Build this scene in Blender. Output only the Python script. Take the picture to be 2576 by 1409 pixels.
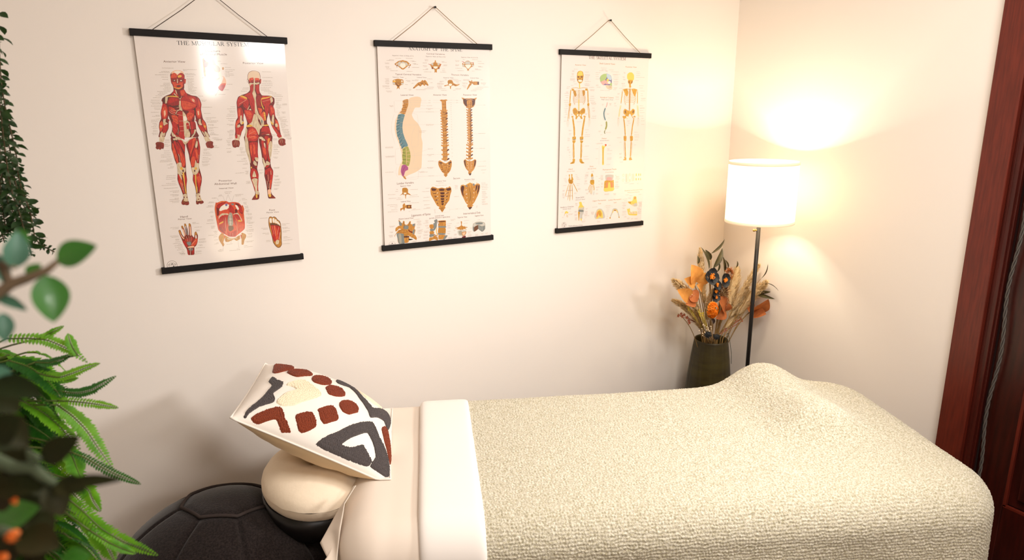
import bpy, bmesh, math, random
import numpy as np
from mathutils import Vector, Matrix
from mathutils.geometry import tessellate_polygon

for o in list(bpy.data.objects):
    bpy.data.objects.remove(o)
SC = bpy.context.scene
COL = SC.collection
PI = math.pi

# ------------------------------------------------------------------ camera
CAM_H = 1.70
YAW, PITCH, ROLL = 0.48682, 0.24608, -0.00694
F_PX = 1726.5
fw = np.array([math.sin(YAW)*math.cos(PITCH), math.cos(YAW)*math.cos(PITCH), -math.sin(PITCH)])
rt0 = np.array([math.cos(YAW), -math.sin(YAW), 0.0])
up0 = np.cross(rt0, fw)
rt = rt0*math.cos(ROLL) + up0*math.sin(ROLL)
up = -rt0*math.sin(ROLL) + up0*math.cos(ROLL)
cd = bpy.data.cameras.new('camera')
cam = bpy.data.objects.new('camera', cd)
COL.objects.link(cam)
cam.matrix_world = Matrix(((rt[0], up[0], -fw[0], 0), (rt[1], up[1], -fw[1], 0), (rt[2], up[2], -fw[2], CAM_H), (0, 0, 0, 1)))
cd.sensor_fit = 'HORIZONTAL'
cd.sensor_width = 36.0
cd.lens = F_PX/2576*36.0
cd.clip_start = 0.02
cd.clip_end = 50
cd.dof.use_dof = True
cd.dof.focus_distance = 2.35
cd.dof.aperture_fstop = 4.8
SC.camera = cam

# ------------------------------------------------------------------ world, view, lights
w = bpy.data.worlds.new('world')
SC.world = w
w.use_nodes = True
w.node_tree.nodes['Background'].inputs[0].default_value = (1.0, 0.9, 0.8, 1)
w.node_tree.nodes['Background'].inputs[1].default_value = 0.15
SC.view_settings.view_transform = 'Standard'
SC.view_settings.look = 'None'
SC.view_settings.exposure = -0.07
SC.view_settings.gamma = 1.0
SC.view_settings.use_curve_mapping = False
SC.cycles.max_bounces = 8
SC.cycles.diffuse_bounces = 5
SC.cycles.transparent_max_bounces = 8
SC.cycles.sample_clamp_indirect = 6
SC.cycles.use_denoising = True
SC.cycles.caustics_reflective = False
SC.cycles.caustics_refractive = False


def light(name, kind, loc, power, color, size=0.2, size_y=None, aim=None, spread=None):
    l = bpy.data.lights.new(name, kind)
    l.energy = power
    l.color = color
    if kind == 'AREA':
        l.size = size
        if size_y:
            l.shape = 'RECTANGLE'
            l.size_y = size_y
        else:
            l.shape = 'DISK'
        if spread:
            l.spread = spread
    else:
        l.shadow_soft_size = size
    o = bpy.data.objects.new(name, l)
    COL.objects.link(o)
    o.location = loc
    if aim is not None:
        d = Vector(aim) - Vector(loc)
        o.rotation_euler = d.to_track_quat('-Z', 'Y').to_euler()
    return o


WARM = (1.0, 0.83, 0.62)
light('ceiling_light', 'AREA', (1.35, 0.45, 2.70), 42, (1.0, 0.965, 0.92), 1.0, aim=(1.35, 0.45, 0))
light('side_lamp_light', 'AREA', (2.28, 0.72, 1.80), 9.4, (1.0, 0.975, 0.96), 0.28, aim=(0.3, 2.2, 0.95), spread=1.75)
light('window_light', 'AREA', (1.04, -1.0, 2.20), 13, (1.0, 0.97, 0.94), 0.46, 0.26, aim=(0.9, 2.4, 1.7))
light('wall_lamp_light', 'AREA', (0.53, -1.0, 2.06), 5, (1.0, 0.96, 0.9), 0.10, 0.50, aim=(0.5, 2.4, 1.9))
light('low_lamp_light', 'AREA', (0.56, -1.0, 0.66), 1.6, (1.0, 0.84, 0.6), 0.34, aim=(0.5, 2.4, 1.0))

# ------------------------------------------------------------------ helpers


def at(px, py, d):
    """point seen at image pixel (2576 x 1409) at distance d along the view axis"""
    v = fw + rt*((px-1288)/F_PX) + up*((704.5-py)/F_PX)
    return Vector((v[0]*d, v[1]*d, CAM_H + v[2]*d))


def on_y(px, py, Y):
    v = fw + rt*((px-1288)/F_PX) + up*((704.5-py)/F_PX)
    t = Y/v[1]
    return Vector((v[0]*t, Y, CAM_H + v[2]*t))


def srgb(h):
    if isinstance(h, str):
        c = [int(h[i:i+2], 16)/255 for i in (0, 2, 4)]
    else:
        c = [x/255 for x in h]
    return tuple(x/12.92 if x <= 0.04045 else ((x+0.055)/1.055)**2.4 for x in c) + (1.0,)


def sock(n, name, val):
    if name in n.inputs:
        n.inputs[name].default_value = val


def mat(name, col, rough=0.6, spec=0.5, noise=None, bump=None, sheen=0.0, coat=0.0, metal=0.0, trans=None, emit=None, stretch=None):
    """col: hex; noise=(scale, amount, hex2); bump=(scale, strength, distance)"""
    m = bpy.data.materials.new(name)
    m.use_nodes = True
    nt = m.node_tree
    b = nt.nodes['Principled BSDF']
    b.inputs['Base Color'].default_value = srgb(col)
    b.inputs['Roughness'].default_value = rough
    sock(b, 'Specular IOR Level', spec)
    sock(b, 'Metallic', metal)
    sock(b, 'Sheen Weight', sheen)
    sock(b, 'Sheen Roughness', 0.4)
    sock(b, 'Coat Weight', coat)
    sock(b, 'Coat Roughness', 0.08)
    tc = nt.nodes.new('ShaderNodeTexCoord')
    src = tc.outputs['Object']
    if stretch:
        mp = nt.nodes.new('ShaderNodeMapping')
        mp.inputs['Scale'].default_value = stretch
        nt.links.new(src, mp.inputs['Vector'])
        src = mp.outputs['Vector']
    if noise:
        n = nt.nodes.new('ShaderNodeTexNoise')
        n.inputs['Scale'].default_value = noise[0]
        n.inputs['Detail'].default_value = 5
        nt.links.new(src, n.inputs['Vector'])
        r = nt.nodes.new('ShaderNodeMapRange')
        r.inputs['From Min'].default_value = 0.35
        r.inputs['From Max'].default_value = 0.65
        r.inputs['To Max'].default_value = noise[1]
        nt.links.new(n.outputs['Fac'], r.inputs['Value'])
        mx = nt.nodes.new('ShaderNodeMix')
        mx.data_type = 'RGBA'
        mx.inputs[6].default_value = srgb(col)
        mx.inputs[7].default_value = srgb(noise[2])
        nt.links.new(r.outputs['Result'], mx.inputs[0])
        nt.links.new(mx.outputs[2], b.inputs['Base Color'])
    if bump:
        n2 = nt.nodes.new('ShaderNodeTexNoise')
        n2.inputs['Scale'].default_value = bump[0]
        n2.inputs['Detail'].default_value = 4
        nt.links.new(src, n2.inputs['Vector'])
        bp = nt.nodes.new('ShaderNodeBump')
        bp.inputs['Strength'].default_value = bump[1]
        bp.inputs['Distance'].default_value = bump[2]
        nt.links.new(n2.outputs['Fac'], bp.inputs['Height'])
        nt.links.new(bp.outputs['Normal'], b.inputs['Normal'])
    if trans:
        out = nt.nodes['Material Output']
        t = nt.nodes.new('ShaderNodeBsdfTranslucent')
        t.inputs['Color'].default_value = srgb(trans[1])
        ms = nt.nodes.new('ShaderNodeMixShader')
        ms.inputs[0].default_value = trans[0]
        nt.links.new(b.outputs[0], ms.inputs[1])
        nt.links.new(t.outputs[0], ms.inputs[2])
        nt.links.new(ms.outputs[0], out.inputs['Surface'])
    if emit:
        sock(b, 'Emission Color', srgb(emit[0]))
        sock(b, 'Emission Strength', emit[1])
    return m


class MB:
    """collects vertices and faces for ONE mesh object"""

    def __init__(self):
        self.v = []
        self.f = []
        self.m = []
        self.smooth = []

    def add(self, vs, fs, mi=0, smooth=True):
        o = len(self.v)
        self.v.extend([tuple(x) for x in vs])
        for f in fs:
            self.f.append(tuple(i+o for i in f))
            self.m.append(mi)
            self.smooth.append(smooth)

    def box(self, c, s, M=None, mi=0):
        vs = []
        for z in (-.5, .5):
            for (x, y) in ((-.5, -.5), (.5, -.5), (.5, .5), (-.5, .5)):
                p = Vector((x*s[0], y*s[1], z*s[2]))
                if M is not None:
                    p = M @ p
                vs.append(p + Vector(c))
        self.add(vs, [(3, 2, 1, 0), (4, 5, 6, 7), (0, 1, 5, 4), (1, 2, 6, 5), (2, 3, 7, 6), (3, 0, 4, 7)], mi, False)

    def tube(self, pts, r, n=8, mi=0, cap=True):
        pts = [Vector(p) for p in pts]
        rs = r if isinstance(r, (list, tuple)) else [r]*len(pts)
        vs = []
        t0 = (pts[1]-pts[0]).normalized()
        ref = Vector((0, 0, 1)) if abs(t0.z) < 0.9 else Vector((1, 0, 0))
        a = t0.cross(ref).normalized()
        for i, p in enumerate(pts):
            t = (pts[min(i+1, len(pts)-1)] - pts[max(i-1, 0)]).normalized()
            a = (a - t*a.dot(t)).normalized()
            b = t.cross(a)
            for k in range(n):
                q = 2*PI*k/n
                vs.append(p + (a*math.cos(q) + b*math.sin(q))*rs[i])
        fs = []
        for i in range(len(pts)-1):
            for k in range(n):
                fs.append((i*n+k, i*n+(k+1) % n, (i+1)*n+(k+1) % n, (i+1)*n+k))
        if cap:
            fs.append(tuple(range(n-1, -1, -1)))
            fs.append(tuple((len(pts)-1)*n+k for k in range(n)))
        self.add(vs, fs, mi)

    def lathe(self, prof, n=48, c=(0, 0, 0), mi=0, rib=None, close=False):
        vs, fs = [], []
        for (r, z) in prof:
            for k in range(n):
                q = 2*PI*k/n
                rr = r*(1 + (rib(q, z) if rib else 0))
                vs.append((c[0]+rr*math.cos(q), c[1]+rr*math.sin(q), c[2]+z))
        m = len(prof)
        for i in range(m-1 if not close else m):
            j = (i+1) % m
            for k in range(n):
                fs.append((i*n+k, i*n+(k+1) % n, j*n+(k+1) % n, j*n+k))
        self.add(vs, fs, mi)

    def ball(self, c, r, n=10, mi=0, sq=(1, 1, 1)):
        vs, fs = [], []
        for i in range(n+1):
            th = PI*i/n
            for k in range(2*n):
                q = PI*k/n
                vs.append((c[0]+r*sq[0]*math.sin(th)*math.cos(q), c[1]+r*sq[1]*math.sin(th)*math.sin(q), c[2]+r*sq[2]*math.cos(th)))
        for i in range(n):
            for k in range(2*n):
                fs.append((i*2*n+k, (i+1)*2*n+k, (i+1)*2*n+(k+1) % (2*n), i*2*n+(k+1) % (2*n)))
        self.add(vs, fs, mi)

    def leaf(self, base, tip, w, nrm, fold=0.25, curl=0.15, mi=0, n=7, shape=1.0):
        base, tip, nrm = Vector(base), Vector(tip), Vector(nrm)
        d = tip-base
        L = d.length
        d = d.normalized()
        side = d.cross(nrm).normalized()
        nn = side.cross(d).normalized()
        vs = []
        for i in range(n+1):
            t = i/n
            ww = w/2*(math.sin(PI*t**shape)**0.85) + (0.0004 if 0 < i < n else 0)
            p = base + d*(L*t) + nn*(curl*L*math.sin(PI*t)) 
            vs.append(p - side*ww + nn*(fold*ww))
            vs.append(p - side*ww*0.5 + nn*(fold*ww*0.35))
            vs.append(p)
            vs.append(p + side*ww*0.5 + nn*(fold*ww*0.35))
            vs.append(p + side*ww + nn*(fold*ww))
        fs = []
        for i in range(n):
            for k in range(4):
                fs.append((i*5+k, i*5+k+1, (i+1)*5+k+1, (i+1)*5+k))
        self.add(vs, fs, mi)

    def build(self, name, mats, parent=None, origin=None):
        me = bpy.data.meshes.new(name)
        o0 = Vector(origin) if origin is not None else Vector((0, 0, 0))
        vs = self.v if origin is None else [(x-o0.x, y-o0.y, z-o0.z) for (x, y, z) in self.v]
        me.from_pydata(vs, [], self.f)
        if not isinstance(mats, (list, tuple)):
            mats = [mats]
        for m in mats:
            me.materials.append(m)
        me.polygons.foreach_set('material_index', self.m)
        me.polygons.foreach_set('use_smooth', self.smooth)
        me.update()
        o = bpy.data.objects.new(name, me)
        COL.objects.link(o)
        if parent is not None:
            o.parent = parent
        o.location = o0
        return o


def tag(o, label, cat, group=None, kind=None):
    if label:
        o['label'] = label
    if cat:
        o['category'] = cat
    if group:
        o['group'] = group
    if kind:
        o['kind'] = kind
    return o


def thing(name, loc, label, cat, group=None):
    e = bpy.data.objects.new(name, None)
    e.empty_display_size = 0.05
    COL.objects.link(e)
    e.location = loc
    return tag(e, label, cat, group)


def rel(o, root):
    """keep a part (built in world coordinates) in place under its root"""
    o.parent = root
    o.location = Vector(o.location) - Vector(root.location)
    return o


def bevel(o, w, seg=2):
    b = o.modifiers.new('bevel', 'BEVEL')
    b.width = w
    b.segments = seg
    b.limit_method = 'ANGLE'
    return o


def grid_mesh(name, P, mats, parent=None, uvfaces=None, mi=None, smooth=True, root=None):
    """P: array (n, m, 3) -> one mesh, built fast"""
    n, m = P.shape[:2]
    me = bpy.data.meshes.new(name)
    idx = np.arange(n*m).reshape(n, m)
    q = np.stack([idx[:-1, :-1], idx[1:, :-1], idx[1:, 1:], idx[:-1, 1:]], -1).reshape(-1, 4)
    if uvfaces is not None:
        q = q[uvfaces.reshape(-1)]
        used = np.unique(q)
        remap = -np.ones(n*m, int)
        remap[used] = np.arange(len(used))
        V = P.reshape(-1, 3)[used]
        q = remap[q]
    else:
        V = P.reshape(-1, 3)
    V = np.array(V, float)
    if root is not None:
        V = V - np.array(root.location)
    me.vertices.add(len(V))
    me.vertices.foreach_set('co', V.astype(np.float32).ravel())
    me.loops.add(q.size)
    me.loops.foreach_set('vertex_index', q.astype(np.int32).ravel())
    me.polygons.add(len(q))
    me.polygons.foreach_set('loop_start', (np.arange(len(q))*4).astype(np.int32))
    me.polygons.foreach_set('loop_total', np.full(len(q), 4, np.int32))
    me.update(calc_edges=True)
    me.validate()
    me.polygons.foreach_set('use_smooth', [smooth]*len(me.polygons))
    for x in (mats if isinstance(mats, (list, tuple)) else [mats]):
        me.materials.append(x)
    o = bpy.data.objects.new(name, me)
    COL.objects.link(o)
    if root is not None:
        o.parent = root
    return o


def vnoise(x, y, seed=0):
    """smooth value noise on numpy arrays"""
    xi, yi = np.floor(x).astype(np.int64), np.floor(y).astype(np.int64)
    xf, yf = x-xi, y-yi
    xf = xf*xf*(3-2*xf)
    yf = yf*yf*(3-2*yf)

    def h(a, b):
        n = (a*374761393 + b*668265263 + seed*982451653) & 0xffffffff
        n = ((n ^ (n >> 13))*1274126177) & 0xffffffff
        return ((n ^ (n >> 16)) & 0xffff)/65535.0
    return (h(xi, yi)*(1-xf)+h(xi+1, yi)*xf)*(1-yf) + (h(xi, yi+1)*(1-xf)+h(xi+1, yi+1)*xf)*yf


# ------------------------------------------------------------------ room shell
YL = 2.457      # the chart wall
XR = 2.4817     # the wall with the door
X0, Y0, ZC = -1.7, -1.7, 2.78
m_wall = mat('wall_paint', 'F2E9E0', 0.75, 0.3, bump=(90, 0.05, 0.002))
m_ceil = mat('ceiling_paint', 'F3EBDF', 0.9)
m_floor = mat('floor_wood', '4A2B18', 0.45, noise=(6, 0.8, '2E180D'), stretch=(1, 12, 1))
m_base = mat('baseboard_wood', '4E1A10', 0.4)
m_casing = mat('door_casing_wood', '6A2416', 0.38, noise=(9, 0.7, '4A170D'), stretch=(14, 14, 1))
m_door = mat('door_wood', '3F120B', 0.33, noise=(7, 0.8, '260905'), stretch=(10, 10, 1))
m_groove = mat('door_moulding_wood', '4A150D', 0.35, noise=(9, 0.6, '310D07'), stretch=(14, 14, 1))


def struct(name, boxes, m, bv=None):
    b = MB()
    for c, s in boxes:
        b.box(c, s)
    o = b.build(name, m)
    o['kind'] = 'structure'
    if bv:
        bevel(o, bv)
    return o


struct('floor', [(((X0+XR)/2, (Y0+YL)/2, -0.05), (XR-X0+.4, YL-Y0+.4, 0.1))], m_floor)
struct('ceiling', [(((X0+XR)/2, (Y0+YL)/2, ZC+.05), (XR-X0+.4, YL-Y0+.4, 0.1))], m_ceil)
struct('wall_left', [(((X0+XR)/2, YL+.05, ZC/2), (XR-X0+.2, 0.1, ZC))], m_wall)
DY1 = 1.226     # door opening from here towards the camera
DY0 = 0.36
struct('wall_right', [((XR+.06, (DY1+YL)/2, ZC/2), (0.12, YL-DY1, ZC)), ((XR+.06, (Y0+DY0)/2, ZC/2), (0.12, DY0-Y0, ZC)),
                      ((XR+.06, (DY0+DY1)/2, (2.06+ZC)/2), (0.12, DY1-DY0, ZC-2.06))], m_wall)
struct('wall_back', [(((X0+XR)/2, Y0-.05, ZC/2), (XR-X0+.2, 0.1, ZC))], m_wall)
struct('wall_side', [((X0-.05, (Y0+YL)/2, ZC/2), (0.1, YL-Y0, ZC))], m_wall)
struct('baseboard_left', [(((X0+XR)/2, YL-.008, .06), (XR-X0-.02, 0.016, .12))], m_base, .003)
struct('baseboard_right', [((XR-.008, (1.318+YL-.017)/2, .06), (0.016, YL-.017-1.318, .12))], m_base, .003)
# door casing (trim) and door
struct('trim_1', [((XR-.011, 1.2680, 1.03), (0.022, .091, 2.06)), ((XR-.011, .3165, 1.03), (0.022, .091, 2.06)),
                  ((XR-.0112, (1.3135+.271)/2, 2.104), (0.0224, 1.3135-.271, .088))], m_casing, .003)
jamb = MB()
jamb.box((XR+.05, 1.213, 1.03), (0.10, .026, 2.06))
jamb.box((XR+.018, 1.1995, 1.03), (0.016, .012, 2.06))
jamb.box((XR+.004, 1.2185, 1.03), (0.012, .010, 2.06))
jamb.box((XR+.05, .373, 1.03), (0.10, .026, 2.06))
jamb.box((XR+.05, .793, 2.047), (0.10, .814, .026))
o = jamb.build('trim_2', m_groove)
o['kind'] = 'structure'
bevel(o, .002)
door = bpy.data.objects.new('door_1', None)
COL.objects.link(door)
door.location = (XR+.05, .793, 0.01)
door['kind'] = 'structure'
b = MB()
XD = XR+.052
ST = .105
ya, yb = .388, 1.193
b.box((XD, ya+ST/2, 1.02), (.036, ST, 2.01))
b.box((XD, yb-ST/2, 1.02), (.036, ST, 2.01))
for z, h in ((.175, .32), (.93, .13), (1.96, .13)):
    b.box((XD, (ya+yb)/2, z), (.0358, yb-ya-2*ST+.002, h))
o = rel(b.build('door_frame', m_door), door)
bevel(o, .004)
b = MB()
for z0, z1 in ((.335, .865), (.995, 1.895)):
    b.box((XD+.006, (ya+yb)/2, (z0+z1)/2), (.014, yb-ya-2*ST, z1-z0))
    b.box((XD-.004, (ya+yb)/2, (z0+z1)/2), (.012, yb-ya-2*ST-.07, z1-z0-.07))
o = rel(b.build('door_panel', m_door), door)
bevel(o, .006)
b = MB()
zs = (.335, .865, .995, 1.895)
for y in (ya+ST+.004, yb-ST-.004):
    for z0, z1 in ((.335, .865), (.995, 1.895)):
        b.box((XD-.012, y, (z0+z1)/2), (.012, .010, z1-z0))
for z in zs:
    b.box((XD-.012, (ya+yb)/2, z), (.012, yb-ya-2*ST, .008))
rel(b.build('panel_moulding', m_casing), door)
# braided weather cord down the door edge
b = MB()
for ph in (0, 2*PI/3, 4*PI/3):
    b.tube([(XR+.012+.004*math.cos(i*.55+ph), 1.172+.006*math.sin(i*.13)+.0035*math.sin(i*.55+ph), .12+i*.009) for i in range(212)], .0028, 5)
o = b.build('braided_cord', mat('cord_grey', '57504A', .8, bump=(300, .5, .002)))
tag(o, 'grey braided cord hanging straight down the dark red wooden door edge', 'cord')

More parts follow.
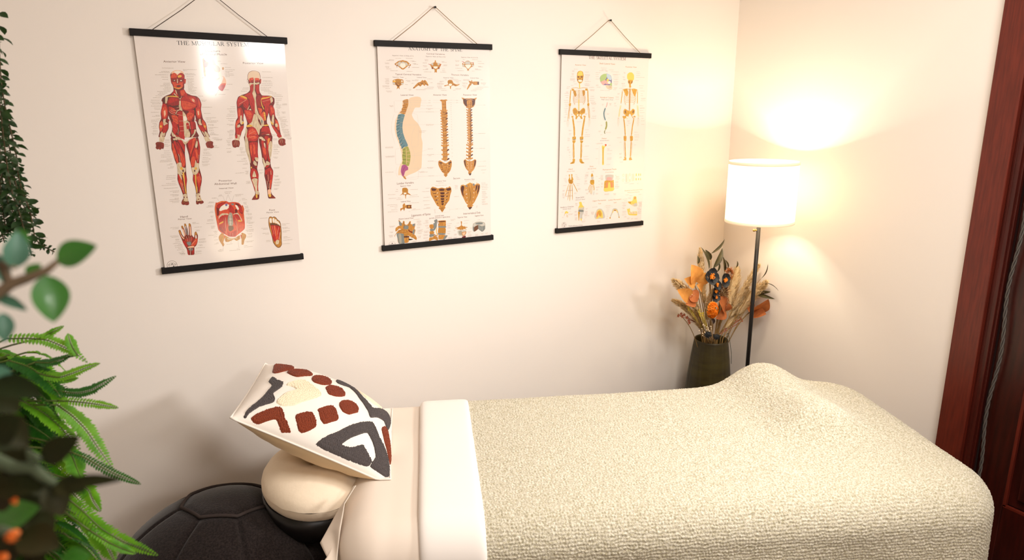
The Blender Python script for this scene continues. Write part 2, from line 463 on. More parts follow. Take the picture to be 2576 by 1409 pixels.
# ------------------------------------------------------------------ wall charts
ART = ["""pD -1310 2360 -1307 2473 -1252 2557 -1177 2598 -1090 2612 -991 2599 -926 2547 -905 2449 -916 2355 -876 2350 -905 2221 -943 2202 -954 2098 -968 2045 -908 1930 -770 1861 -628 1831 -549 1746 -514 1590 -545 1434 -535 1277 -518 1136 -455 1024 -431 897 -422 706 -376 563 -541 567 -620 742 -684 902 -709 1013 -731 1154 -735 1279 -755 1201 -775 1045 -751 903 -746 745 -720 572 -1493 591 -1454 776 -1427 915 -1448 1040 -1482 1179 -1500 1249 -1521 1149 -1511 1056 -1541 855 -1621 717 -1678 596 -1849 600 -1800 768 -1805 907 -1775 1045 -1711 1167 -1709 1305 -1680 1427 -1637 1533 -1618 1655 -1641 1701 -1604 1776 -1489 1852 -1371 1898 -1275 1990 -1264 2081 -1273 2187 -1305 2217 -1336 2322
pT -1274 2489 -1252 2557 -1177 2598 -1090 2612 -991 2599 -926 2547 -912 2479 -957 2524 -1028 2526 -1107 2461 -1170 2528 -1228 2519
pS -1195 2565 -1091 2597 -994 2576 -1027 2538 -1103 2499 -1169 2538
pO -1278 2458 -1228 2519 -1171 2523 -1131 2498 -1116 2446 -1144 2385 -1231 2369 -1289 2360 -1297 2413
pR -1108 2453 -1044 2515 -972 2516 -921 2464 -924 2373 -975 2364 -999 2402 -1087 2386
pY -1102 2438 -1049 2469 -992 2463 -998 2410 -1057 2394 -1100 2393
pC -1294 2375 -923 2380 -933 2251 -971 2144 -1023 2067 -1097 2049 -1210 2059 -1261 2111 -1291 2217
pO -1274 2247 -1172 2264 -1165 2203 -1240 2172
pO -1074 2250 -972 2258 -994 2189 -1067 2181
pH -1272 2323 -1212 2348 -1151 2324 -1185 2276 -1243 2270
pH -1080 2325 -1005 2350 -950 2327 -985 2278 -1057 2272
pS -1224 2311 -1188 2315 -1197 2297 -1222 2296
pW -1131 2347 -1108 2352 -1118 2234 -1144 2234
pO -1251 2195 -1192 2218 -1136 2203 -1077 2219 -993 2205 -985 2144 -1035 2083 -1126 2044 -1207 2081 -1243 2142
pB -1171 2150 -1112 2166 -1042 2151 -1089 2113 -1147 2112
pY -1239 2112 -1179 2082 -1094 2075 -1032 2113 -1026 2098 -1097 2049 -1181 2059 -1242 2089
lB 3 -1253 2301 -1167 2309
lB 3 -1061 2303 -974 2311
pS -1045 2314 -1009 2319 -1000 2296 -1034 2288
pS -1337 2337 -1311 2350 -1311 2292 -1305 2225 -1325 2232
pO -913 2342 -884 2340 -906 2236 -931 2221
pR -1248 2036 -1189 1990 -1149 1838 -1178 1838 -1257 1899 -1303 1868 -1344 1883 -1278 1959
pR -1087 2006 -968 2037 -921 1946 -888 1853 -1005 1838 -1063 1838 -1092 1899
pO -1074 1991 -985 2022 -951 1930 -1002 1869 -1059 1868
pW -1271 1899 -1251 1921 -1154 1792 -1107 1761 -1047 1853 -1066 1807 -1111 1730 -1142 1776
pY -1463 1837 -1319 1850 -1179 1830 -1146 1799 -1323 1815 -1451 1814
pW -1212 2036 -1189 1990 -1180 1883 -1199 1899 -1220 1990
pB -1606 1761 -1537 1807 -1519 1776 -1548 1655 -1602 1670
pW -1514 1822 -1449 1830 -1425 1799 -1479 1700 -1502 1624 -1545 1617 -1536 1716
pB -1445 1807 -1409 1810 -1438 1746 -1470 1716
pC -1410 1799 -1239 1807 -1143 1761 -1138 1684 -1155 1592 -1268 1547 -1383 1540 -1478 1586 -1495 1624 -1466 1685
pR -1385 1776 -1242 1776 -1156 1715 -1222 1700 -1374 1624 -1458 1632 -1436 1700
pB -1436 1578 -1356 1532 -1239 1554 -1161 1546 -1186 1516 -1330 1509 -1414 1524
pR -1097 1730 -1007 1823 -830 1854 -674 1808 -627 1699 -650 1559 -726 1466 -849 1413 -982 1398 -1079 1438 -1108 1561
pO -1080 1684 -964 1684 -712 1591 -688 1544 -845 1452 -993 1429 -1074 1484
pO -864 1807 -736 1777 -673 1684 -694 1622 -790 1684
pT -781 1761 -712 1730 -706 1653 -761 1684
lD 4 -1098 1654 -942 1622 -688 1544
lD 4 -1078 1700 -905 1699 -655 1575
lD 4 -1067 1546 -924 1530 -736 1513
lD 6 -918 1838 -781 1761 -654 1590
pW -1145 1684 -1100 1700 -1110 1546 -1082 1407 -1113 1392 -1160 1485
pR -623 1808 -558 1730 -528 1590 -558 1450 -625 1450 -650 1559 -622 1684
pO -593 1746 -555 1621 -575 1497 -604 1575
lD 6 -624 1792 -610 1652 -638 1528
pR -1625 1594 -1534 1594 -1491 1471 -1505 1287 -1571 1150 -1644 1135 -1697 1228 -1686 1381
pO -1624 1487 -1555 1533 -1518 1425 -1544 1257 -1612 1165 -1665 1258 -1657 1381
pT -1615 1380 -1569 1411 -1569 1288 -1618 1212
lD 7 -1606 1579 -1578 1456
lD 7 -1495 1563 -1495 1379 -1536 1211
pW -1651 1135 -1585 1150 -1603 1058 -1545 1010 -1612 919 -1665 951 -1669 1043
pR -695 1482 -577 1481 -552 1371 -560 1230 -599 1137 -672 1153 -710 1279
pO -672 1419 -595 1450 -572 1325 -611 1168 -659 1200 -684 1310
pT -655 1372 -617 1388 -614 1278 -647 1247
pB -750 1451 -702 1482 -710 1279 -750 1248
pW -638 1121 -592 1137 -589 1026 -568 947 -635 948 -665 1012
pR -1457 1517 -1359 1501 -1288 1378 -1312 1285 -1411 1302 -1471 1394
pO -1418 1486 -1320 1470 -1259 1377 -1302 1378
lW 9 -1441 1410 -1362 1355 -1278 1331
lW 9 -1473 1379 -1409 1317 -1313 1278
lW 7 -1409 1440 -1329 1393 -1227 1408
lW 7 -1247 1485 -1159 1500 -1135 1454
pW -1173 1562 -1112 1531 -1097 1407 -1169 1407 -1230 1377 -1284 1285 -1296 1301 -1227 1408 -1166 1438
pR -1269 1285 -1202 1369 -1086 1376 -1094 1236 -1209 1246
pR -1231 1238 -1093 1244 -1104 1089 -1227 1091
pR -1230 1060 -1099 1065 -1107 925 -1231 920
pR -1227 896 -1102 909 -1116 784 -1226 779
pR -1250 756 -1111 761 -1117 582 -1248 585 -1277 647
lW 7 -1269 1285 -1185 1268 -1093 1244
lT 7 -1228 1080 -1097 1081
lT 7 -1232 912 -1108 922
lT 8 -1227 771 -1110 776
lW 7 -1287 944 -1268 788 -1297 663
pO -1417 1248 -1273 1254 -1240 1161 -1252 990 -1332 991 -1391 1101
pR -1409 1070 -1288 991 -1279 819 -1365 696 -1428 775
lD 7 -1420 1225 -1339 1177 -1229 1130
lD 7 -1429 1148 -1321 1084 -1242 1021
lO 12 -1428 900 -1324 804 -1306 710
pW -1087 1368 -1046 1345 -998 1251 -979 1095 -922 1016 -974 813 -942 702 -970 578 -1109 582 -1112 753 -1100 987
pS -1074 1221 -1002 1220 -976 1126 -1032 1080 -1088 1096
pR -1026 1002 -951 1016 -941 844 -1016 829
lT 8 -1024 924 -953 933
pC -917 1063 -758 1037 -756 856 -915 812
pR -876 1039 -817 1038 -824 841 -883 835
lW 8 -928 1032 -921 828
pO -980 1282 -821 1405 -747 1404 -759 1295 -884 1094 -957 1095
pR -939 1390 -762 1404 -768 1217 -857 1078 -886 1078 -776 1280
lD 6 -975 1328 -842 1343
lD 6 -960 1204 -805 1280
lD 6 -928 1094 -802 1171
lD 6 -871 1078 -780 1108
pR -902 796 -814 794 -839 700 -902 670
pW -1464 776 -1421 713 -1344 633 -1378 588 -1435 590 -1471 652
pW -798 809 -755 793 -797 683 -882 576 -926 577 -841 684
lG 4 -1446 745 -1360 618
lG 5 -788 762 -863 621
pR -1409 822 -1367 680 -1288 616 -1284 586 -1320 587 -1421 713
pO -1762 1029 -1699 1090 -1674 997 -1703 874 -1774 752 -1795 876
pY -1772 952 -1722 952 -1721 898 -1772 891
pR -1667 935 -1546 995 -1555 856 -1632 749 -1709 704 -1730 766
pW -1737 766 -1709 704 -1749 598 -1813 599 -1795 690
pW -1709 704 -1648 733 -1673 641 -1714 597
pC -1530 1134 -1494 1141 -1486 1087 -1531 1064
pO -542 1120 -478 1025 -446 898 -460 771 -511 851 -557 979
pY -517 930 -465 930 -465 866 -509 867
pR -679 949 -577 931 -501 803 -496 708 -596 758 -658 870
pW -506 756 -438 691 -392 564 -467 565 -515 677
pW -596 758 -541 709 -496 566 -536 613
pC -742 1115 -697 1122 -711 1060 -740 1068
pD -1500 591 -1262 585 -1162 441 -1128 416 -1047 422 -919 513 -735 572 -711 444 -695 252 -725 45 -776 -227 -794 -388 -772 -535 -752 -699 -766 -829 -804 -974 -859 -1201 -866 -1332 -831 -1434 -783 -1487 -789 -1536 -874 -1555 -924 -1527 -952 -1575 -1003 -1554 -1005 -1472 -974 -1358 -990 -1291 -971 -1194 -980 -997 -1024 -782 -995 -589 -1024 -442 -1024 -313 -1048 -119 -1048 9 -1069 153 -1092 281 -1096 376 -1118 377 -1136 250 -1163 61 -1167 -131 -1175 -306 -1190 -466 -1193 -627 -1191 -773 -1229 -950 -1246 -1177 -1237 -1292 -1235 -1407 -1213 -1507 -1245 -1570 -1297 -1567 -1356 -1554 -1414 -1542 -1438 -1491 -1416 -1427 -1361 -1333 -1368 -1202 -1401 -1037 -1447 -856 -1466 -726 -1444 -567 -1420 -423 -1427 -295 -1473 -118 -1496 57 -1527 232 -1512 420
pW -1392 589 -1262 585 -1160 457 -1090 431 -930 545 -823 574 -922 482 -1048 406 -1098 360 -1116 329 -1167 394 -1274 476
pR -1262 585 -1117 582 -1135 488 -1153 520 -1209 537
pB -1460 496 -1361 478 -1339 415 -1455 418 -1473 450
pW -1455 543 -1352 556 -1331 493 -1387 502 -1432 488
pO -1494 388 -1459 387 -1433 228 -1388 -10 -1375 -218 -1426 -216 -1466 -55 -1502 136
pR -1451 449 -1392 463 -1330 241 -1257 112 -1321 66 -1379 69 -1417 244
pR -1365 447 -1289 350 -1226 127 -1174 -34 -1176 -210 -1214 -353 -1280 -350 -1304 -173 -1321 66 -1337 304
pO -1298 271 -1246 80 -1200 -97 -1207 -289 -1263 -335 -1293 -205 -1310 34
pR -1316 493 -1215 490 -1167 394 -1146 251 -1162 108 -1192 173 -1260 349
lW 14 -1350 67 -1333 -44 -1329 -204
lB 6 -1381 53 -1353 -91 -1353 -219
lD 8 -1457 402 -1395 180 -1348 -171
lD 8 -1341 399 -1268 144 -1220 -81
lD 6 -1247 333 -1182 125 -1169 -19
pW -1429 -247 -1351 -203 -1295 -221 -1293 -333 -1225 -384 -1194 -370 -1208 -498 -1272 -543 -1329 -524 -1281 -623 -1336 -588 -1391 -553 -1424 -455
pY -1347 -363 -1294 -349 -1274 -430 -1320 -444 -1353 -411
pB -1298 -445 -1259 -431 -1259 -495 -1290 -510
lG 5 -1402 -392 -1358 -523 -1340 -620
pR -981 483 -825 559 -786 510 -851 321 -968 70 -1018 -56 -1028 56 -1035 263 -1050 390
pO -893 481 -812 542 -864 337 -982 70 -1012 71 -947 260
pR -875 242 -801 240 -765 14 -791 -226 -823 -241 -855 -127 -921 -318 -987 -379 -1021 -281 -982 -58
pO -982 -58 -904 -29 -887 -142 -936 -317 -1000 -362 -1025 -249
pO -854 162 -778 175 -781 -66 -837 -96
pR -747 525 -715 413 -707 205 -748 -35 -764 94 -746 334
pW -793 447 -750 429 -773 287 -817 224 -840 289
lW 9 -809 574 -778 446
lD 8 -838 305 -935 100 -1000 -89
lD 6 -801 240 -780 15 -803 -194
lW 6 -818 -193 -758 14
pW -872 -142 -853 -240 -787 -259 -808 -452 -860 -579 -923 -609 -982 -606 -1020 -474 -1017 -378 -941 -365
pY -928 -382 -868 -384 -883 -449 -927 -446
pB -951 -461 -918 -455 -928 -519 -954 -510
pW -1429 -439 -1385 -505 -1340 -620 -1341 -765 -1381 -731 -1409 -584 -1435 -551
pR -1440 -599 -1398 -617 -1336 -846 -1313 -1042 -1315 -1189 -1357 -1170 -1396 -989 -1449 -808
pO -1405 -681 -1341 -765 -1315 -928 -1346 -943 -1394 -843
pR -1248 -592 -1205 -675 -1197 -773 -1236 -949 -1269 -1045 -1269 -850 -1273 -688
pY -1283 -510 -1252 -560 -1266 -818 -1258 -1078 -1256 -1192 -1285 -1191 -1291 -978 -1294 -735 -1310 -621
lW 8 -1365 -845 -1326 -1025 -1322 -1188
lW 6 -1394 -843 -1348 -1089
pR -999 -621 -956 -639 -958 -867 -955 -1113 -978 -980 -1011 -799
pR -911 -642 -826 -549 -767 -698 -781 -828 -830 -1005 -887 -1183 -894 -1034 -906 -870
pO -892 -675 -823 -662 -800 -794 -865 -905 -895 -838
pY -947 -624 -910 -626 -928 -869 -928 -1098 -951 -1212 -963 -1161 -960 -949
lW 8 -920 -1000 -921 -1213
lW 8 -812 -974 -883 -1216
lW 6 -815 -582 -792 -795
pW -1360 -1218 -1257 -1209 -1236 -1308 -1231 -1440 -1285 -1453 -1357 -1431 -1361 -1333
pW -975 -1226 -868 -1217 -858 -1333 -825 -1451 -895 -1463 -985 -1457 -980 -1341
pD -1357 -1300 -1326 -1286 -1324 -1335 -1353 -1333
pD -1268 -1306 -1245 -1299 -1250 -1340 -1272 -1339
pD -891 -1289 -864 -1291 -873 -1332 -895 -1327
pD -939 -1385 -909 -1387 -921 -1428 -939 -1427
pH -1436 -1475 -1389 -1454 -1347 -1481 -1320 -1499 -1258 -1479 -1216 -1507 -1229 -1555 -1298 -1575 -1332 -1548 -1386 -1560 -1428 -1533
pH -1004 -1496 -958 -1483 -931 -1518 -835 -1475 -784 -1495 -789 -1536 -868 -1564 -918 -1536 -952 -1575 -1003 -1554
lY 6 -1368 -1398 -1392 -1478
lY 6 -1324 -1401 -1341 -1490
lY 6 -1279 -1404 -1265 -1479
lY 6 -935 -1410 -967 -1499
lY 6 -873 -1398 -851 -1482
pW -1820 599 -1678 596 -1732 441 -1795 451 -1845 452
pH -1955 417 -1894 454 -1796 443 -1729 410 -1728 316 -1764 231 -1798 248 -1852 208 -1892 236 -1929 221 -1970 269 -1950 339
lD 6 -1874 383 -1892 290
lD 6 -1818 382 -1829 288
lD 6 -1770 365 -1786 287
lW 4 -1778 598 -1808 459
pW -556 568 -422 564 -360 435 -437 421 -504 423
pH -517 375 -451 429 -345 434 -295 401 -311 321 -287 263 -306 224 -369 206 -428 220 -487 230 -516 311
lD 6 -457 373 -461 261
lD 6 -397 371 -402 251
x -1506 2672 310 1
x -1546 2571 239 1
x -1606 2536 295 1
x -1725 2467 364 1
x -1566 2402 183 1
x -1538 2335 154 1
x -1524 2222 177 1
x -1535 2182 197 1
x -1625 2139 282 1
x -1510 2094 184 1
x -1557 2056 212 1
x -1541 2014 198 1
x -1725 1973 359 1
x -1670 1928 232 1
x -1717 1887 197 1
x -1785 1844 182 1
x -1862 1788 210 1
x -1926 1716 252 1
x -1947 1656 279 1
x -1911 1607 252 1
x -1947 1542 280 1
x -1870 1481 182 1
x -1862 1436 168 1
x -1970 1353 224 1
x -1855 1260 113 1
x -1956 1231 210 1
x -1860 1156 119 1
x -1998 1117 253 1
x -2004 1064 210 1
x -1969 1009 126 1
x -1946 968 112 1
x -2015 918 183 1
x -1985 872 140 1
x -1979 810 127 1
x -1984 769 127 1
x -2025 719 183 1
x -2001 680 140 1
x -930 2637 391 1
x -934 2600 115 1
x -886 2517 275 1
x -876 2480 290 1
x -853 2427 203 1
x -845 2366 188 1
x -849 2328 188 1
x -840 2282 189 1
x -837 2244 131 1
x -849 2201 189 1
x -839 2163 131 1
x -843 2127 160 1
x -847 2087 262 1
x -844 2050 102 1
x -848 2018 234 1
x -844 1981 189 1
x -807 1927 175 1
x -575 1839 147 1
x -501 1711 149 1
x -490 1676 104 1
x -502 1496 298 1
x -470 1305 194 1
x -433 1166 300 1
x -429 1127 149 1
x -421 1068 361 1
x -417 1028 300 1
x -402 960 180 1
x -399 924 181 1
x -390 862 286 1
x -402 822 165 1
x -393 761 150 1
x -332 696 90 1
x -367 657 181 1
x -415 626 302 1
x -1681 510 135 2
x -1697 433 150 1
x -1712 371 86 1
x -1701 339 157 2
x -1749 173 157 1
x -1757 109 179 1
x -1850 46 279 1
x -1850 -17 286 1
x -1707 -80 158 1
x -1884 -125 329 1
x -1903 -164 343 1
x -1638 -230 87 1
x -1714 -267 158 1
x -1628 -331 101 1
x -1697 -363 159 1
x -1768 -606 260 1
x -1782 -658 275 1
x -1788 -709 275 1
x -1644 -784 116 1
x -1804 -849 275 1
x -1940 -901 434 1
x -1894 -999 406 1
x -1731 -1098 262 1
x -1648 -1135 175 1
x -1730 -1214 248 1
x -1668 -1251 175 1
x -1619 -1332 132 1
x -1777 -1367 292 1
x -1775 -1419 291 1
x -1699 -1457 204 1
x -605 185 211 1
x -601 150 90 1
x -622 89 165 1
x -619 49 195 1
x -648 -9 256 1
x -655 -78 165 1
x -669 -131 256 1
x -690 -195 225 1
x -687 -231 181 1
x -694 -295 219 1
x -690 -336 165 1
x -305 529 182 1
x -271 488 258 2
x -285 280 106 1
x -275 231 137 1
pD 946 2381 957 2491 999 2579 1082 2627 1161 2636 1254 2625 1328 2576 1347 2481 1338 2378 1369 2370 1344 2242 1303 2218 1281 2098 1281 1986 1342 1866 1501 1858 1628 1842 1726 1769 1717 1614 1671 1517 1702 1402 1708 1189 1770 1056 1804 890 1820 690 1845 507 1755 510 1643 727 1560 894 1534 1059 1511 1256 1498 1289 1434 1110 1422 979 1476 863 1509 680 1510 516 711 536 738 730 767 875 802 989 771 1167 729 1297 696 1120 697 958 676 828 601 700 539 540 383 544 408 720 420 914 466 1074 525 1170 526 1363 533 1522 538 1650 600 1809 715 1872 875 1928 977 2016 991 2160 966 2231 931 2270 920 2362
pX 957 2381 968 2491 1006 2571 1081 2616 1160 2629 1253 2619 1319 2568 1335 2481 1329 2386 1290 2337 1168 2384 992 2334
pO 1006 2397 1125 2423 1123 2320 1112 2280 1033 2271 990 2318
pC 1030 2326 1118 2343 1112 2285 1037 2279
pO 1178 2407 1296 2401 1304 2322 1286 2290 1175 2288
pC 1182 2328 1282 2340 1278 2297 1185 2292
pW 1139 2399 1173 2399 1164 2256 1284 2274 1305 2242 1214 2201 1160 2209 1136 2033 1146 1969 1168 1873 1144 1777 1141 1584 1152 1357 1141 1065 1084 1131 1088 1261 1073 1358 1095 1681 1069 1825 1047 1921 1089 2033 1113 2208 1058 2208 989 2144 974 2223 1016 2255 1117 2248
pR 1007 2160 1058 2208 1104 2192 1081 2033 1040 1937 989 1969
pR 1173 2177 1278 2210 1270 2034 1285 1938 1219 1905 1177 1969 1164 2081
lD 8 1214 2193 1210 2066 1253 1938
lO 8 1245 2194 1240 2050
pS 924 2357 945 2365 959 2318 960 2247 945 2246
pO 1342 2354 1364 2354 1346 2258 1326 2250
pR 1034 1953 1069 1825 1095 1681 1079 1423 1058 1277 984 1423 940 1617 906 1761 791 1857 939 1937
pC 1186 1889 1308 1841 1318 1777 1293 1680 1310 1518 1212 1487 1167 1519 1147 1648
lD 6 837 1857 974 1649 1049 1439
pO 631 1809 755 1809 858 1745 805 1681 654 1570 568 1554 565 1681
pR 612 1777 824 1713 687 1585 569 1490 551 1618
pY 650 1840 744 1856 862 1793 874 1745 813 1761 708 1809
lT 8 609 1586 856 1729
pR 737 1617 889 1745 911 1649 877 1456 827 1424 743 1521
lD 8 771 1649 896 1488
lD 8 733 1585 846 1456
pW 934 1552 874 1424 841 1408 907 1520
pW 889 1408 954 1440 966 1391 918 1384
pR 747 1401 966 1391 1042 1277 1011 1115 945 1003 879 971 820 1021 781 1183
pO 774 1360 900 1359 969 1262 924 1117 847 1134
lD 5 767 1280 995 1197
lD 5 789 1183 986 1100
pR 1340 1849 1499 1842 1609 1809 1610 1647 1521 1550 1374 1518 1325 1680
pY 1318 1777 1464 1801 1628 1842 1642 1826 1493 1769 1330 1737 1309 1680 1329 1551 1373 1421 1349 1421 1310 1518 1293 1648
pW 1590 1777 1657 1809 1670 1680 1607 1615 1597 1680
pD 1607 1615 1694 1679 1701 1582 1639 1517
lT 6 1339 1664 1585 1728
lD 8 1348 1583 1562 1647
pR 1406 1518 1539 1566 1504 1354 1441 1192 1394 1388
pR 1552 1533 1649 1533 1701 1386 1693 1205 1654 1222 1616 1255 1570 1190 1533 1322
pO 1578 1468 1659 1468 1670 1320 1609 1272
lD 8 1633 1533 1641 1353
pW 1150 1422 1191 1260 1320 1095 1318 898 1235 867 1186 1032 1153 1195
pO 1179 1471 1303 1437 1294 1340 1223 1259 1198 1341
pO 1221 1243 1359 1356 1399 1257 1400 1094 1331 1046 1278 1161
pY 1340 1323 1395 1306 1389 1061 1360 1094 1345 1193
lR 8 1252 1226 1383 1258
lR 8 1278 1161 1392 1184
pW 1032 1261 1109 1228 1154 1032 1236 883 1248 834 1178 770 1151 655 1128 573 1086 640 1022 805 933 872 868 857 861 955 946 1019
pD 1193 1113 1238 900 1193 933 1170 1032
pG 1238 1080 1291 1046 1257 932
pY 778 908 876 939 966 888 868 857 774 859
pY 1319 915 1450 929 1454 888 1317 882
pR 832 809 964 864 1052 788 1102 640 1100 526 751 535 772 680
pO 824 728 958 807 1044 707 1048 575 840 564
lT 5 798 614 1014 724
lT 5 823 548 1069 624
pR 1246 818 1381 881 1486 796 1498 647 1423 632 1332 701 1218 686
pC 1231 653 1363 683 1504 631 1502 516 1204 524
pW 1356 601 1454 615 1478 517 1365 520
pW 747 827 781 778 761 647 719 536 695 536
pR 549 1442 660 1474 701 1329 673 1120 618 1040 559 1073 529 1234
pO 567 1394 625 1426 614 1233 556 1202
pW 603 1201 653 1233 653 1072 695 1023 625 943 583 992
lD 8 657 1442 668 1233
pO 462 1026 547 1105 586 1024 500 945 455 800 432 882
pW 489 913 562 944 583 830 533 799 489 832
pR 426 817 522 848 668 910 659 813 584 684 543 587 434 590
lO 11 503 816 469 622
lO 11 598 830 532 636
lD 6 550 815 506 605
pY 647 1007 697 1039 690 974 633 943
pW 1613 1222 1663 1238 1654 1041 1617 893 1566 960
pY 1539 1059 1570 1009 1629 942 1602 910 1550 960
pO 1691 1090 1767 1023 1803 873 1790 724 1730 792 1694 941
pW 1678 942 1745 957 1761 857 1686 842
pR 1560 894 1669 843 1756 708 1813 607 1807 540 1728 575 1628 744
lO 11 1606 860 1692 726 1747 608
lD 7 1669 843 1739 708 1792 557
pD 702 600 1516 581 1534 414 1524 214 1457 -86 1415 -286 1424 -456 1478 -594 1466 -730 1423 -933 1369 -1170 1351 -1289 1375 -1394 1480 -1522 1362 -1531 1248 -1515 1231 -1333 1230 -1161 1211 -921 1185 -750 1209 -581 1205 -446 1168 -310 1162 -108 1150 109 1121 326 1112 491 1101 492 1070 261 1043 29 1042 -154 1012 -337 972 -503 1002 -707 979 -875 952 -1077 944 -1247 967 -1316 945 -1503 868 -1541 707 -1530 779 -1450 840 -1326 839 -1155 789 -1000 741 -828 730 -693 760 -543 766 -393 758 -226 731 -92 686 108 678 355
pW 702 600 749 599 774 369 771 171 789 -61 797 -228 772 -327 729 -109 678 108 675 355
lG 5 716 502 708 173 759 -126
pW 1450 383 1521 364 1523 197 1465 -86 1413 -219 1395 -50 1383 185
lG 5 1460 316 1472 81 1416 -185
pR 749 599 1105 590 1085 459 984 396 825 400 768 467
pO 794 581 1031 559 1056 493 893 448
lT 5 771 500 999 560
pR 803 335 949 364 1059 344 1039 96 1030 -137 934 -133 874 -264 834 -179 808 54
pO 812 269 876 267 868 19 829 -63 805 104
pO 917 282 987 264 963 -1 912 -32
lD 8 890 333 869 -64 826 -262
lD 8 1003 346 975 48
pW 934 -133 1037 -154 1018 -270 955 -251
pD 791 -294 856 -280 894 -399 807 -462
pW 893 -232 967 -301 974 -402 910 -399 868 -331
pC 906 -433 980 -419 964 -503
pY 768 -460 811 -429 804 -495
pR 768 -544 854 -481 944 -552 997 -706 974 -840 872 -801 787 -847 747 -761
pW 870 -565 923 -770 795 -764
lG 5 875 -599 869 -750
pW 770 -863 855 -817 956 -856 928 -1075 907 -1210 903 -1347 854 -1344 841 -1138 791 -983
pR 741 -828 770 -863 839 -1155 836 -1274 799 -1068
pR 946 -907 982 -875 950 -1094 936 -1246 912 -1211
pW 912 -1245 957 -1282 950 -1367 901 -1364
pY 845 -1360 901 -1364 893 -1483 850 -1480
pH 791 -1408 843 -1377 842 -1479 940 -1469 936 -1511 869 -1536 715 -1531
pW 1123 524 1205 539 1265 487 1322 403 1208 398 1197 456 1135 474
pR 1193 407 1272 388 1285 171 1327 -81 1296 -248 1237 -178 1200 -43 1189 191
pO 1220 173 1299 154 1317 -14 1262 -79 1221 6
pW 1259 338 1305 304 1299 154 1265 222
pR 1351 369 1402 218 1368 18 1407 -286 1361 -251 1326 86
pO 1348 518 1442 483 1494 515 1466 382 1373 252 1369 385
pY 1426 483 1457 466 1413 334 1387 318
pR 1319 552 1431 533 1426 483 1309 437
pW 1166 -159 1204 -177 1254 -347 1294 -265 1372 -302 1401 -353 1362 -419 1282 -399 1210 -480
pR 1263 -432 1363 -402 1343 -452 1257 -499
pR 1217 -582 1372 -487 1447 -576 1472 -662 1439 -848 1390 -1033 1342 -1202 1309 -1200 1357 -844 1363 -589 1273 -686 1221 -718
pC 1274 -669 1363 -589 1333 -842 1280 -976
pO 1333 -928 1402 -897 1359 -1100 1309 -1200
lW 13 1404 -591 1400 -727
lW 8 1302 -722 1297 -960
lW 8 1251 -923 1278 -1181
lW 10 1326 -1013 1307 -1217
pT 1249 -1231 1348 -1220 1346 -1340 1324 -1408 1243 -1385
pY 1259 -1386 1327 -1373 1345 -1444 1300 -1484 1261 -1455
pH 1353 -1358 1403 -1447 1479 -1530 1362 -1531 1264 -1516 1334 -1477
pW 397 607 545 604 496 426 433 419 375 462
pR 397 607 467 606 450 508 395 510
lO 10 514 605 479 491
pH 280 415 343 454 496 426 510 327 469 222 406 224 357 201 290 228 271 318
lT 5 387 429 326 284
lT 5 418 420 387 266
lT 5 449 419 449 264
pR 1695 576 1843 573 1852 489 1769 474
pW 1734 459 1855 522 1867 472 1781 424
pH 1732 392 1799 449 1899 463 1962 419 1954 318 1968 259 1913 235 1862 217 1781 231 1736 291
lT 5 1831 439 1788 323
lT 5 1864 438 1863 321
x 1409 2609 287 1
x 1409 2431 319 1
x 1408 2331 255 1
x 1412 2291 280 1
x 1383 2231 327 1
x 1339 2178 359 1
x 1325 2114 327 1
x 1320 2066 271 1
x 1340 2023 272 1
x 1416 1986 289 1
x 1555 1934 258 1
x 1663 1882 292 1
x 1707 1829 300 1
x 1749 1761 220 1
x 1761 1704 187 1
x 1755 1644 98 3
x 1756 1557 179 1
x 1752 1516 147 1
x 1749 1475 163 2
x 1766 1393 65 2
x 1760 1320 98 4
x 1971 1589 147 2
x 1915 1326 132 2
x 783 2095 171 1
x 755 2055 195 1
x 711 1991 178 1
x 332 1504 138 1
x 233 1440 246 1
x 280 1376 200 1
x 307 1336 169 1
x 216 1270 246 1
x 188 1214 284 1
x 180 1138 284 1
x 235 1078 169 1
x 285 1040 108 1
x 177 958 208 1
x 243 922 138 1
x 243 769 123 1
x 170 734 193 2
x 216 652 131 2
x 1795 1163 246 1
x 1783 1122 148 1
x 1837 1080 238 1
x 1850 1042 197 1
x 1863 1005 231 1
x 1859 955 165 1
x 1856 919 181 1
x 1869 877 231 1
x 1866 839 131 2
x 1875 756 231 2
x 1901 680 224 2
x 1928 604 199 2
x 1549 588 114 2
x 202 588 123 1
x 212 539 108 1
x 146 500 155 1
x 110 444 139 1
x 113 396 123 2
x 128 314 100 2
x 84 185 139 1
x 90 92 139 2
x 489 189 125 1
x 488 148 94 2
x 508 65 158 2
x 380 -41 275 1
x 575 -144 87 1
x 509 -175 150 1
x 368 -243 315 1
x 615 -307 87 1
x 540 -345 166 1
x 512 -473 134 1
x 589 -572 104 4
x 284 -621 268 1
x 581 -912 135 3
x 1554 455 147 2
x 1561 254 147 1
x 1565 212 180 1
x 1554 174 205 1
x 1549 121 147 2
x 1541 29 197 1
x 1535 -38 156 1
x 1525 -151 156 2
x 1511 -494 182 2
x 1495 -771 149 2
x 1485 -885 182 2
x 1460 -986 248 2
x 1444 -1079 198 2
x 1458 -1201 140 2
x 1008 -555 162 1
x 1033 -641 129 2
x 1999 468 183 2
x 1924 554 215 2
tK serif -1017 3364 1083 3381 116 THE MUSCULAR SYSTEM
tE b -1452 2833 -840 2841 64 Anterior View
tE b 849 2837 1480 2844 67 Posterior View
tE b -241 3173 206 3187 65 Structure
tE b -385 3069 394 3091 65 of Skeletal Muscle
tE b -249 -872 153 -881 58 Posterior
tE b -400 -973 280 -986 64 Abdominal Wall
tE b -265 -1116 175 -1117 45 Internal View
tE B -1522 -1970 -1304 -1968 64 Hand
tE b -1593 -2035 -1195 -2035 45 Palmar View
tE b 1238 -1952 1423 -1953 61 Foot
tE b 1142 -2020 1547 -2023 40 Plantar View
tK B -1711 -3591 -999 -3605 52 TheArtofScience.Online
